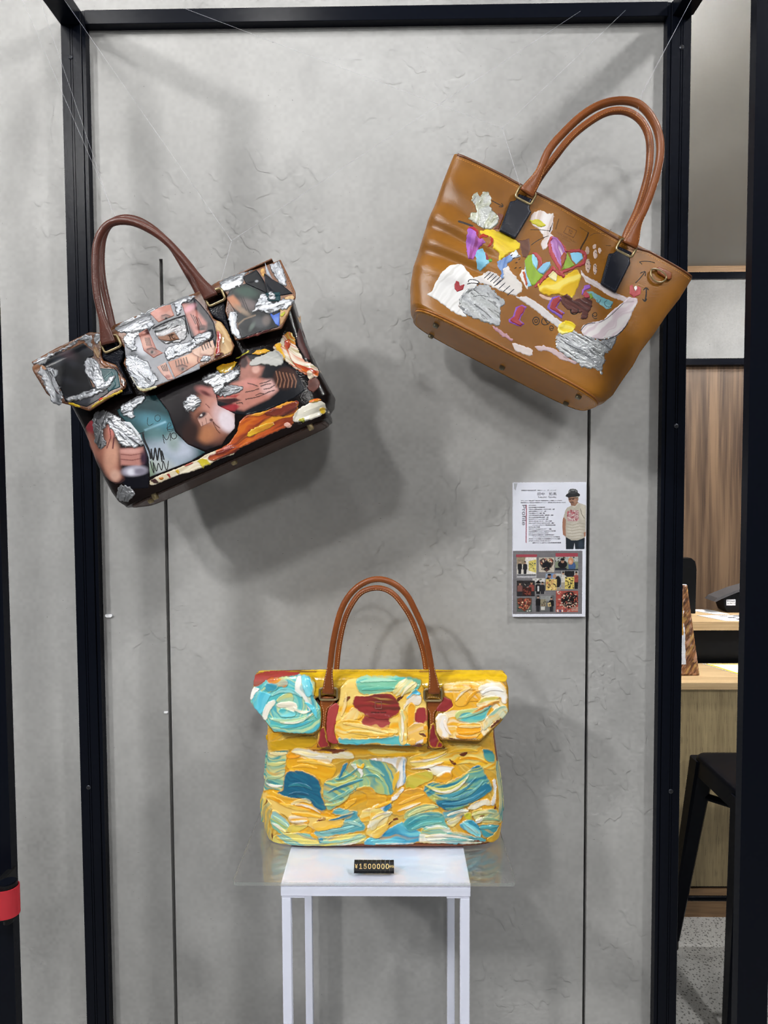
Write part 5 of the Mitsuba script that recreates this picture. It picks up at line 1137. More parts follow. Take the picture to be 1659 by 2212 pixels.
('yellow','flap','paint_stroke','g',1.8,0.6,0.0,'f2ead0 f6f2e6 ecdca0',['d',np.float64(14.8)],[-1586,1951,-1516,1934,-1446,1926,-1377,1927,-1310,1939,-1246,1960,-1186,1991,-1131,2032,-1079,2080,-1084,2086,-1143,2047,-1201,2016,-1261,1992,-1321,1974,-1382,1962,-1446,1955,-1514,1954,-1585,1960],[]),
('yellow','flap','paint_stroke','g',1.8,0.6,0.0,'f2ead0 f6f2e6 ecdca0',['d',np.float64(-9.5)],[-1384,2164,-1355,2132,-1323,2107,-1288,2088,-1251,2078,-1213,2077,-1176,2084,-1142,2100,-1110,2122,-1114,2129,-1150,2120,-1184,2116,-1214,2116,-1244,2120,-1274,2126,-1306,2136,-1340,2151,-1377,2173],[]),
('yellow','flap','paint_stroke','g',1.8,0.6,0.0,'48bcd4 60ccdc',['d',np.float64(-53.1)],[-1205,2234,-1173,2210,-1145,2185,-1121,2160,-1100,2134,-1080,2108,-1061,2080,-1043,2048,-1026,2011,-1016,2013,-1016,2054,-1023,2094,-1036,2131,-1058,2165,-1086,2194,-1120,2217,-1158,2234,-1199,2246],[]),
('yellow','flap','paint_stroke','g',1.8,0.6,0.0,'b8dcc0 a0d4b8',['d',np.float64(1.5)],[-338,2546,-267,2551,-196,2554,-125,2556,-55,2558,15,2559,85,2560,157,2560,229,2559,230,2566,159,2579,87,2588,15,2593,-57,2594,-129,2591,-200,2583,-271,2571,-340,2555],[]),
('yellow','flap','paint_stroke','g',1.8,0.6,0.0,'5ab49c 68b8a0',['d',np.float64(3.2)],[-308,2436,-240,2434,-173,2433,-106,2433,-39,2436,28,2441,95,2448,162,2456,229,2466,229,2474,161,2478,94,2480,26,2481,-41,2479,-108,2474,-175,2467,-242,2458,-308,2447],[]),
('yellow','flap','paint_stroke','g',1.8,0.6,0.0,'f6dc90 f4d078',['d',np.float64(-11.8)],[-605,1922,-514,1908,-425,1893,-336,1876,-248,1860,-160,1842,-72,1824,17,1805,105,1784,109,1793,25,1828,-61,1859,-149,1885,-238,1906,-328,1921,-420,1930,-512,1934,-604,1933],[]),
('yellow','flap','paint_stroke','g',1.8,0.6,0.0,'dcae38 e8b840',['d',np.float64(-5.2)],[-545,1810,-464,1794,-384,1779,-302,1768,-221,1760,-139,1754,-57,1752,25,1753,107,1756,107,1765,26,1777,-55,1788,-135,1798,-217,1806,-298,1813,-379,1817,-461,1820,-543,1822],[]),
('yellow','flap','paint_stroke','g',1.8,0.6,0.0,'f6d898 f4c860',['d',np.float64(-101.8)],[-568,2384,-575,2339,-584,2296,-593,2253,-602,2212,-610,2170,-619,2128,-628,2086,-639,2042,-630,2038,-604,2076,-582,2116,-565,2158,-552,2202,-545,2247,-544,2292,-547,2338,-555,2384],[]),
('yellow','flap','paint_stroke','g',1.8,0.6,0.0,'f4ecd0 f0e0a8',['d',np.float64(45.0)],[316,2338,338,2370,360,2399,383,2425,408,2449,433,2473,460,2494,490,2515,524,2534,521,2540,481,2530,444,2517,410,2499,380,2475,355,2447,334,2415,319,2379,307,2342],[]),
('yellow','flap','paint_stroke','g',1.8,0.6,0.0,'f2ead0 f6f2e6 ecdca0',['d',np.float64(-88.1)],[292,2096,298,2042,303,1990,306,1937,308,1886,309,1834,309,1783,308,1731,304,1678,311,1678,324,1729,334,1781,340,1834,341,1887,337,1940,329,1993,316,2045,299,2097],[]),
('yellow','flap','paint_stroke','g',1.8,0.6,0.0,'f6d080 f4c458',['d',np.float64(1.9)],[1042,2421,1099,2426,1154,2429,1209,2432,1264,2434,1319,2436,1374,2437,1429,2437,1486,2436,1488,2445,1433,2459,1377,2470,1320,2476,1263,2477,1206,2473,1150,2463,1094,2450,1040,2431],[]),
('yellow','flap','paint_stroke','g',1.8,0.6,0.0,'f2ead0 f6f2e6 ecdca0',['d',np.float64(41.2)],[1163,2265,1189,2296,1217,2324,1244,2350,1272,2374,1301,2398,1331,2421,1364,2444,1400,2465,1397,2473,1355,2464,1315,2450,1277,2431,1243,2407,1214,2378,1189,2345,1169,2309,1153,2270],[]),
('yellow','flap','paint_stroke','g',1.8,0.6,0.0,'e8a020 eaa828',['d',np.float64(45.0)],[1310,2208,1335,2243,1362,2275,1389,2305,1417,2333,1446,2360,1478,2387,1511,2412,1548,2437,1545,2444,1502,2429,1461,2411,1424,2387,1390,2360,1361,2327,1336,2292,1317,2253,1301,2212],[]),
('yellow','flap','paint_stroke','g',1.8,0.6,0.0,'fafaf6 f4f0e8',['d',np.float64(5.2)],[1579,2378,1622,2399,1663,2414,1702,2424,1738,2429,1775,2431,1813,2428,1855,2421,1900,2407,1904,2415,1866,2444,1824,2465,1780,2476,1735,2478,1690,2469,1647,2450,1608,2422,1571,2387],[]),
('yellow','flap','paint_stroke','g',1.8,0.6,0.0,'a8d4b0 90c8a8',['d',np.float64(20.1)],[1214,2007,1274,2015,1333,2026,1391,2040,1448,2058,1504,2079,1558,2104,1610,2133,1662,2164,1658,2170,1602,2150,1546,2130,1491,2111,1435,2092,1380,2073,1325,2054,1269,2034,1212,2016],[]),
('yellow','flap','paint_stroke','g',1.8,0.6,0.0,'f8dc98 f6d080',['d',np.float64(-0.0)],[1196,1881,1238,1875,1280,1871,1323,1868,1365,1867,1408,1868,1450,1872,1493,1876,1535,1882,1535,1889,1493,1895,1451,1899,1408,1902,1366,1904,1324,1903,1281,1900,1238,1895,1196,1890],[]),
('yellow','flap','paint_stroke','g',1.8,0.6,0.0,'f0a018 eca010',['d',np.float64(5.2)],[1193,1784,1234,1774,1276,1768,1317,1766,1359,1768,1400,1773,1441,1783,1481,1796,1520,1812,1518,1819,1477,1814,1436,1810,1396,1807,1356,1803,1317,1800,1277,1797,1236,1794,1194,1793],[]),
('yellow','flap','paint_stroke','g',1.8,0.6,0.0,'f4d088 f8ece0',['d',np.float64(-63.4)],[971,1983,969,1949,972,1915,979,1883,992,1853,1009,1825,1032,1799,1058,1777,1087,1758,1093,1763,1073,1790,1055,1816,1040,1843,1026,1869,1013,1895,1001,1923,990,1952,981,1984],[]),
('tote','body','paint_patch','m',0.3,1.0,0.0,'5e2c14 6a3018',[],[-1156,1881,-1040,1890,-1002,1636,-1090,1606,-1051,1737],[]),
('tote','body','paint_patch','m',0.3,1.0,0.0,'54280f 5e3018',[],[-694,1604,-538,1744,-448,1593,-420,1429,-501,1419,-597,1547],[]),
('tote','body','silver_patch','s',1.2,1.4,0.0,'d8dcd8 c4c8b0 e0e4e0 b0b488',['d',87.5],[-1589,1853,-1612,1969,-1572,2027,-1495,1975,-1490,2070,-1422,2106,-1331,2044,-1294,1917,-1218,1866,-1094,1824,-1051,1701,-1117,1591,-1233,1547,-1411,1562,-1501,1588,-1503,1678,-1428,1735,-1499,1808],[]),
('tote','body','paint_patch','m',0.8,1.4,0.0,'d4b40c e4c818 dcc010',['d',-2.5],[-1273,1489,-1087,1599,-961,1622,-748,1610,-632,1601,-597,1511,-644,1431,-718,1372,-759,1244,-757,1135,-797,1148,-840,1306,-963,1311,-992,1441,-1095,1476,-1210,1432],[]),
('tote','body','painted_heart','m',0.7,1.0,0.0,'9a58b8 a868c0 8a3a78 a85ab0',['d',102.5],[-1428,1389,-1430,1461,-1358,1490,-1279,1450,-1236,1364,-1148,1375,-1086,1353,-1145,1231,-1135,1002,-1230,989,-1356,1210],[]),
('tote','body','paint_patch','g',0.9,1.0,0.0,'b02a34 9a2830',[],[-1439,1411,-1400,1504,-1307,1489,-1254,1445,-1240,1361,-1310,1433,-1403,1442],[]),
('tote','body','paint_patch','g',0.8,1.0,0.0,'a83020',[],[-1230,1385,-1194,1468,-1115,1483,-1108,1433,-1175,1396,-1195,1331],[]),
('tote','body','paint_patch','g',0.8,1.0,0.0,'a83224',[],[-1081,1483,-1013,1466,-997,1347,-1044,1268,-1039,1397],[]),
('tote','body','paint_patch','m',0.6,1.0,0.0,'8a3038',[],[-1039,1240,-970,1187,-929,1137,-962,1101,-1031,1190],[]),
('tote','body','painted_heart','m',0.8,1.0,0.0,'74b4d0 88c4dc',['d',107.5],[-1145,1092,-1160,1192,-1107,1257,-1038,1222,-969,1115,-895,1137,-907,1059,-969,908,-1027,922,-1096,1011],[]),
('tote','body','paint_patch','m',0.8,1.0,0.0,'5a9a30',[],[-945,1137,-899,1175,-881,1127,-911,1101],[]),
('tote','body','paint_patch','m',0.9,1.4,0.0,'5a7cb8 7a98c8 4a70b0',['d',97.5],[-807,1167,-787,1196,-700,1334,-633,1443,-530,1408,-611,1328,-638,1241,-650,1126,-608,970,-655,926,-676,1040,-772,1096],[]),
('tote','body','paint_patch','m',1,1.6,0.0,'c8d4e4 dce4ec',[],[-700,1370,-630,1472,-530,1408,-611,1328],[]),
('tote','body','paint_patch','m',0.9,1.0,0.0,'dcdcdc e4e4e4 d0d0ce',['d',77.5],[-1531,229,-1477,303,-1486,420,-1476,635,-1418,789,-1311,879,-1230,886,-1154,836,-1018,766,-903,738,-934,596,-1040,469,-1010,272,-828,175,-881,146,-1082,147,-1325,200],[]),
('tote','body','paint_patch','m',0.8,1.6,0.0,'d4d0cc c8c4c4 dedad6',['d',-7.5],[-1011,751,-865,973,-737,989,-601,955,-670,1097,-637,1205,-541,1131,-460,1086,-310,1024,-276,918,-322,803,-417,787,-680,769,-903,738],[]),
('tote','body','silver_patch','s',1.2,1.8,0.0,'b8bcc0 d4d8da c4c8c8',['d',-12.5],[-1066,384,-1014,553,-882,696,-768,775,-680,734,-538,686,-409,667,-429,532,-333,283,-454,235,-741,204,-868,189,-983,251],[]),
('tote','body','painted_heart','m',0.6,0.3,0.0,'a02a32',[],[-1223,532,-1221,596,-1174,602,-1137,556,-1079,617,-1068,525,-1131,448,-1188,479],[]),
('tote','body','painted_heart','m',0.8,0.5,0.0,'84a81c 7a9c18',['d',97.5],[-448,1381,-442,1475,-384,1533,-298,1390,-223,1341,-87,1307,-141,1098,-195,1069,-318,1182],[]),
('tote','body','paint_patch','m',0.8,0.5,0.0,'88c8dc',[],[-388,1541,-319,1542,-251,1453,-223,1341,-319,1397,-374,1476],[]),
('tote','body','paint_patch','m',0.8,0.5,0.0,'88c0dc 9ccce0',[],[-444,1365,-315,1183,-172,1064,-222,1018,-342,1168],[]),
('tote','body','paint_patch','m',0.8,0.5,0.0,'78b8d8 88c4dc',['d',77.5],[-196,1320,-128,1538,-53,1524,-93,1322],[]),
('tote','body','paint_patch','m',0.8,1.0,0.0,'9a3036 a83a3c',[],[-432,1544,-344,1592,-237,1550,-183,1480,-91,1603,-39,1568,-46,1510,-132,1545,-189,1342,-265,1481,-371,1541],[]),
('tote','body','paint_patch','m',0.8,1.0,0.0,'a03038 9a2c30',[],[-154,1091,-83,1300,-32,1518,46,1497,-93,1106,-124,1063],[]),
('tote','body','paint_patch','m',0.7,1.0,0.0,'dcd8d4',[],[-412,1130,-427,1230,-379,1256,-290,1125,-208,990,-296,1032],[]),
('tote','body','paint_patch','m',0.9,1.0,0.0,'b04a28',[],[-406,1205,-376,1222,-253,1073,-249,1022],[]),
('tote','body','paint_patch','m',0.6,2,0.0,'d8d2d4 c4b4ac e0dcdc',['d',97.5],[-657,2008,-665,2151,-573,2248,-466,2242,-370,2277,-300,2113,-272,1982,-192,1943,-257,1843,-215,1720,-277,1668,-353,1754,-333,1856,-478,1942,-608,1961],[]),
('tote','body','paint_patch','m',0.8,1.4,0.0,'c8c030 b8b028',[],[-657,1999,-563,2082,-396,2060,-447,1986,-595,1969],[]),
('tote','body','painted_heart','m',0.9,0.5,0.0,'b078b8 8a4a90 e0d0dc a868a8',['d',-37.5],[-248,1840,-249,1940,-163,1959,-46,1914,60,1826,105,1723,101,1549,-11,1605,-149,1712],[]),
('tote','body','paint_patch','m',1,1.0,0.0,'a83036 b04048',['d',-32.5],[-241,1789,-266,1903,-232,1958,-218,1838,-149,1748,-32,1648,98,1556,132,1466,-53,1583,-172,1681],[]),
('tote','body','paint_patch','m',1,1.0,0.0,'8a3a18 943f1c',[],[16,1693,29,1809,73,1797,105,1669,101,1558],[]),
('tote','body','paint_patch','m',1.2,1.0,0.0,'a03034',[],[-167,1967,-53,1928,64,1846,71,1795,-53,1892],[]),
('tote','body','paint_patch','m',0.9,0.5,0.0,'80a020 749418',[],[119,1531,105,1723,74,1825,160,1753,269,1686,194,1572],[]),
('tote','body','paint_patch','m',0.9,0.5,0.0,'80c4e4 90cce8',['d',47.5],[115,1829,191,1907,291,1916,339,1851,283,1712,201,1739],[]),
('tote','body','paint_patch','m',1,1.0,0.0,'9a3036 a83a40',[],[35,1816,97,1886,230,1970,338,1963,396,1882,397,1764,307,1661,163,1474,235,1486,161,1424,64,1483,122,1506,283,1694,345,1809,324,1889,256,1924,120,1837],[]),
('tote','body','paint_patch','m',0.9,0.5,0.0,'7cb4d4',[],[-209,1335,-175,1480,-97,1568,-66,1503,-100,1322,-161,1307],[]),
('tote','body','paint_patch','g',1.2,1.6,0.0,'d0a818 e0c030 e8d46a',['d',47.5],[-113,1135,-18,1295,57,1426,183,1449,324,1662,427,1591,447,1511,460,1374,452,1173,336,1164,227,1141,104,1038,-31,1036],[]),
('tote','body','paint_patch','m',1,1.0,0.0,'dcd4a0 d0cc90',[],[-25,1345,9,1454,91,1426,125,1301,30,1303],[]),
('tote','body','paint_patch','m',1.1,1.0,0.0,'9c3034 a83c3c',[],[-127,1164,-20,1514,120,1481,214,1475,196,1415,92,1423,-2,1448,-76,1129],[]),
('tote','body','finger_print','m',0.25,1.2,0.0,'c8b0a4 b89a88 d4c0b8',['d',107.5],[369,2022,381,1980,375,1948,355,1937,327,1951,303,1986,291,2028,296,2061,317,2072,344,2057],[]),
('tote','body','finger_print','m',0.25,1.2,0.0,'c8b0a4 b89a88 d4c0b8',['d',107.5],[440,2129,445,2102,435,2078,415,2067,391,2072,374,2093,369,2120,379,2144,399,2155,423,2150],[]),
('tote','body','finger_print','m',0.25,1.2,0.0,'c8b0a4 b89a88 d4c0b8',['d',107.5],[514,2020,528,1972,524,1935,503,1923,472,1941,445,1982,431,2030,435,2067,457,2078,487,2060],[]),
('tote','body','finger_print','m',0.25,1.2,0.0,'c8b0a4 b89a88 d4c0b8',['d',107.5],[537,2105,546,2073,542,2049,526,2040,505,2051,487,2078,478,2109,482,2134,497,2143,518,2132],[]),
('tote','body','finger_print','m',0.25,1.2,0.0,'c8b0a4 b89a88 d4c0b8',['d',107.5],[490,1806,510,1742,506,1694,481,1681,443,1706,407,1761,387,1825,390,1873,416,1887,454,1861],[]),
('tote','body','finger_print','m',0.25,1.2,0.0,'c8b0a4 b89a88 d4c0b8',['d',107.5],[604,1805,623,1749,621,1708,601,1697,569,1720,538,1769,520,1825,521,1867,541,1878,573,1854],[]),
('tote','body','paint_patch','m',0.8,1.0,0.0,'d0cccc c4c0c0',['d',-12.5],[-322,803,-174,884,90,866,307,806,506,780,522,710,455,673,198,711,-32,765,-262,783],[]),
('tote','body','paint_patch','m',0.7,1.4,0.0,'cdc0c0 d8d0d0 b8a8a4',['d',-7.5],[365,1684,461,1628,619,1623,790,1626,976,1602,1176,1622,1260,1669,1322,1614,1182,1536,954,1500,734,1524,522,1534,420,1605],[]),
('tote','body','paint_patch','m',0.4,1.6,0.0,'c0a090',[],[-93,999,50,1023,185,1061,199,996,111,966],[]),
('tote','body','paint_patch','g',1.2,2,0.0,'4a2420 5a302a 3e1c18',[],[240,1112,363,1215,479,1188,651,1335,746,1315,785,1158,777,993,702,970,675,1062,539,988,349,1028],[]),
('tote','body','paint_patch','m',0.7,1.4,0.0,'6aa0a8 88b8c0',['d',-2.5],[603,1399,665,1450,843,1440,1043,1459,1055,1359,999,1292,828,1324,746,1351],[]),
('tote','body','paint_patch','m',0.8,1.0,0.0,'6a8a20',[],[630,1378,685,1407,740,1365,709,1321],[]),
('tote','body','paint_patch','m',0.9,1.0,0.0,'9058b8 8a50b0',[],[541,1311,535,1470,597,1521,631,1486,583,1405,575,1312],[]),
('tote','body','paint_patch','m',0.9,1.0,0.0,'a03040',[],[575,1312,583,1405,665,1378,685,1335,650,1299],[]),
('tote','body','paint_patch','m',0.5,1.0,0.0,'8048b0 7a40a0',[],[-251,655,-175,744,-105,734,-106,512,-17,486,-44,418,-239,391,-270,441,-225,504],[]),
('tote','body','paint_patch','m',0.8,1.0,0.0,'9c2a30 8c2830',['d',87.5],[-231,648,-169,726,-119,717,-127,497,-33,477,-57,429,-227,415,-247,443,-203,503],[]),
('tote','body','paint_patch','m',0.6,1.0,0.0,'6a48a8 7850b0',[],[172,1048,255,1135,315,1099,301,949,442,932,446,823,185,850,165,911],[]),
('tote','body','paint_patch','g',0.9,1.0,0.0,'8c3038 98383e',['d',87.5],[191,1035,255,1117,303,1089,286,937,430,922,439,867,214,880,196,910],[]),
('tote','body','paint_patch','m',0.9,1.0,0.0,'d8d4d4 c8b8c0 dcd8d8',['d',67.5],[768,829,783,907,900,1024,1025,1128,1075,1316,1161,1506,1232,1653,1351,1702,1378,1645,1383,1487,1380,1272,1357,1100,1306,983,1102,817,924,754,815,766],[]),
('tote','body','silver_patch','s',1.3,2,0.0,'b8bcc0 d4d8da c4c8c8',['d',-7.5],[494,540,509,618,713,763,822,752,1102,817,1313,1004,1339,913,1330,785,1286,655,1332,488,1351,377,1212,369,1018,297,877,342,674,338,560,399],[]),
('tote','body','paint_patch','g',1,1,0.0,'d8bc10 e4cc30 ece080',['d',-2.5],[461,627,442,723,510,831,599,861,687,838,679,727,552,597],[]),
('tote','body','painted_heart','m',0.8,0.5,0.0,'a03038 b04848',['d',97.5],[1155,1809,1192,1850,1262,1778,1270,1872,1335,1873,1373,1768,1296,1667,1209,1694],[]),
('tote','body','paint_patch','m',0.9,1.0,0.0,'e0dcd8',[],[1231,1824,1248,1881,1286,1845,1274,1781],[]),
('tote','body','paint_patch','m',0.5,1.4,0.0,'a07080 b08890',['d',-7.5],[-454,235,-360,251,-65,199,-59,150,-213,154,-400,194],[]),
('tote','body','paint_patch','m',0.7,1.4,0.0,'c8bcb8 d4cac8',['d',7.5],[-72,142,109,187,269,204,295,113,248,70,41,46],[]),
('tote','body','paint_patch','m',0.6,1.4,0.0,'b89ca0 c4b0b0',['d',-0.5],[250,246,378,332,566,364,802,333,957,330,943,287,811,277,686,253,505,278,316,212],[]),
('tote','body','ink_mark','l',0.15,13,0.0,'2a2422',[],[-1304,2007,-1217,2005,-1123,2006],[]),
('tote','body','ink_mark','l',0.15,13,0.0,'2a2422',[],[-1168,1976,-1119,2006,-1156,2038],[]),
('tote','body','ink_mark','l',0.15,12,0.0,'2a2422',[],[1353,2335,1216,2287,1137,2230],[]),
('tote','body','ink_mark','l',0.15,12,0.0,'2a2422',[],[1137,2230,1183,2214],[]),
('tote','body','ink_mark','l',0.15,14,0.0,'2a2422',[],[1222,1899,1251,1988,1277,2120],[]),
('tote','body','ink_mark','l',0.15,14,0.0,'2a2422',[],[1227,2075,1286,2131,1307,2074],[]),
('tote','body','ink_mark','l',0.15,22,0.0,'2a2422',[],[1406,1903,1451,1811,1473,1717],[]),
('tote','body','ink_mark','l',0.15,16,0.0,'2a2422',[],[1384,1864,1403,1910,1449,1900],[]),
('tote','body','ink_mark','l',0.15,16,0.0,'2a2422',[],[1435,1722,1477,1710,1485,1759],[]),
('tote','body','ink_mark','l',0.15,12,0.0,'343640',[],[-867,838,-824,960],[]),
('tote','body','ink_mark','l',0.15,12,0.0,'343640',[],[-816,839,-774,960],[]),
('tote','body','ink_mark','l',0.15,12,0.0,'343640',[],[-762,832,-719,954],[]),
('tote','body','ink_mark','l',0.15,12,0.0,'343640',[],[-711,833,-669,954],[]),
('tote','body','ink_mark','l',0.15,12,0.0,'343640',[],[-657,826,-614,948],[]),
('tote','body','ink_mark','l',0.15,12,0.0,'343640',[],[-677,798,-634,919],[]),
('tote','body','ink_mark','l',0.15,12,0.0,'343640',[],[-599,795,-557,917],[]),
('tote','body','ink_mark','l',0.15,12,0.0,'343640',[],[-518,786,-475,907],[]),
('tote','body','ink_mark','l',0.15,12,0.0,'343640',[],[-440,766,-397,887],[]),
('tote','body','ink_mark','l',0.15,13,0.0,'34343a',[],[-1049,624,-976,681,-885,703],[]),
('tote','body','ink_mark','l',0.15,13,0.0,'34343a',[],[-1050,659,-970,738,-909,735,-932,695],[]),
('tote','body','ink_mark','l',0.15,7,0.0,'505458',[],[-886,498,-786,569,-682,599],[]),
('tote','body','ink_mark','l',0.15,12,0.0,'2a2422',[],[157,633,164,605,160,579,144,559,122,551,99,557,78,574,66,600,65,627,75,651,94,665,118,667,140,655,157,633],[]),
('tote','body','ink_mark','l',0.15,10,0.0,'2a2422',[],[133,620,136,608,134,597,127,588,117,585,107,587,98,594,93,605,93,617,97,627,106,633,116,634,126,629,133,620],[]),
('tote','body','ink_mark','l',0.15,12,0.0,'2a2422',[],[184,686,258,620,303,670,218,687],[]),
('tote','body','ink_mark','l',0.15,12,0.0,'2a2422',[],[191,708,296,649],[]),
('tote','body','ink_mark','l',0.15,10,0.0,'2a2422',[],[356,611,390,647,346,650,356,593,400,608],[]),
('tote','body','ink_mark','l',0.15,10,0.0,'2a2422',[],[836,1105,891,1153,868,1167,836,1123,867,1077,918,1096],[]),
('tote','body','ink_mark','l',0.15,15,0.0,'1e1412',[],[505,1023,556,971,603,997,601,1075],[]),
('tote','body','ink_mark','l',0.15,9,0.0,'3a4a50',[],[939,1420,938,1348,1010,1343,1028,1415],[]),
('tote','body','ink_mark','l',0.15,9,0.0,'3a4a50',[],[794,1359,842,1331,850,1389],[]),
('tote','body','ink_mark','l',0.15,12,0.0,'3a3a42',[],[781,800,803,901,924,1011],[]),
('tote','body','ink_mark','l',0.15,9,0.0,'4a4a52',[],[976,1048,1067,1187,1131,1347,1189,1522],[]),
('tote','body','ink_mark','l',0.15,12,0.0,'3a3a42',[],[1071,808,1210,885,1335,1070,1380,1272],[]),
('tote','body','ink_mark','l',0.15,7,0.0,'4c5054',[],[565,534,744,516,975,536],[]),
('tote','body','ink_mark','l',0.15,7,0.0,'4c5054',[],[643,512,817,506,1024,520],[]),
('tote','body','ink_mark','l',0.15,7,0.0,'4c5054',[],[741,486,908,494,1085,501],[]),
('tote','body','ink_mark','l',0.15,7,0.0,'4c5054',[],[819,465,982,485,1134,486],[]),
('tote','body','ink_mark','l',0.15,9,0.0,'2a2422',[],[-583,1874,-429,1950,-313,1995],[]),
('tote','body','ink_mark','l',0.15,10,0.0,'2a2422',[],[-462,1658,-401,1783,-292,1915],[]),
('tote','body','ink_mark','l',0.15,9,0.0,'2a2422',[],[-327,2061,-306,1981,-327,2134],[]),
('tote','body','ink_mark','l',0.15,22,0.0,'3c2a18',[],[231,2267,241,2153,234,2021,237,1959],[]),
('tote','body','ink_mark','l',0.15,9,0.0,'5a3a1c',[],[76,2283,221,2270],[]),
('tote','body','ink_mark','l',0.15,12,0.0,'5a3c20',[],[-269,2240,-241,2072],[]),
('tote','body','ink_mark','l',0.15,7,0.0,'5a3c20',[],[276,2227,366,2332,477,2393,519,2487],[]),
('tote','body','ink_mark','l',0.15,7,0.0,'3c2a18',[],[559,2217,632,2248],[]),
('tote','body','ink_mark','l',0.15,13,0.0,'2c1a10',[],[-618,1317,-605,1339],[]),
('tote','body','ink_mark','l',0.15,13,0.0,'2c1a10',[],[-550,1282,-536,1304],[]),
('tote','body','ink_mark','l',0.15,13,0.0,'2c1a10',[],[-533,1354,-520,1376],[]),
('tote','body','ink_mark','l',0.15,13,0.0,'2c1a10',[],[-525,1196,-512,1218],[]),
('tote','body','ink_mark','l',0.15,13,0.0,'2c1a10',[],[-468,1237,-454,1258],[]),
('tote','body','ink_mark','l',0.15,13,0.0,'2c1a10',[],[-666,1345,-652,1367],[]),
('tote','body','ink_mark','l',0.15,13,0.0,'2c1a10',[],[-578,1393,-564,1415],[]),
('tote','body','ink_mark','l',0.15,10,0.0,'3a3438',[],[419,1868,437,1859],[]),
('tote','body','ink_mark','l',0.15,10,0.0,'3a3438',[],[422,1806,440,1797],[]),
('tote','body','ink_mark','l',0.15,10,0.0,'3a3438',[],[467,1821,485,1813],[]),
('tote','body','ink_mark','l',0.15,10,0.0,'3a3438',[],[460,1744,477,1736],[]),
('tote','body','ink_mark','l',0.15,11,0.0,'3a3438',[],[536,1840,554,1832],[]),
('tote','body','ink_mark','l',0.15,11,0.0,'3a3438',[],[584,1794,601,1786],[]),
('tote','body','ink_mark','l',0.15,10,0.0,'3a3438',[],[576,1736,594,1727],[]),
('tote','body','ink_mark','l',0.15,11,0.0,'3a3438',[],[461,2036,479,2028],[]),
('tote','body','ink_mark','l',0.15,39,0.0,'3a3230',[],[-1601,1464,-1540,1477,-1396,1497],[]),
('collage','body','paint_stroke','g',0.8,1.0,0.0,'d8ccb0 e0d8c4 c8bca0',['d',0.5],[-1236,224,-809,201,-482,188,-267,224,-49,194,168,155,121,43,-103,64,-539,48,-850,103,-1185,103,-1284,130],[]),
('collage','body','paint_stroke','g',1.2,1.4,0.0,'9a3208 c46414 b04a10 7a2808 d08a18',['d',4.5],[220,286,388,526,785,448,1243,443,1271,298,1099,143,1091,88,799,94,470,93,71,89,-134,114,-175,214,-12,208],[]),
('collage','body','paint_stroke','g',1.6,1.6,0.0,'4a140a 6e2410 3a0e08',['d',6.5],[718,445,1097,408,1315,411,1208,226,1026,241,777,352],[]),
('collage','body','paint_stroke','g',0.8,1.6,0.0,'c8981a d8b020 b87818',['d',2.5],[423,295,809,271,835,177,505,176,342,182],[]),
('collage','body','paint_stroke','g',1.6,1.6,0.0,'e8e4d8 dcd8c8 d0ccc0',['d',4.5],[1134,226,1292,289,1585,297,1639,162,1587,87,1423,37,1125,90,1085,149],[]),
('collage','body','paint_stroke','g',1.8,1.0,0.0,'d8a818 e8c428',[],[1497,171,1618,170,1564,71,1513,70],[]),
('collage','body','paint_stroke','g',1.4,1.0,0.0,'c8a018 c84a18 8c9a20',['d',1.5],[1410,337,1591,311,1613,255,1427,264],[]),
('collage','body','paint_stroke','g',1.2,1.0,0.0,'a8a020 98a028',[],[1159,133,1289,135,1243,44,1185,80],[]),
('collage','body','paint_stroke','g',0.8,1.0,0.0,'d8a898',[],[918,141,1016,179,1061,94,996,56],[]),
('collage','body','paint_stroke','g',0.9,1.0,0.0,'b8a818 c8b828',['d',-83.5],[-479,194,-316,188,-283,25,-367,63,-432,26,-446,114],[]),
('collage','body','paint_stroke','g',1,1.0,0.0,'8a2c10 a84818 6a1c0a',['d',0.5],[-318,181,-58,173,216,150,175,53,-104,61,-280,73],[]),
('collage','body','paint_stroke','g',0.7,0.6,0.0,'c8a020',[],[-829,193,-753,176,-789,88,-825,142],[]),
('collage','body','paint_stroke','g',0.7,0.6,0.0,'301010',[],[-1235,207,-1127,201,-1114,112,-1181,112,-1228,163],[]),
('collage','body','paint_stroke','g',0.7,0.6,0.0,'8c1a14',[],[-975,203,-917,182,-919,96,-946,104],[]),
('collage','body','paint_stroke','g',0.7,0.6,0.0,'a8681a',[],[-1113,195,-1022,171,-1024,126,-1089,130],[]),
('collage','body','paint_stroke','g',0.7,0.6,0.0,'a85040',[],[-677,199,-530,192,-524,165,-660,159],[]),
('collage','body','paint_stroke','g',1.4,1.6,0.0,'d0a81a e0b820 d89818',['d',1.5],[330,1369,480,1368,693,1322,616,1257,544,1205,414,1214,348,1294],[]),
('collage','body','paint_stroke','g',1,1.4,0.0,'b8b020 c8b828',['d',6.5],[636,1364,751,1379,927,1401,875,1357,733,1337],[]),
('collage','body','paint_stroke','g',1,1.4,0.0,'d89018 e0a820',['d',-3.5],[897,1331,1069,1346,1226,1251,1125,1245,946,1291],[]),
('collage','body','paint_stroke','g',1.4,2,0.0,'d8d0b8 c8a020 c85a14 e0d8c8 b8a880',['s',2013,1527],[1250,1307,1387,1323,1454,1404,1574,1424,1612,1328,1580,1172,1587,1035,1621,888,1743,804,1716,590,1579,668,1437,826,1347,997,1340,1134,1281,1227],[]),
('collage','body','paint_stroke','m',0.6,1.0,0.0,'4a1a18 3a1414',['d',-83.5],[1671,1361,1752,1489,1750,1387,1704,1210,1711,1058,1687,887,1639,933,1611,1094,1604,1230],[]),
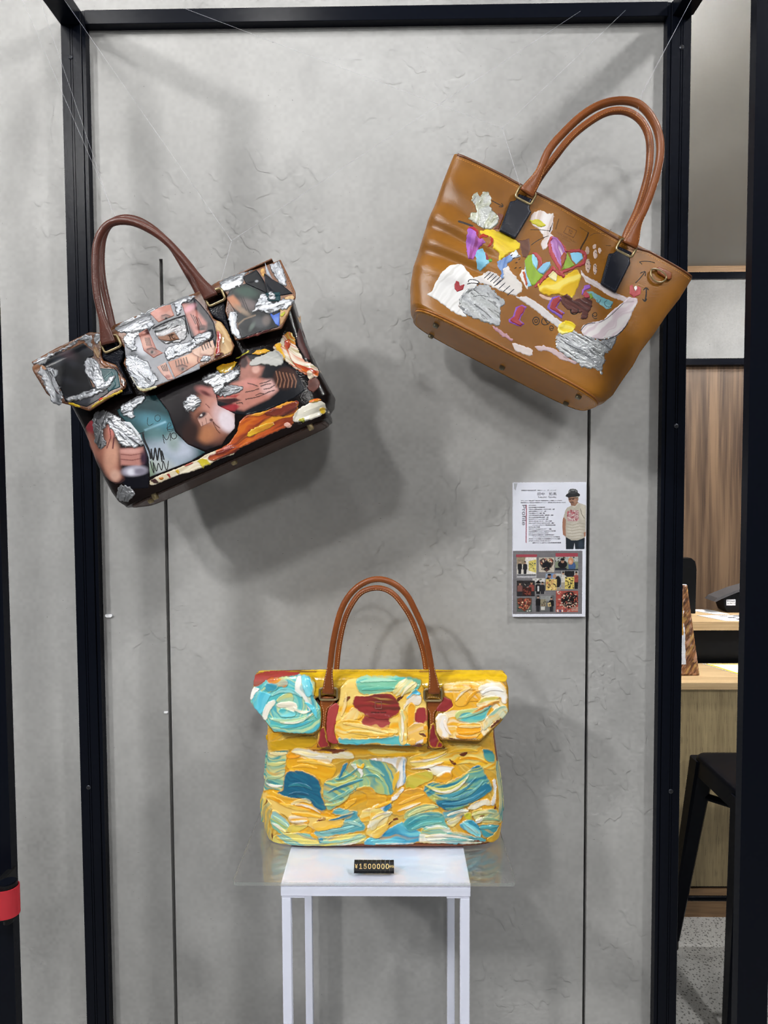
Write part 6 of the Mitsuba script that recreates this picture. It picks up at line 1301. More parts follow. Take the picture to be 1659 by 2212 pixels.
('collage','body','paint_stroke','g',1.6,1.0,0.0,'b83a14 d06a18 a02c10',['s',2158,1463],[1406,1290,1552,1332,1511,1197,1446,1156,1443,957,1535,869,1708,730,1712,660,1550,713,1433,894,1423,1099],[]),
('collage','body','paint_stroke','g',1.4,1.0,0.0,'d8a018 e8b828',['d',-83.5],[1290,1323,1412,1305,1370,1205,1383,1082,1320,1009,1312,1146,1267,1233],[]),
('collage','body','paint_stroke','g',0.9,1.0,0.0,'d8c8b0',[],[1568,756,1647,762,1647,643,1569,604,1546,664],[]),
('collage','body','paint_stroke','g',0.6,1.0,0.0,'d8b890 c09a70',[],[1763,1657,1819,1716,1775,1599,1753,1577],[]),
('collage','body','paint_stroke','m',0.6,1.0,0.0,'4a1e14 5a2818',[],[1534,635,1695,612,1670,466,1553,410,1483,472],[]),
('collage','body','paper_cutout','p',0.35,0.15,0.0,'24474c',[],[-1305,1395,-809,1406,-658,1364,-578,1035,-597,711,-498,468,-292,244,-555,212,-1227,245,-1125,530,-1108,772,-1168,1032,-1298,1291],[['e',-951,1269,404,217,-43.5,'1c3a40',140],['e',-821,977,294,108,-38.5,'4c8090',77],['p',[-1020,941,-673,928,-668,900,-1015,914],'8ab4c8',15],['e',-830,714,262,123,-53.5,'5a7c80',92],['e',-912,436,401,231,-38.5,'9aa6b4',108],['e',-634,462,231,123,-43.5,'b0b8c8',77],['e',-999,309,247,123,-43.5,'a8b0b0',77],['p',[-1212,321,-1100,470,-1069,340,-1144,241,-1219,244],'7a8c78',39],['e',-684,583,92,138,-13.5,'8c9c9c',61]]),
('collage','body','paper_cutout','p',0.4,0.15,0.0,'1d181c',[],[-663,1354,-361,1352,-39,1320,373,1192,484,1059,457,838,325,565,254,397,69,314,-29,242,-284,265,-498,468,-591,725,-578,1035],[['e',-43,995,323,215,-38.5,'2c2428',92],['e',-3,695,291,383,-5.5,'8a5a4a',76],['e',106,795,199,260,-8.5,'b88478',92],['e',171,633,168,229,-3.5,'c8a8a8',61],['e',183,545,114,168,1.5,'d8ccd4',38],['e',-187,495,168,122,6.5,'a87050',76],['e',53,1103,138,61,-43.5,'a86a66',30],['e',52,1061,92,27,-48.5,'5a2a2a',18],['e',229,1007,122,76,-33.5,'b07a74',46],['e',-137,771,92,61,-3.5,'5a3830',38],['e',-406,410,230,92,-58.5,'241c20',61],['e',-432,903,138,293,-8.5,'181418',77],['e',-386,616,138,184,-43.5,'30201e',76],['l',[-21,653,6,558,44,491],10,'5a3028'],['l',[-18,618,-10,482,15,421],7,'4a2820'],['l',[-10,914,22,833],9,'6a3c38']]),
('collage','body','paper_cutout','p',0.3,0.1,0.0,'c0968a',[],[-212,771,-90,825,-21,769,8,623,-208,623,-216,723],[['e',-131,785,84,43,6.5,'302428',21],['e',-140,786,21,18,-23.5,'c8c0c0',7],['e',-26,655,27,21,-23.5,'5a3a38',10],['l',[-179,632,-166,684],7,'705048'],['l',[-111,635,-93,718],6,'705048']]),
('collage','body','paper_cutout','p',0.4,0.15,0.0,'14161c',[],[183,984,221,1033,484,1065,632,1099,691,1239,624,1236,745,1365,847,1370,1107,1203,1320,1009,1416,851,1452,669,1442,490,1243,443,785,448,479,505,344,579,146,817],[['p',[703,1267,829,1328,871,1192,1013,1061,924,967,825,928,608,1043],'a06a5e',33],['e',890,1083,60,60,-23.5,'c89c90',24],['p',[745,1365,827,1362,829,1210,743,1165,679,1211],'3a1e20',24],['p',[181,901,472,1037,697,1019,906,925,1090,776,1070,652,898,596,648,592,479,585,402,636,359,771],'b47a6e',33],['e',963,750,121,106,-3.5,'d0a8a4',53],['e',709,930,137,61,-13.5,'c08078',38],['p',[167,907,442,809,497,743,320,756],'381a1c',18],['p',[148,783,409,732,447,665,351,634,186,716],'983038',21],['p',[211,971,401,869,518,833,445,816,196,936],'a03838',15],['e',1238,778,180,165,-3.5,'3a2420',37],['l',[1156,931,1136,806,1060,706],13,'8c6450'],['l',[1199,902,1183,779,1113,683],13,'8c6450'],['l',[1242,873,1230,751,1165,660],13,'8c6450'],['l',[1286,844,1277,724,1218,637],13,'8c6450'],['l',[1329,815,1325,697,1270,614],13,'8c6450'],['l',[1372,786,1372,670,1322,591],13,'8c6450'],['l',[695,937,759,891,817,832],10,'20181a'],['l',[859,855,952,838,1026,838],10,'20181a'],['l',[615,826,720,800,816,791],10,'20181a'],['l',[572,726,723,691,819,681,937,687,1022,674],10,'20181a'],['l',[882,753,971,730,1051,744],10,'20181a'],['l',[735,719,803,722,855,690],10,'20181a'],['l',[423,726,499,709,504,681],10,'20181a'],['l',[858,813,940,810,1012,786],10,'20181a']]),
('collage','body','paper_cutout','p',0.4,0.15,0.0,'0e0e16',[],[-1936,1354,-1775,1425,-1500,1466,-1298,1291,-1168,1032,-1108,772,-1125,530,-1234,248,-1304,101,-1620,223,-1644,329,-1776,374,-1852,471,-2127,943,-2109,1250],[['p',[-1939,1288,-1815,1326,-1793,1148,-1794,980,-1661,1020,-1574,1215,-1503,1216,-1500,1081,-1551,920,-1518,855,-1597,574,-1629,422,-1747,391,-1833,504,-1899,827,-2106,1179],'a87060',73],['e',-1663,770,116,249,-33.5,'c0907c',58],['e',-1716,494,85,85,-23.5,'c8a090',42],['e',-1793,1349,89,107,6.5,'a04048',35],['e',-1498,1147,45,112,-13.5,'c07870',25],['l',[-1667,923,-1540,1049,-1508,1185],13,'602c2c'],['l',[-1577,882,-1502,1015],19,'50202a'],['p',[-1480,830,-1315,764,-1137,702,-1158,612,-1224,475,-1306,462,-1559,599],'b07c74',25],['l',[-1495,745,-1356,666,-1173,618],12,'80504a'],['l',[-1526,675,-1371,590,-1216,554],12,'7c4c48'],['e',-1333,722,141,34,-23.5,'c89890',22],['e',-1202,548,46,109,-23.5,'3a2838',31],['e',-1405,431,190,76,-18.5,'a8a4b4',28],['e',-1454,436,63,47,-23.5,'d0d0dc',22],['e',-1321,386,94,47,-23.5,'7c7888',25],['l',[-1832,428,-1706,356,-1604,378],27,'3a2828']]),
('collage','body','paper_cutout','p',0.5,0.3,0.0,'c8ccd0',[],[-1299,1208,-1176,1136,-1104,903,-1111,724,-1122,778,-1188,1025],[]),
('collage','body','silver_stroke','s',1.2,1.6,0.0,'8c8e92 b0b2b6 a0a2a6',['d',46.5],[-1715,1448,-1576,1535,-1412,1427,-1355,1317,-1508,1285,-1629,1173,-1647,947,-1714,944,-1784,959,-1821,1094,-1788,1246],[]),
('collage','body','silver_stroke','s',1.4,1.6,0.0,'a8acb2 c8ccd2 b4b8be dde0e4',['d',-63.5],[-1546,1320,-1401,1371,-1304,1277,-1197,1045,-1127,847,-1114,717,-1257,739,-1477,870,-1463,1064,-1503,1216],[]),
('collage','body','silver_stroke','s',1.6,1.6,0.0,'a8acb2 c8ccd2 b4b8be dde0e4',['d',1.5],[-1250,1404,-1157,1462,-854,1460,-804,1379,-913,1319,-1070,1306,-1069,1188,-1116,1156,-1166,1198,-1272,1313],[]),
('collage','body','silver_stroke','s',1,1.6,0.0,'8c8e92 b0b2b6 a0a2a6',['d',36.5],[-1860,240,-1719,329,-1593,282,-1524,115,-1564,71,-1745,65,-1852,122],[]),
('collage','body','silver_stroke','s',1.6,1.8,0.0,'a8acb2 c8ccd2 b4b8be dde0e4',['d',-3.5],[55,1292,284,1339,423,1235,556,1233,648,1175,632,1099,484,1065,382,1061,305,996,227,931,183,984,166,1141,80,1214],[]),
('collage','body','silver_stroke','s',1.2,1.6,0.0,'8c8e92 b0b2b6 a0a2a6',['d',-18.5],[235,1027,348,1059,578,973,627,892,491,845,263,898,205,957],[]),
('collage','body','silver_stroke','m',1.2,1.6,0.0,'9a9c98 b0b0ac a4a6a2',['d',-8.5],[816,1200,920,1270,1125,1245,1315,1229,1362,1108,1288,973,1180,987,1031,1103,848,1138],[]),
('collage','body','silver_stroke','s',1.8,1.6,0.0,'a8acb2 c8ccd2 b4b8be dde0e4',['d',1.5],[-341,1069,-162,1156,-53,1057,-59,925,-226,884,-346,918],[]),
('collage','body','ink_mark','l',0.15,7,0.0,'16181c',[],[-900,1088,-930,968,-858,968],[]),
('collage','body','ink_mark','l',0.15,7,0.0,'16181c',[],[-728,999,-741,980,-760,969,-781,970,-799,981,-809,1000,-810,1023,-801,1044,-784,1059,-764,1065,-744,1059,-729,1043,-723,1022,-728,999],[]),
('collage','body','ink_mark','l',0.15,6,0.0,'16181c',[],[-603,755,-676,842,-619,878,-612,842,-699,819,-653,777,-587,814],[]),
('collage','body','ink_mark','l',0.15,9,0.0,'16181c',[],[-818,623,-783,727,-767,657,-685,720,-718,622],[]),
('collage','body','ink_mark','l',0.15,9,0.0,'16181c',[],[-602,650,-615,632,-633,623,-653,623,-670,633,-680,652,-681,673,-673,693,-657,707,-637,712,-618,706,-604,692,-598,671,-602,650],[]),
('collage','body','ink_mark','l',0.15,6,0.0,'16181c',[],[-565,647,-550,723,-532,607,-514,690],[]),
('collage','body','ink_mark','l',0.15,31,0.0,'16181c',[],[-1061,884,-1080,759,-1074,632,-1095,501],[]),
('collage','body','ink_mark','l',0.15,12,0.0,'16181c',[],[-1118,910,-1035,906],[]),
('collage','body','ink_mark','l',0.15,20,0.0,'16181c',[],[-1035,623,-1052,482,-973,612,-1012,431,-916,587,-955,389,-911,519,-917,405],[]),
('collage','body','ink_mark','l',0.15,12,0.0,'16181c',[],[-1121,459,-1121,317,-1083,429,-1089,286,-1017,386,-1015,270,-938,381,-948,270,-864,352],[]),
('collage','flap','paper_cutout','p',0.4,0.2,0.0,'121419',[],[-2138,2588,-1894,2631,-1587,2556,-1400,2587,-1252,2341,-1276,2259,-1383,2265,-1461,2064,-1455,1807,-1497,1737,-1713,1740,-1930,1788,-1935,2010,-1977,2299,-2035,2410],[['e',-1662,2481,159,79,-48.5,'463a40',62],['e',-1588,2257,141,47,-53.5,'2a2c34',39],['e',-1734,2053,189,47,-38.5,'24262e',39],['e',-1810,2426,97,64,-3.5,'30343c',48],['e',-1586,2087,94,141,-13.5,'0c0d12',63],['e',-1338,2380,93,62,-23.5,'20222a',46]]),
('collage','flap','paper_cutout','p',0.35,0.2,0.0,'1e2026',[],[-1921,1921,-1930,1824,-1753,1659,-1649,1575,-1493,1591,-1280,1629,-1119,1707,-1108,1921,-1377,1825,-1668,1806,-1852,1856],[['e',-1598,1673,174,47,-8.5,'34363e',31]]),
('collage','flap','paper_cutout','p',0.5,0.1,0.0,'23444a',[],[-1276,2064,-1066,1954,-1021,1896,-1063,1645,-1260,1651,-1264,1872],[['e',-1149,1820,94,94,-23.5,'2c5256',47]]),
('collage','flap','silver_stroke','s',1.4,1.8,0.0,'a8acb2 c8ccd2 b4b8be dde0e4',['d',1.5],[-2269,2638,-2007,2647,-1769,2642,-1497,2672,-1255,2695,-1222,2484,-1241,2369,-1312,2455,-1391,2642,-1606,2586,-1977,2600,-1985,2475,-2102,2497,-2243,2584],[]),
('collage','flap','silver_stroke','s',1.4,1.4,0.0,'a8acb2 c8ccd2 b4b8be dde0e4',['d',36.5],[-1217,2648,-1082,2608,-1059,2458,-1190,2414,-1199,2472],[]),
('collage','flap','silver_stroke','s',1.4,2,0.0,'a8acb2 c8ccd2 b4b8be dde0e4',['d',-83.5],[-2120,2487,-2052,2490,-2012,2382,-1917,2407,-1876,2253,-1938,2180,-1920,2003,-1944,1845,-2003,1771,-2114,1838,-2116,2020,-2147,2208,-2164,2384],[]),
('collage','flap','bare_patch','m',0.4,0.6,0.0,'a87a58',[],[-2086,2488,-2026,2440,-2003,2362,-2066,2373],[]),
('collage','flap','bare_patch','m',1.6,0.6,0.0,'3a2428',[],[-2020,2099,-1978,2029,-1959,1919,-2005,1957],[]),
('collage','flap','silver_stroke','s',1.8,1.2,0.0,'a8acb2 c8ccd2 b4b8be dde0e4',['d',-93.5],[-1455,2231,-1372,2294,-1286,2255,-1234,2130,-1260,1972,-1263,1737,-1323,1710,-1414,1780,-1473,1985,-1482,2141],[]),
('collage','flap','silver_stroke','s',1.8,1.2,0.0,'a8acb2 c8ccd2 b4b8be dde0e4',['d',0.5],[-1911,1832,-1857,1841,-1586,1802,-1373,1789,-1090,1879,-1055,1829,-1132,1763,-1327,1684,-1622,1701,-1869,1759],[]),
('collage','flap','paint_stroke','g',1,1.4,0.0,'a08414 c8a81c 7a6010',['d',1.5],[-1598,1552,-1459,1593,-1257,1601,-1071,1609,-1062,1565,-1302,1568,-1442,1547,-1582,1527],[]),
('collage','flap','paint_stroke','g',1,1,0.0,'c0a018 8a7014',['d',-43.5],[-1897,1775,-1787,1705,-1717,1609,-1771,1631,-1881,1726],[]),
('collage','flap','paint_stroke','g',1.2,0.6,0.0,'c0301c',[],[-1442,1618,-1382,1624,-1363,1582,-1432,1576],[]),
('collage','flap','paint_stroke','g',1.2,1.6,0.0,'3a1a10 5a2c1a 7a4a26 2c140c',['d',-63.5],[-1228,2211,-1169,2168,-1145,2055,-1008,1975,-946,1692,-991,1612,-1054,1623,-1021,1896,-1090,1979,-1213,2052],[]),
('collage','flap','paint_stroke','m',1,1.4,0.0,'c8c09c a8906a 8a5a3a',['d',-83.5],[-1238,2419,-1187,2378,-1178,2273,-1212,2187,-1258,2242],[]),
('collage','flap','paper_cutout','p',0.3,0.2,0.0,'8a8c92',[],[-757,2317,-482,2377,-192,2508,144,2506,399,2457,470,2468,424,2264,314,1822,149,1389,-14,1397,-431,1421,-607,1435,-793,1470,-856,1617,-882,1866],[['e',-689,1981,125,140,-23.5,'50545a',62],['e',-594,1564,109,78,-23.5,'34363c',46],['e',-548,2086,93,124,-3.5,'b8bcc4',46],['e',6,2136,309,185,-23.5,'6a6c70',77]]),
('collage','flap','silver_stroke','s',1.4,1.6,0.0,'a8acb2 c8ccd2 b4b8be dde0e4',['d',1.5],[-858,2630,-361,2617,-21,2615,413,2534,399,2457,272,2476,110,2504,-208,2518,-256,2444,-219,2324,-290,2272,-581,2338,-729,2389,-820,2468],[]),
('collage','flap','silver_stroke','s',1.4,1.8,0.0,'a8acb2 c8ccd2 b4b8be dde0e4',['d',36.5],[-734,2375,-388,2402,-315,2334,-355,2234,-528,2263,-633,2210,-599,2041,-746,2092,-775,2275],[]),
('collage','flap','silver_stroke','s',1.2,2,0.0,'b8bcc2 9a9ea4 d4d8dc',['d',-63.5],[-856,2024,-752,2078,-603,1941,-534,1773,-511,1610,-461,1519,-607,1435,-792,1473,-856,1617,-879,1831],[]),
('collage','flap','paper_cutout','p',0.5,0.1,0.0,'b07e72',[],[-250,2533,-117,2592,95,2514,95,2315,-171,2319,-196,2381],[['e',-145,2482,102,68,-43.5,'c89890',42],['e',-39,2334,68,40,-43.5,'5a3834',32],['e',-39,2334,44,22,-43.5,'a08880',16],['e',-39,2334,20,20,-43.5,'2a2428',10],['l',[-84,2395,-18,2386,28,2339],14,'4a2c2a']]),
('collage','flap','paper_cutout','p',0.5,0.1,0.0,'a8746a',[],[-516,2292,-361,2305,-347,1959,-270,1855,-440,1846,-542,2015],[['e',-350,2249,62,46,-23.5,'4a2a2a',23],['e',-469,2117,62,93,-3.5,'c89a8c',31],['l',[-447,2192,-464,2064],7,'241c1c'],['l',[-428,2183,-445,2055],7,'241c1c'],['l',[-408,2174,-425,2046],7,'241c1c'],['l',[-388,2165,-405,2037],7,'241c1c'],['e',-428,1942,79,46,-38.5,'5a3834',37],['e',-428,1942,51,25,-38.5,'a08880',18],['e',-428,1942,23,23,-38.5,'2a2428',11],['l',[-481,2012,-405,2003,-351,1947],16,'4a2c2a']]),
('collage','flap','paper_cutout','p',0.6,0.1,0.0,'c0988c',[],[-445,1699,-291,1712,-269,1413,-360,1435,-412,1564],[['l',[-376,1684,-368,1595],9,'201a1a'],['l',[-351,1680,-348,1586],9,'201a1a'],['l',[-326,1677,-328,1576],9,'201a1a'],['l',[-300,1674,-308,1567],9,'201a1a'],['e',-343,1482,46,31,-23.5,'905a54',18]]),
('collage','flap','paper_cutout','p',0.5,0.1,0.0,'b0806e',[],[-263,1699,-86,1685,92,1679,230,1691,498,1702,473,1543,424,1507,8,1454,-249,1421],[['e',46,1640,185,61,-48.5,'cfa892',38],['l',[-145,1661,-163,1568],10,'241c1a'],['l',[-103,1657,-119,1562],10,'241c1a'],['l',[-62,1653,-74,1557],10,'241c1a'],['l',[-20,1649,-30,1552],10,'241c1a'],['l',[21,1645,14,1546],10,'241c1a'],['e',-89,1499,79,46,-48.5,'5a3834',37],['e',-89,1499,51,25,-48.5,'a08880',18],['e',-89,1499,23,23,-48.5,'2a2428',11],['l',[-142,1570,-67,1560,-13,1505],16,'4a2c2a'],['l',[228,1641,164,1517,182,1390],21,'7a4c40'],['e',343,1468,69,40,-48.5,'70483e',24],['l',[298,1608,285,1444],9,'3a2a26']]),
('collage','flap','silver_stroke','s',1.0,1,0.0,'9a9a9c b4b4b6 808284',['d',-1.5],[-290,2272,-4,2276,235,2250,181,1969,73,1883,-107,1933,-223,1978,-274,2146],[]),
('collage','flap','ink_mark','l',0.15,13,1.0,'18181c',[],[-289,2275,-3,2279,239,2252],[]),
('collage','flap','ink_mark','l',0.15,12,1.0,'18181c',[],[235,2250,185,1967],[]),
('collage','flap','leather_label','m',1.4,0.4,0.0,'70421f 7e4c26',['d',-23.5],[-278,2156,-170,2112,15,2097,32,1940,-124,1975,-269,2072],[]),
('collage','flap','ink_mark','l',0.15,9,1.0,'2a160a',[],[-85,2067,-92,1994],[]),
('collage','flap','ink_mark','l',0.15,9,1.0,'2a160a',[],[-106,2065,-41,2059],[]),
('collage','flap','ink_mark','l',0.15,9,1.0,'2a160a',[],[-19,2053,-58,2038,-51,1992,-17,1993],[]),
('collage','flap','silver_stroke','s',1.6,1.8,0.0,'a8acb2 c8ccd2 b4b8be dde0e4',['d',0.5],[-254,1899,-110,1926,64,1862,164,1866,404,1882,513,1866,520,1777,429,1734,227,1726,94,1686,-100,1691,-263,1699,-264,1784],[]),
('collage','flap','paper_cutout','p',0.5,0.1,0.0,'2a2a30',[],[256,2446,391,2425,469,2459,528,2310,581,2116,605,1968,567,1747,497,1609,438,1585,407,1804,228,1854,197,1902,238,2173],[['p',[261,2435,360,2388,439,2216,501,2000,481,1907,340,1887,265,1905,252,2166],'b0766e',34],['e',350,2325,92,46,6.5,'c8909a',30],['e',540,1930,61,246,-38.5,'22242a',33],['l',[329,2232,341,2057],9,'241a1a'],['l',[356,2200,366,2028],9,'241a1a'],['l',[382,2167,392,1999],9,'241a1a'],['l',[409,2134,417,1971],9,'241a1a'],['e',408,1975,80,37,-18.5,'50302e',21],['e',400,1945,55,18,-18.5,'1e1416',12]]),
('collage','flap','paper_cutout','p',0.5,0.1,0.0,'c8a898',[],[139,1708,273,1714,491,1723,480,1600,418,1510,221,1534,131,1644],[['l',[303,1726,300,1633],12,'1e1818'],['l',[346,1726,343,1633],12,'1e1818'],['l',[389,1726,386,1634],12,'1e1818'],['l',[432,1727,429,1634],12,'1e1818'],['e',302,1530,77,30,-43.5,'8a5c50',21]]),
('collage','flap','silver_stroke','s',1.4,1.6,0.0,'a8acb2 c8ccd2 b4b8be dde0e4',['d',-3.5],[171,2588,309,2593,508,2478,478,2436,411,2433,266,2450,203,2291,104,2294],[]),
('collage','flap','silver_stroke','s',1.6,1.4,0.0,'a8acb2 c8ccd2 b4b8be dde0e4',['d',-3.5],[258,1908,517,1873,514,1772,433,1742,238,1730,223,1840],[]),
('collage','flap','silver_stroke','s',1.4,1,0.0,'a8acb2 c8ccd2 b4b8be dde0e4',[],[185,1525,310,1551,372,1497,336,1446,197,1468],[]),
('collage','flap','paint_stroke','m',0.5,1.0,0.0,'a8834e c0a070 8a6438',['d',-83.5],[629,2008,726,1908,747,1526,681,1420,402,1424,407,1481,544,1689],[]),
('collage','flap','paint_stroke','g',1.2,1.0,0.0,'8c1414 a82018 5a0c0a',['d',61.5],[592,1854,642,1814,656,1722,558,1597,536,1454,442,1464,416,1493,502,1624],[]),
('collage','flap','paint_stroke','g',1,1.0,0.0,'3a0c08 4a1008',[],[419,1492,553,1498,592,1428,412,1430],[]),
('collage','flap','paint_stroke','g',1,1.0,0.0,'e0d8c0',[],[636,1714,667,1666,625,1600,585,1602],[]),
('collage','flap','paint_stroke','m',0.8,0.8,0.0,'c8c49a b8b080 d8d4b8',['d',-63.5],[-864,1767,-825,1647,-813,1532,-711,1455,-541,1432,-557,1401,-741,1418,-827,1484,-843,1597],[]),
('collage','flap','paper_cutout','p',0.35,0.15,0.0,'26292c',[],[1026,2350,1278,2318,1517,2257,1584,2021,1670,1912,1588,1711,1462,1479,1171,1528,894,1552,904,1725,957,1940,911,2234],[['p',[911,2234,1026,2231,1090,2065,1031,1939,948,2081],'b07656',27],['e',1225,2190,168,76,-38.5,'3a5048',53],['e',1182,2005,137,76,-53.5,'6a6060',45],['e',1063,1958,137,38,-58.5,'8a7868',27],['e',1243,1668,122,76,-43.5,'4a4c50',45],['e',1337,1658,60,76,-23.5,'6a6260',30],['l',[888,1767,1039,1816,1214,1802],21,'7a6a5a'],['l',[1126,2151,1119,1932],6,'14161a'],['l',[1153,2138,1149,1884],6,'14161a'],['e',1059,1618,137,45,-38.5,'1c1e22',38],['e',1109,1663,30,76,-53.5,'5a6460',18]]),
('collage','flap','paint_stroke','m',0.6,1.0,0.0,'b08850 c8a878 9a7040',['d',36.5],[1628,1829,1739,1880,1888,1843,1762,1697,1629,1571,1508,1474,1495,1523],[]),
('collage','flap','paper_cutout','p',0.6,0.1,0.0,'12151a',[],[1258,2430,1498,2451,1518,2376,1539,2230,1510,2022,1427,2121,1272,2304],[['e',1434,2276,24,18,-23.5,'a0a4aa',9]]),
('collage','flap','paint_stroke','m',0.8,1.0,0.0,'c89a50 b07a38',[],[1536,2419,1626,2438,1577,2281,1526,2318],[]),
('collage','flap','paper_cutout','p',0.8,0.05,0.0,'181b22',[],[1587,2344,1661,2207,1756,2078,1861,1865,1701,1906,1511,2004,1542,2229],[]),
('collage','flap','silver_stroke','s',1.4,1.8,0.0,'a8acb2 c8ccd2 b4b8be dde0e4',['d',-3.5],[902,2560,1187,2535,1485,2460,1317,2456,1258,2430,1264,2325,1177,2314,1042,2309,919,2332,893,2430],[]),
('collage','flap','silver_stroke','s',1.4,1.6,0.0,'a8acb2 c8ccd2 b4b8be dde0e4',['d',-88.5],[1805,2430,1880,2411,1863,2215,1844,2053,1791,2006,1718,2146,1697,2292,1693,2441],[]),
('collage','flap','paper_cutout','p',0.9,0,0.0,'a8b0ba',[],[1658,2507,1663,2203,1610,2320],[]),
('collage','flap','paper_cutout','p',0.7,0.05,0.0,'1a3e44',[],[1482,2053,1694,1970,1640,1838,1481,1912],[]),
('collage','flap','silver_stroke','s',1.2,0.6,0.0,'a8acb2 c8ccd2 b4b8be dde0e4',[],[1531,2060,1605,2032,1607,1870,1480,1930],[]),
('collage','flap','paper_cutout','p',0.9,0.05,0.0,'4a6ac0',[],[1423,1789,1462,1685,1569,1685,1480,1484,1438,1542,1421,1704],[['e',1475,1593,45,60,-23.5,'6a88d0',30]]),
('collage','flap','silver_stroke','s',1.6,1.8,0.0,'a8acb2 c8ccd2 b4b8be dde0e4',['d',-13.5],[1316,2011,1407,2071,1489,2032,1476,1918,1579,1849,1660,1848,1858,1810,1847,1743,1670,1672,1497,1728,1385,1696,1340,1828,1145,1834,1247,1923],[]),
('collage','flap','paint_stroke','g',1,1.0,0.0,'b0b020 8a9a20',[],[1558,1657,1654,1671,1626,1604,1549,1606],[]),
('collage','flap','silver_stroke','s',1.6,1.6,0.0,'a8acb2 c8ccd2 b4b8be dde0e4',['d',-93.5],[827,1967,925,2023,991,1941,911,1825,903,1640,883,1554,804,1588,776,1768],[]),
('collage','flap','paint_stroke','g',0.8,1,0.0,'6a1a14 301010 a83020',['d',-5.5],[937,1559,1161,1544,1376,1511,1365,1482,1141,1494,942,1528],[]),
]


# ------------------------------------------------------------------ paint, paper and ink laid on the bags
ALBS = {'yellow': .76, 'collage': .72, 'tote': .66}     # the pigments as they look under this light -> their own reflectance
AMAT = {'g': 'gloss_paint', 'm': 'matte_paint', 's': 'silver_paint', 'p': 'print_paper', 'l': 'matte_print'}


def ramp(t, cols):
    C = np.array([lin(c) for c in cols])
    x = np.clip(t, 0, 1) * (len(C) - 1)
    i = np.minimum(x.astype(int), max(len(C) - 2, 0))
    if len(C) == 1:
        return np.repeat(C, len(t), 0)
    f = (x - i)[:, None]
    f = f * f * (3 - 2 * f)
    return C[i] * (1 - f) + C[i + 1] * f


def coverage(p, s):
    """How far a printed shape covers each point, 0 to 1, with a soft edge."""
    u = 1e-4
    if s[0] == 'e':
        a = math.radians(s[5]); q = p - np.array(s[1:3]) * u
        x, y = q[:, 0] * math.cos(a) + q[:, 1] * math.sin(a), -q[:, 0] * math.sin(a) + q[:, 1] * math.cos(a)
        rx, ry = max(s[3] * u, 2e-4), max(s[4] * u, 2e-4)
        d = (np.sqrt((x / rx) ** 2 + (y / ry) ** 2) - 1) * min(rx, ry)
        return 1 - smooth01((d + s[7] * u) / (2 * s[7] * u + 1e-6)), s[6]
    if s[0] == 'p':
        g = Polygon(np.array(s[1]).reshape(-1, 2) * u).buffer(0)
        d = shapely.distance(shapely.points(p), g.boundary)
        d = np.where(shapely.contains_xy(g, p[:, 0], p[:, 1]), -d, d)
        return 1 - smooth01((d + s[3] * u) / (2 * s[3] * u + 1e-6)), s[2]
    d = shapely.distance(shapely.points(p), LineString(np.array(s[1]).reshape(-1, 2) * u))
    return 1 - smooth01(d / (s[2] * u * .5 + 2e-4) - .4), s[3]


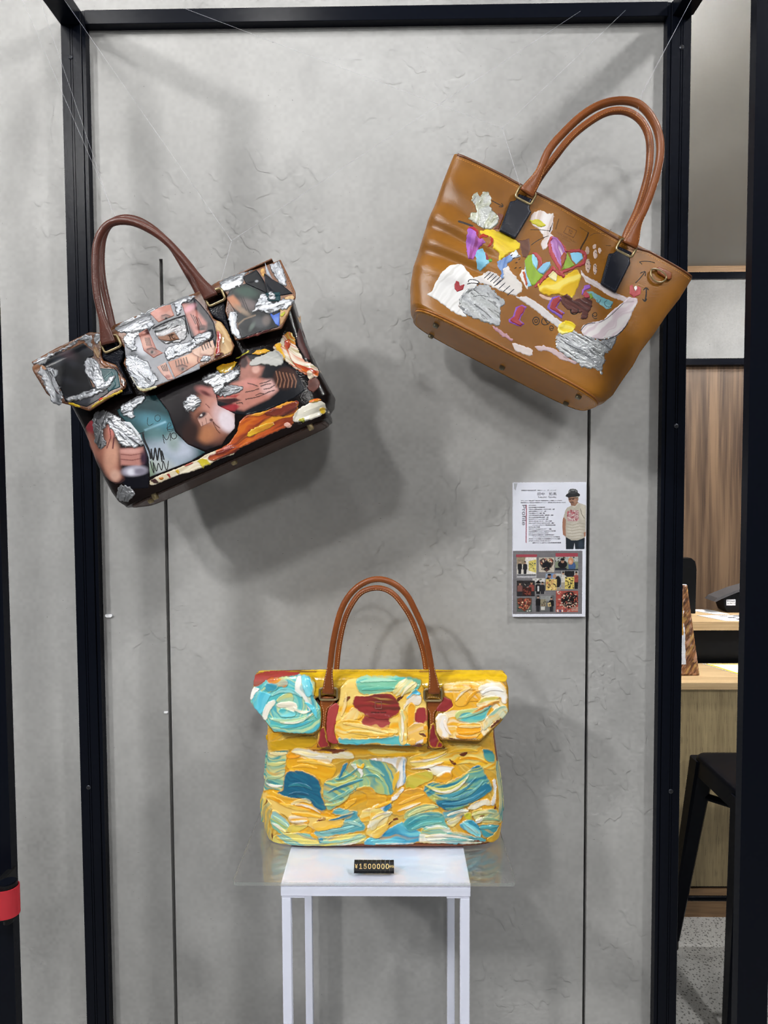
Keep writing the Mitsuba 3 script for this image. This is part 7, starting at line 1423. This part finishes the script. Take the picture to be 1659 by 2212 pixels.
def lay(idx, rec):
    bag, surf, part, mat, th, rough, lift, pal, mode, pts, shapes = rec
    ALB = ALBS[bag]
    S_ = SURF[bag, surf]
    P_ = np.array(pts).reshape(-1, 2) * 1e-4
    if mat == 'l':
        g = LineString(spline(P_, max(8, len(P_) * 4)) if len(P_) > 2 else P_).buffer(rough * .5e-4, cap_style='round')
        if g.geom_type != 'Polygon':
            return
        sp = .0006
        b = resample(np.array(g.exterior.coords)[:-1], sp)
        if g.interiors:
            hole = [resample(np.array(i.coords)[:-1], sp) for i in g.interiors]
            A, tri, e = fill(b, sp)
            gi = shapely.union_all([Polygon(h) for h in hole])
            c = A[tri].mean(1)
            tri = tri[~shapely.contains_xy(gi, c[:, 0], c[:, 1])]
        else:
            A, tri, e = fill(b, sp)
        if len(tri) == 0:
            return
        th_ = th * 1e-3
        base = S_.sample(S_.H, A)
        h = base + .00025 + lift * 1e-3
        V = S_.world(A, h)
        add(f'{KEY[bag]}__{surf}__{part}', (V, tri), 'matte_print', True, np.tile(lin(pal) * ALB, (len(A), 1)))
        return
    if mat in 'gms' and rough > .55 and part != 'leather_label':
        P_ = chaikin(P_, 2 if bag == 'yellow' else 1 if bag == 'collage' else 0)
        if bag == 'yellow' and part == 'paint_stroke':
            g_ = Polygon(P_).buffer(.0014)
            P_ = np.array(g_.exterior.coords)[:-1]
    area = Polygon(P_).buffer(0).area
    sp = .0007 if area < .0004 else .0009 if area < .004 else .0011
    b = roughen(P_, sp, {'g': .0011, 'm': .0013, 's': .0018, 'p': .0006}[mat] * rough, 260, idx)
    A, tri, e = fill(b, sp)
    if len(tri) == 0:
        return
    if bag == 'yellow' and surf == 'body':
        A[:, 1] = np.maximum(A[:, 1], .0008)
    d = cKDTree(b).query(A)[0]
    th_ = th * 1e-3 * (.6 if bag == 'yellow' else 1)
    # brush streaks: noise drawn out along the stroke
    big = nz(A, 45, idx + 1, 2) - .5
    if mode and mode[0] == 'd':
        a = math.radians(mode[1]); al = A @ np.array([math.cos(a), math.sin(a)]); pe = A @ np.array([-math.sin(a), math.cos(a)])
    elif mode and mode[0] == 's':
        q = A - np.array(mode[1:3]) * 1e-4
        pe = np.linalg.norm(q, axis=1); al = np.arctan2(q[:, 1], q[:, 0]) * .05
    else:
        al, pe = A[:, 0] * 3, A[:, 1] * 3
    pw = pe + .014 * big + .003 * (nz(A, 110, idx + 4) - .5)
    st = np.stack([al * 9, pw * 95], 1)
    n1 = nz(st, 1, idx + 2, 3)
    n2 = nz(np.stack([al * 18, pw * 420], 1), 1, idx + 3)
    if mat == 'p':
        col = np.repeat(lin(pal.split()[0])[None], len(A), 0)
        for s in shapes:
            k, c = coverage(A, s)
            col = col * (1 - k[:, None]) + lin(c) * k[:, None]
        col = col * (.92 + .16 * nz(A, 240, idx, 2))[:, None] * .74
        h = th_ * np.clip(d / .0006, 0, 1)
    else:
        t = (n1 - .5) * 3.0 + .5 + (n2 - .5) * .35 + big * .4
        col = ramp(t, pal.split()) * ALB
        prof = np.sqrt(np.clip(d / (.0012 + th_ * .6), 0, 1))
        rim = np.exp(-((d - .0016) / .0011) ** 2)
        h = th_ * prof * (.62 + .30 * n1 + .14 * n2) + (.06 if bag == 'yellow' else .22) * th_ * rim * nz(A, 120, idx + 7)
        if mat == 's':
            h = h + th_ * .55 * prof * (nz(A, 300, idx + 5, 3) - .35)
            gaps = smooth01((nz(np.stack([al * 60, pe * 500], 1), 1, idx + 6, 2) - .66) / .06)
            col = col * (1.0 if bag == 'tote' else .80) * (1 - .6 * gaps[:, None]) * (.75 + .5 * nz(A, 480, idx + 8, 2))[:, None]
            h = h - .5 * th_ * gaps
    H = S_.H
    i0, i1 = int((A[:, 1].min() - S_.ext[2]) / S_.res) - 4, int((A[:, 1].max() - S_.ext[2]) / S_.res) + 5
    j0, j1 = int((A[:, 0].min() - S_.ext[0]) / S_.res) - 4, int((A[:, 0].max() - S_.ext[0]) / S_.res) + 5
    sub = H[i0:i1, j0:j1]
    env = gaussian_filter(maximum_filter(sub, 5), 2.2) if bag == 'yellow' else gaussian_filter(maximum_filter(sub, 3), 1.0)
    ij = S_.ij(A) - np.array([[i0], [j0]])
    base = map_coordinates(env, ij, order=1, mode='nearest')
    # wet edges pick up what lies under them
    if mat in 'gms' and bag != 'tote':
        wd = {'yellow': .0026, 'tote': .0014, 'collage': .0020}[bag] * (.35 if mat == 's' else 1)
        wd = min(wd, .16 * area ** .5)
        subC = S_.C[i0:i1, j0:j1]
        under = np.stack([map_coordinates(subC[..., k], ij, order=1, mode='nearest') for k in range(3)], 1)
        has = (under.min(1) >= 0)
        al_ = smooth01((d + wd * 1.1 * (n1 - .5) * 2 + wd * .5 * (n2 - .5)) / wd)
        if bag == 'yellow':
            al_ = al_ * (1 - .55 * smooth01((nz(np.stack([al * 14, pw * 130], 1), 1, idx + 11, 2) - .60) / .10))
        al_ = np.where(has, al_, 1)[:, None]
        col = under * (1 - al_) + col * al_
    top = base + np.maximum(h, 0) + .00018 - .0005 * np.exp(-(d / .0005) ** 2) + lift * 1e-3
    V = S_.world(A, top)
    # remember what lies here now
    gy, gx = np.mgrid[i0:i1, j0:j1]
    G = np.stack([S_.ext[0] + gx.ravel() * S_.res, S_.ext[2] + gy.ravel() * S_.res], 1)
    dd, nn = cKDTree(A).query(G, distance_upper_bound=sp * 1.2)
    ok = np.isfinite(dd)
    ok[ok] &= shapely.contains_xy(Polygon(b).buffer(0), G[ok][:, 0], G[ok][:, 1])
    if lift == 0:
        flat_ = sub.ravel().copy(); flat_[ok] = top[nn[ok]]
        H[i0:i1, j0:j1] = flat_.reshape(sub.shape)
        fc_ = S_.C[i0:i1, j0:j1].reshape(-1, 3).copy(); fc_[ok] = col[nn[ok]]
        S_.C[i0:i1, j0:j1] = fc_.reshape(sub.shape + (3,))
    add(f'{KEY[bag]}__{surf}__{part}', (V, tri), AMAT[mat], True, col)


for _i, _r in enumerate(ART):
    lay(_i, _r)

# embossed square and its lettering on the yellow bag's centre flap, glossed over with paint
ys = SURF['yellow', 'flap']
c_ = np.array([-.0054, .2204])
hb = float(ys.sample(ys.H, c_[None])[0])
fr_ = Polygon([(-.0055, -.0055), (.0055, -.0055), (.0055, .0055), (-.0055, .0055)])
gm = fr_.difference(fr_.buffer(-.0011, join_style='mitre'))
em = trimesh.creation.extrude_polygon(gm, .0016, engine='earcut')
w_ = ys.world(em.vertices[:, :2] + c_, em.vertices[:, 2] + hb)
ek = add(KEY['yellow'] + '__flap__embossed_mark', (w_, em.faces), 'gloss_paint', False, flat_color((w_, em.faces), '7e4a42'))
stamp_text(Surf(bags['yellow'], bags['yellow'].flapw, hb + .0006), 'PATRONNE TANAKA', np.array([-.0050, .2098]), .0020, .024, .0008, ek + '__lettering', '5a2018')


# ------------------------------------------------------------------ nylon lines that hold the bags
def nylon(lab, pts, knots=()):
    k = thing('nylon_line', lab, 'line', None)
    V, F, n = [], [], 0
    for a, b in zip(pts[:-1], pts[1:]):
        v, f = tube(np.linspace(a, b, 12), 0.00016, sides=6)
        V.append(v); F.append(f + n); n += len(v)
    add(k + '__strand', (np.vstack(V), np.vstack(F)), 'nylon', True)
    for c in knots:
        m = trimesh.creation.icosphere(2, .0008); m.apply_scale((.8, .8, 1.6)); m.apply_translation(c)
        add(k + '__knot', m, 'nylon', True)


KN1, KN2 = (.1763, 1.12, 2.06), (-.2461, 1.06, 1.867)
nylon('clear nylon line from the right side beam to the top of the tan tote handle', [(.4862, .952, 2.297), (.3772, 1.06, 2.0819), (.3675, 1.058, 2.0449)], [(.3772, 1.06, 2.0819)])
nylon('nylon line beside the right post ending on the tote handle\'s outer curve', [(.4862, .985, 2.297), (.3742, 1.058, 2.0737)])
nylon('nylon line from the top beam near its doorway end to the knot above the tote', [(.404, 1.2212, 2.3068), KN1], [KN1])
nylon('long nylon line from the left half of the top beam to the tan tote', [(-.3579, 1.2212, 2.3198), KN1, (.1943, 1.06, 1.9441)])
nylon('long nylon line from the top beam above the tote down to the collaged handbag', [(.3267, 1.2212, 2.3064), KN2, (-.2553, 1.026, 1.7939)], [KN2])
nylon('nylon line from the frame corner down to the knot above the collaged handbag', [(-.5415, 1.104, 2.297), KN2])
nylon('clear nylon line from the front of the left side beam to the collaged handbag handle', [(-.561, .956, 2.297), (-.4106, 1.026, 1.8933)])
nylon('clear nylon line from the middle of the left side beam to the collaged handbag handle', [(-.547, 1.039, 2.297), (-.4113, 1.026, 1.8877)])

# ------------------------------------------------------------------ profile poster on the wall
PX0, PX1, PZ0, PZ1, PY = .2155, .3470, 1.2505, 1.4943, 1.2330
po = thing('poster', 'white profile board with a printed man and a grey grid of small photos', 'poster')
add(po + '__board', box(PX0, PX1, PY, 1.2399, PZ0, PZ1, .0003), 'poster_white')
hx = lambda X: PX0 + (np.asarray(X, float) - 125) / 1092 * (PX1 - PX0)
hz = lambda Y: PZ1 - (np.asarray(Y, float) - 88) / 1995 * (PZ1 - PZ0)
HU = (PX1 - PX0) / 1092


def print_on(key, outline, base, shapes, lift, grainy=0., seed=1, bricks=False):
    sp = 4.6
    A, tri, e = fill(resample(np.array(outline, float), sp), sp)
    col = np.repeat(lin(base)[None], len(A), 0)
    if bricks:
        ln = np.abs(((A[:, 1] / 13) % 1) - .5) > .38
        col = col * (1 - .18 * ln[:, None]) * (.9 + .25 * nz(A, .012, 3, 2))[:, None]
    for s in shapes:
        k, c = coverage(A * 1e-4, s)
        col = col * (1 - k[:, None]) + lin(c) * k[:, None]
    if grainy:
        g = nz(A, .055, seed, 3)[:, None]
        col = col * (1 - grainy) + col * grainy * (2.2 * g)
    V = np.stack([hx(A[:, 0]), np.full(len(A), PY - lift), hz(A[:, 1])], 1)
    col = col * .74
    col = col * .84 + .16 * col.mean(1, keepdims=True)
    return add(key, (V, tri[:, ::-1]), 'matte_print', False, col)


def R_(x0, y0, x1, y1):
    return [(x0, y0), (x1, y0), (x1, y1), (x0, y1)]


def r_(x0, y0, x1, y1, c, so=4):
    return ['p', [x0, y0, x1, y0, x1, y1, x0, y1], c, so]


def pg(pts, c, so=4):
    return ['p', [v for p in pts for v in p], c, so]


def el(x, y, rx, ry, c, so=6, a=0):
    return ['e', x, y, rx, ry, a, c, so]


def person(x, y, h, coat, skin='b08468', hair='1c1a1a', legs='24242a'):
    """A small printed standing figure, its feet at (x, y), h tall."""
    return [pg([(x - .10 * h, y), (x - .12 * h, y - .45 * h), (x + .12 * h, y - .45 * h), (x + .10 * h, y)], legs), pg([(x - .17 * h, y - .38 * h), (x - .16 * h, y - .74 * h), (x - .05 * h, y - .80 * h), (x + .05 * h, y - .80 * h), (x + .16 * h, y - .74 * h), (x + .17 * h, y - .38 * h)], coat), el(x, y - .885 * h, .065 * h, .085 * h, skin, 4), el(x, y - .945 * h, .068 * h, .05 * h, hair, 4)]


def daubs(x0, y0, x1, y1, cols, n, seed, rmin=6, rmax=22):
    g = np.random.default_rng(seed)
    return [el(g.uniform(x0, x1), g.uniform(y0, y1), g.uniform(rmin, rmax), g.uniform(rmin * .5, rmax * .6), cols[g.integers(len(cols))], 4, g.uniform(0, 180)) for _ in range(n)]


print_on(po + '__photo_panel', R_(125, 1098, 1165, 2040), '77757a', [], .00015, .1, 2, True)
RD = ['8c2a20', 'c05030', '201414', 'd89060', '301c1c', 'b84a38', 'e0c8a0', '5a2018']
HEART = lambda x, y, s: [(x - s, y - .7 * s), (x - .5 * s, y - s), (x, y - .75 * s), (x + .5 * s, y - s), (x + s, y - .7 * s), (x + .95 * s, y - .1 * s), (x + .5 * s, y + .6 * s), (x, y + s), (x - .5 * s, y + .6 * s), (x - .95 * s, y - .1 * s)]
photos = [
    (R_(183, 1187, 478, 1500), 'c9c3ba', [r_(183, 1187, 320, 1300, '8f7f66'), r_(310, 1200, 478, 1440, 'd8d4cc'), pg([(360, 1255), (475, 1225), (475, 1425), (360, 1390)], 'd0c050'), *daubs(370, 1260, 465, 1400, ['26262a', '3a6a8a', 'e8e0a0', '2a4a5a'], 16, 3, 4, 14), *person(228, 1450, 205, '1e1e22', 'c09a84', 'a08a70'), *person(308, 1450, 200, '25252a'), r_(183, 1442, 478, 1500, 'a8a8ae', 2), r_(190, 1452, 470, 1466, '2a2a2e', 2)]),
    (R_(513, 1197, 745, 1415), 'bdb3a4', [pg(HEART(630, 1310, 105), '4a3a34', 6), *daubs(540, 1215, 715, 1300, ['c05030', 'd8b890', '803028', '3a4a5a', 'e0c8b0', '201c1c'], 34, 5, 5, 20), el(630, 1320, 65, 60, '16181e', 10), *daubs(560, 1330, 700, 1390, ['d8c0a0', '803028', '241c1c'], 12, 6, 4, 12)]),
    (R_(757, 1187, 1102, 1388), '7f8a70', [r_(757, 1187, 1102, 1260, 'a9b0ac', 10), *daubs(760, 1190, 1100, 1260, ['3c3428', '5a5a44', 'c8ccc8'], 26, 7, 5, 22), el(868, 1300, 70, 60, '15151a', 6), el(868, 1255, 26, 28, 'a87c62', 4), el(868, 1228, 34, 18, '15151a', 4), el(1010, 1330, 55, 70, '3a5a8a', 6), el(990, 1250, 40, 55, 'c8885a', 6), el(985, 1262, 20, 26, 'd8a888', 4), r_(757, 1350, 930, 1388, '1e2026', 3), r_(757, 1370, 1102, 1388, '202634', 3)]),
    (R_(850, 1398, 1105, 1670), 'a8a6a6', [r_(900, 1398, 1045, 1485, '1e1e22', 3), *person(880, 1668, 265, 'c8c4bc', legs='a8a090'), *person(1075, 1668, 265, '9a4238', legs='1c1c22'), r_(905, 1490, 1045, 1668, 'd8c050', 2), *daubs(915, 1500, 1035, 1655, ['1a1a1c', '2a2a26', 'e8d878', '1a1a1c', '6a5a20'], 34, 9, 5, 18)]),
    (R_(615, 1437, 845, 1687), '8da0b8', [pg([(650, 1437), (760, 1437), (700, 1520)], '5a86c0', 4), r_(760, 1437, 845, 1500, 'b8b8b4'), el(672, 1478, 28, 34, 'a07458', 4), el(672, 1455, 28, 14, '1a1618', 3), el(748, 1475, 28, 32, 'b08a70', 4), el(800, 1560, 45, 90, '18181c', 6), el(650, 1600, 40, 110, '1c1c22', 6), r_(620, 1520, 785, 1687, 'd8b860', 2), *daubs(630, 1530, 775, 1680, ['2a2420', 'b85040', 'e8d080', '3a3028', 'c88850'], 44, 10, 5, 16), r_(790, 1640, 845, 1687, '9a8a78')]),
    (R_(420, 1505, 610, 1740), '8a8886', [r_(420, 1505, 610, 1560, 'c4c2c0'), *daubs(430, 1515, 600, 1570, ['7a3a38', '4a5a48', 'e0dedc', '5a5048'], 14, 12, 5, 16), *person(505, 1800, 260, '18181c', legs='18181c'), el(505, 1570, 36, 16, '111114', 3), *person(570, 1790, 235, '24242a'), r_(495, 1622, 520, 1700, 'c8c8cc', 4)]),
    (R_(185, 1540, 455, 1775), '2e2a2c', [*daubs(190, 1545, 450, 1640, ['1a1a1c', 'd8d0c8', '4a4a50', '1a181a'], 18, 14, 6, 18), *person(232, 1790, 230, '7a4a44'), *person(405, 1790, 240, '8a3a30', 'c08a6c'), r_(270, 1640, 405, 1762, '3a1c18', 2), *daubs(280, 1650, 398, 1755, ['8a3a2c', 'b85a40', '2a1414', '6a2820'], 34, 15, 5, 16)]),
    (R_(187, 1797, 412, 2008), '4c5852', [pg(HEART(300, 1895, 108), '6a3424', 6), *daubs(215, 1810, 385, 1960, RD, 60, 17, 6, 20), el(380, 1990, 14, 10, 'd8d8d0', 3), el(345, 1995, 10, 8, 'd8d8d0', 3)]),
    (R_(470, 1760, 748, 2010), '5e5f60', [r_(535, 1765, 700, 1850, '8a8c8c', 12), *person(505, 2005, 245, '111114', 'b08a78'), *person(705, 2005, 220, '131316'), r_(540, 1820, 628, 1925, '8a8268', 2), *daubs(550, 1830, 620, 1915, ['3a4a50', '6a4a38', '2c2c2e'], 12, 18, 5, 14), pg([(645, 1880), (690, 1862), (705, 1925), (655, 1932)], 'c8b078', 2), *daubs(655, 1880, 695, 1922, ['6a3a28', '2a2420'], 7, 19, 4, 9), r_(548, 1930, 608, 1980, 'c4c2bc', 6)]),
    (R_(772, 1695, 1105, 2012), 'a8483a', [*daubs(775, 1700, 860, 2000, ['d85a44', 'b83a30', 'd8c8b8', '7a2a24'], 30, 21, 6, 22), el(980, 1830, 130, 125, '221818', 10), *daubs(860, 1720, 1095, 1960, ['d8b8a0', '1a1416', 'c0503c', '2a1a1a', 'e0cdb8', '9a3a30', '1a1416'], 110, 22, 5, 20), el(925, 1825, 34, 26, '151214', 5), el(1010, 1825, 36, 26, '151214', 5), *daubs(880, 1960, 1000, 2005, ['20304a', '8a2a24', 'c8b8a8'], 12, 23, 5, 14), *[r_(1005, 1940 + 16 * k, 1105, 1947 + 16 * k, 'd0b0a0', 2) for k in range(4)], *[r_(790 + 34 * k, 1975, 812 + 34 * k, 2008, ('d8c8c0', '38507a')[k % 2], 3) for k in range(3)]]),
]
for i_, (o_, b_, s_) in enumerate(photos):
    print_on(po + '__photo_print', o_, b_, s_, .0004 + .00002 * i_, .30, i_)
for o_ in (R_(172, 1150, 485, 1190), R_(762, 1133, 1095, 1187)):
    print_on(po + '__red_tape', o_, 'a83a4c', [], .00075)
print_on(po + '__red_rule', R_(317, 415, 328, 980), '8c2838', [], .0003)
print_on(po + '__tape_corner', [(135, 100), (190, 100), (160, 205), (140, 180)], 'b4b8c0', [], .0003)
man = [(905, 292), (918, 266), (945, 250), (950, 215), (970, 190), (1010, 183), (1060, 190), (1083, 212), (1090, 245), (1118, 262), (1121, 288), (1100, 308), (1100, 345), (1085, 372), (1110, 396), (1160, 410), (1212, 430), (1212, 880), (1198, 900), (1195, 1077), (1056, 1077), (1044, 985), (1030, 1077), (919, 1077), (913, 900), (903, 886), (870, 858), (862, 740), (865, 640), (880, 598), (890, 555), (907, 498), (930, 464), (988, 432), (985, 400), (960, 378), (948, 340), (945, 312)]
print_on(po + '__printed_man', man, 'b8b1a2', [
    pg([(985, 370), (1090, 370), (1105, 400), (1060, 440), (995, 440)], '9a6f58', 6), el(1010, 345, 62, 68, 'ab8068', 8), el(1000, 395, 40, 30, '8a6450', 12), el(1080, 340, 18, 26, '9a705a', 5),
    pg([(903, 292), (918, 264), (950, 250), (1090, 244), (1122, 262), (1121, 292), (1060, 302), (990, 308), (945, 320)], '2b2d30', 3), pg([(946, 255), (952, 214), (970, 189), (1010, 182), (1060, 189), (1086, 214), (1092, 248), (1020, 262)], '3a3d40', 3), el(1015, 205, 30, 10, '808488', 8), el(965, 225, 6, 12, '9a9ea2', 4), el(1062, 218, 6, 12, '9a9ea2', 4),
    ['l', [948, 330, 990, 326, 1000, 328, 1040, 320, 1085, 314], 7, '241e1c'], el(972, 338, 20, 15, '6a4a3c', 5), el(1018, 334, 20, 15, '6a4a3c', 5), el(972, 337, 8, 5, '1c1614', 3), el(1018, 333, 8, 5, '1c1614', 3), ['l', [975, 384, 1005, 380, 1020, 384], 7, '5a3830'], el(995, 358, 12, 9, '9a6f5c', 5),
    pg([(990, 430), (1040, 462), (1110, 398), (1090, 390), (1050, 440)], 'cbc5b8', 5), el(1160, 520, 45, 120, 'c9c2b2', 20), el(1050, 800, 110, 120, 'c6bfb0', 30), *[['l', [925, 700 + 45 * k, 1010, 720 + 42 * k, 1120, 690 + 46 * k, 1195, 705 + 44 * k], 8, 'a9a293'] for k in range(6)], ['l', [1130, 480, 1150, 560, 1190, 620], 9, '8f887a'],
    pg([(935, 520), (970, 500), (1060, 498), (1100, 515), (1108, 640), (1070, 665), (940, 660), (928, 590)], 'b98f92', 8), *daubs(935, 505, 1100, 655, ['a84050', 'c86a74', 'd8c0bc', '983848', 'd8c8c4'], 60, 31, 5, 18),
    pg([(862, 620), (882, 600), (915, 640), (910, 760), (916, 880), (900, 888), (868, 856), (860, 740)], 'a6735a', 8), pg([(1180, 830), (1214, 815), (1214, 880), (1198, 898), (1182, 870)], 'a6735a', 5),
    pg([(914, 895), (1000, 945), (1090, 945), (1198, 905), (1196, 1078), (1056, 1078), (1044, 985), (1030, 1078), (918, 1078)], '1d2731', 5), el(1140, 1010, 40, 60, '2c3a4a', 20)], .0003, .12, 5)


def ptext(s, X, Y, cap, width=None, rot=0, bold=False, cjk=True, c='26262c', key=po + '__lettering'):
    """Flat printed lettering: X, Y = start of the baseline; cap = letter height in print units."""
    if cjk:
        meshkit.glob = types.SimpleNamespace(glob=lambda p: glob.glob('/opt/blender-*/*/datafiles/fonts/Noto Sans CJK*') or glob.glob(p))
    m = meshkit.text_mesh(s, cap * HU, .0001, bold)
    meshkit.glob = glob
    v = m.vertices.copy()
    v[:, 0] -= m.bounds[0, 0]
    if width:
        v[:, 0] *= width * HU / (m.bounds[1, 0] - m.bounds[0, 0])
    if rot:
        v[:, 0], v[:, 1] = v[:, 1].copy(), -v[:, 0].copy()
    V = np.stack([float(hx(X)) + v[:, 0], PY - .0003 - v[:, 2], float(hz(Y)) + v[:, 1]], 1)
    add(key, (V, m.faces[:, ::-1]), 'matte_print', False, flat_color((V, m.faces), c))


ptext('英国国立美術館収蔵　現代アート　アーティスト', 248, 213, 15, 525)
ptext('田中　拓馬', 486, 275, 36, 285, c='3a3a40')
ptext('Takuma  Tanaka', 496, 316, 24, 268, cjk=False, c='3a3a40')
ptext('AI から、さらに “独自の表現” 世界を描き、美術館収蔵作家として表現者へステージをのぞむ。', 242, 363, 11, 625, bold=True)
ptext('現地を描きながら、世界に向けて発信を続けるアーティスト、絵画を通し社会とも接点をもとうとする。', 240, 391, 11, 672, bold=True)
ptext('Profile', 262, 420, 52, 302, rot=1, cjk=False, c='4a4a50')
for k, (t_, x_, w_) in enumerate((('1977 年生まれ', 360, 110), ('2001 年早稲田大学法学部卒業', 360, 238), ('2004 年から絵を描き始め、2005 年二科展　入選', 360, 380), ('2005 年世界堂コンクール　入選', 360, 256), ('2006 年銀座ギャラリー個展　開催', 360, 238), ('2007 年埼玉県立近代美術館一般展示室　個展', 360, 364), ('2007 年上野の森美術館大賞展　入選', 360, 292), ('2009 年ギャラリーエッジ大阪　個展', 360, 290), ('2010 年／2011 年／2012 年　上海にて個展', 360, 345), ('2012 年 ART TAKES TIMES SQUARE　選出', 360, 378), ('NY のタイムズスクエア電光掲示板に登場', 418, 340), ('2013 年上海にて個展', 360, 165), ('2016 年 NY　Chashama ギャラリー　個展', 360, 338), ('2018 年英国国立アルスター MUSEUM に作品収蔵', 360, 402), ('2020 年パリ Focus Art Fair 作品出品', 360, 298), ('2021 年株式会社世界的芸術　代表取締役に就任', 360, 380), ('サンディ Saatchi Gallery Focus Art Fair 作品出品', 418, 405), ('2023 年ドイツにて個展／NY 日本倶楽部ギャラリーにて個展', 360, 470), ('2023 年 12 月 28 日～2024 年 1 月 8 日まで', 360, 332), ('新宿マルイ メン館 1F にて田中拓馬新春 展開催', 418, 425))):
    ptext(t_, x_, 432 + 29.1 * k, 12, w_, bold=True)
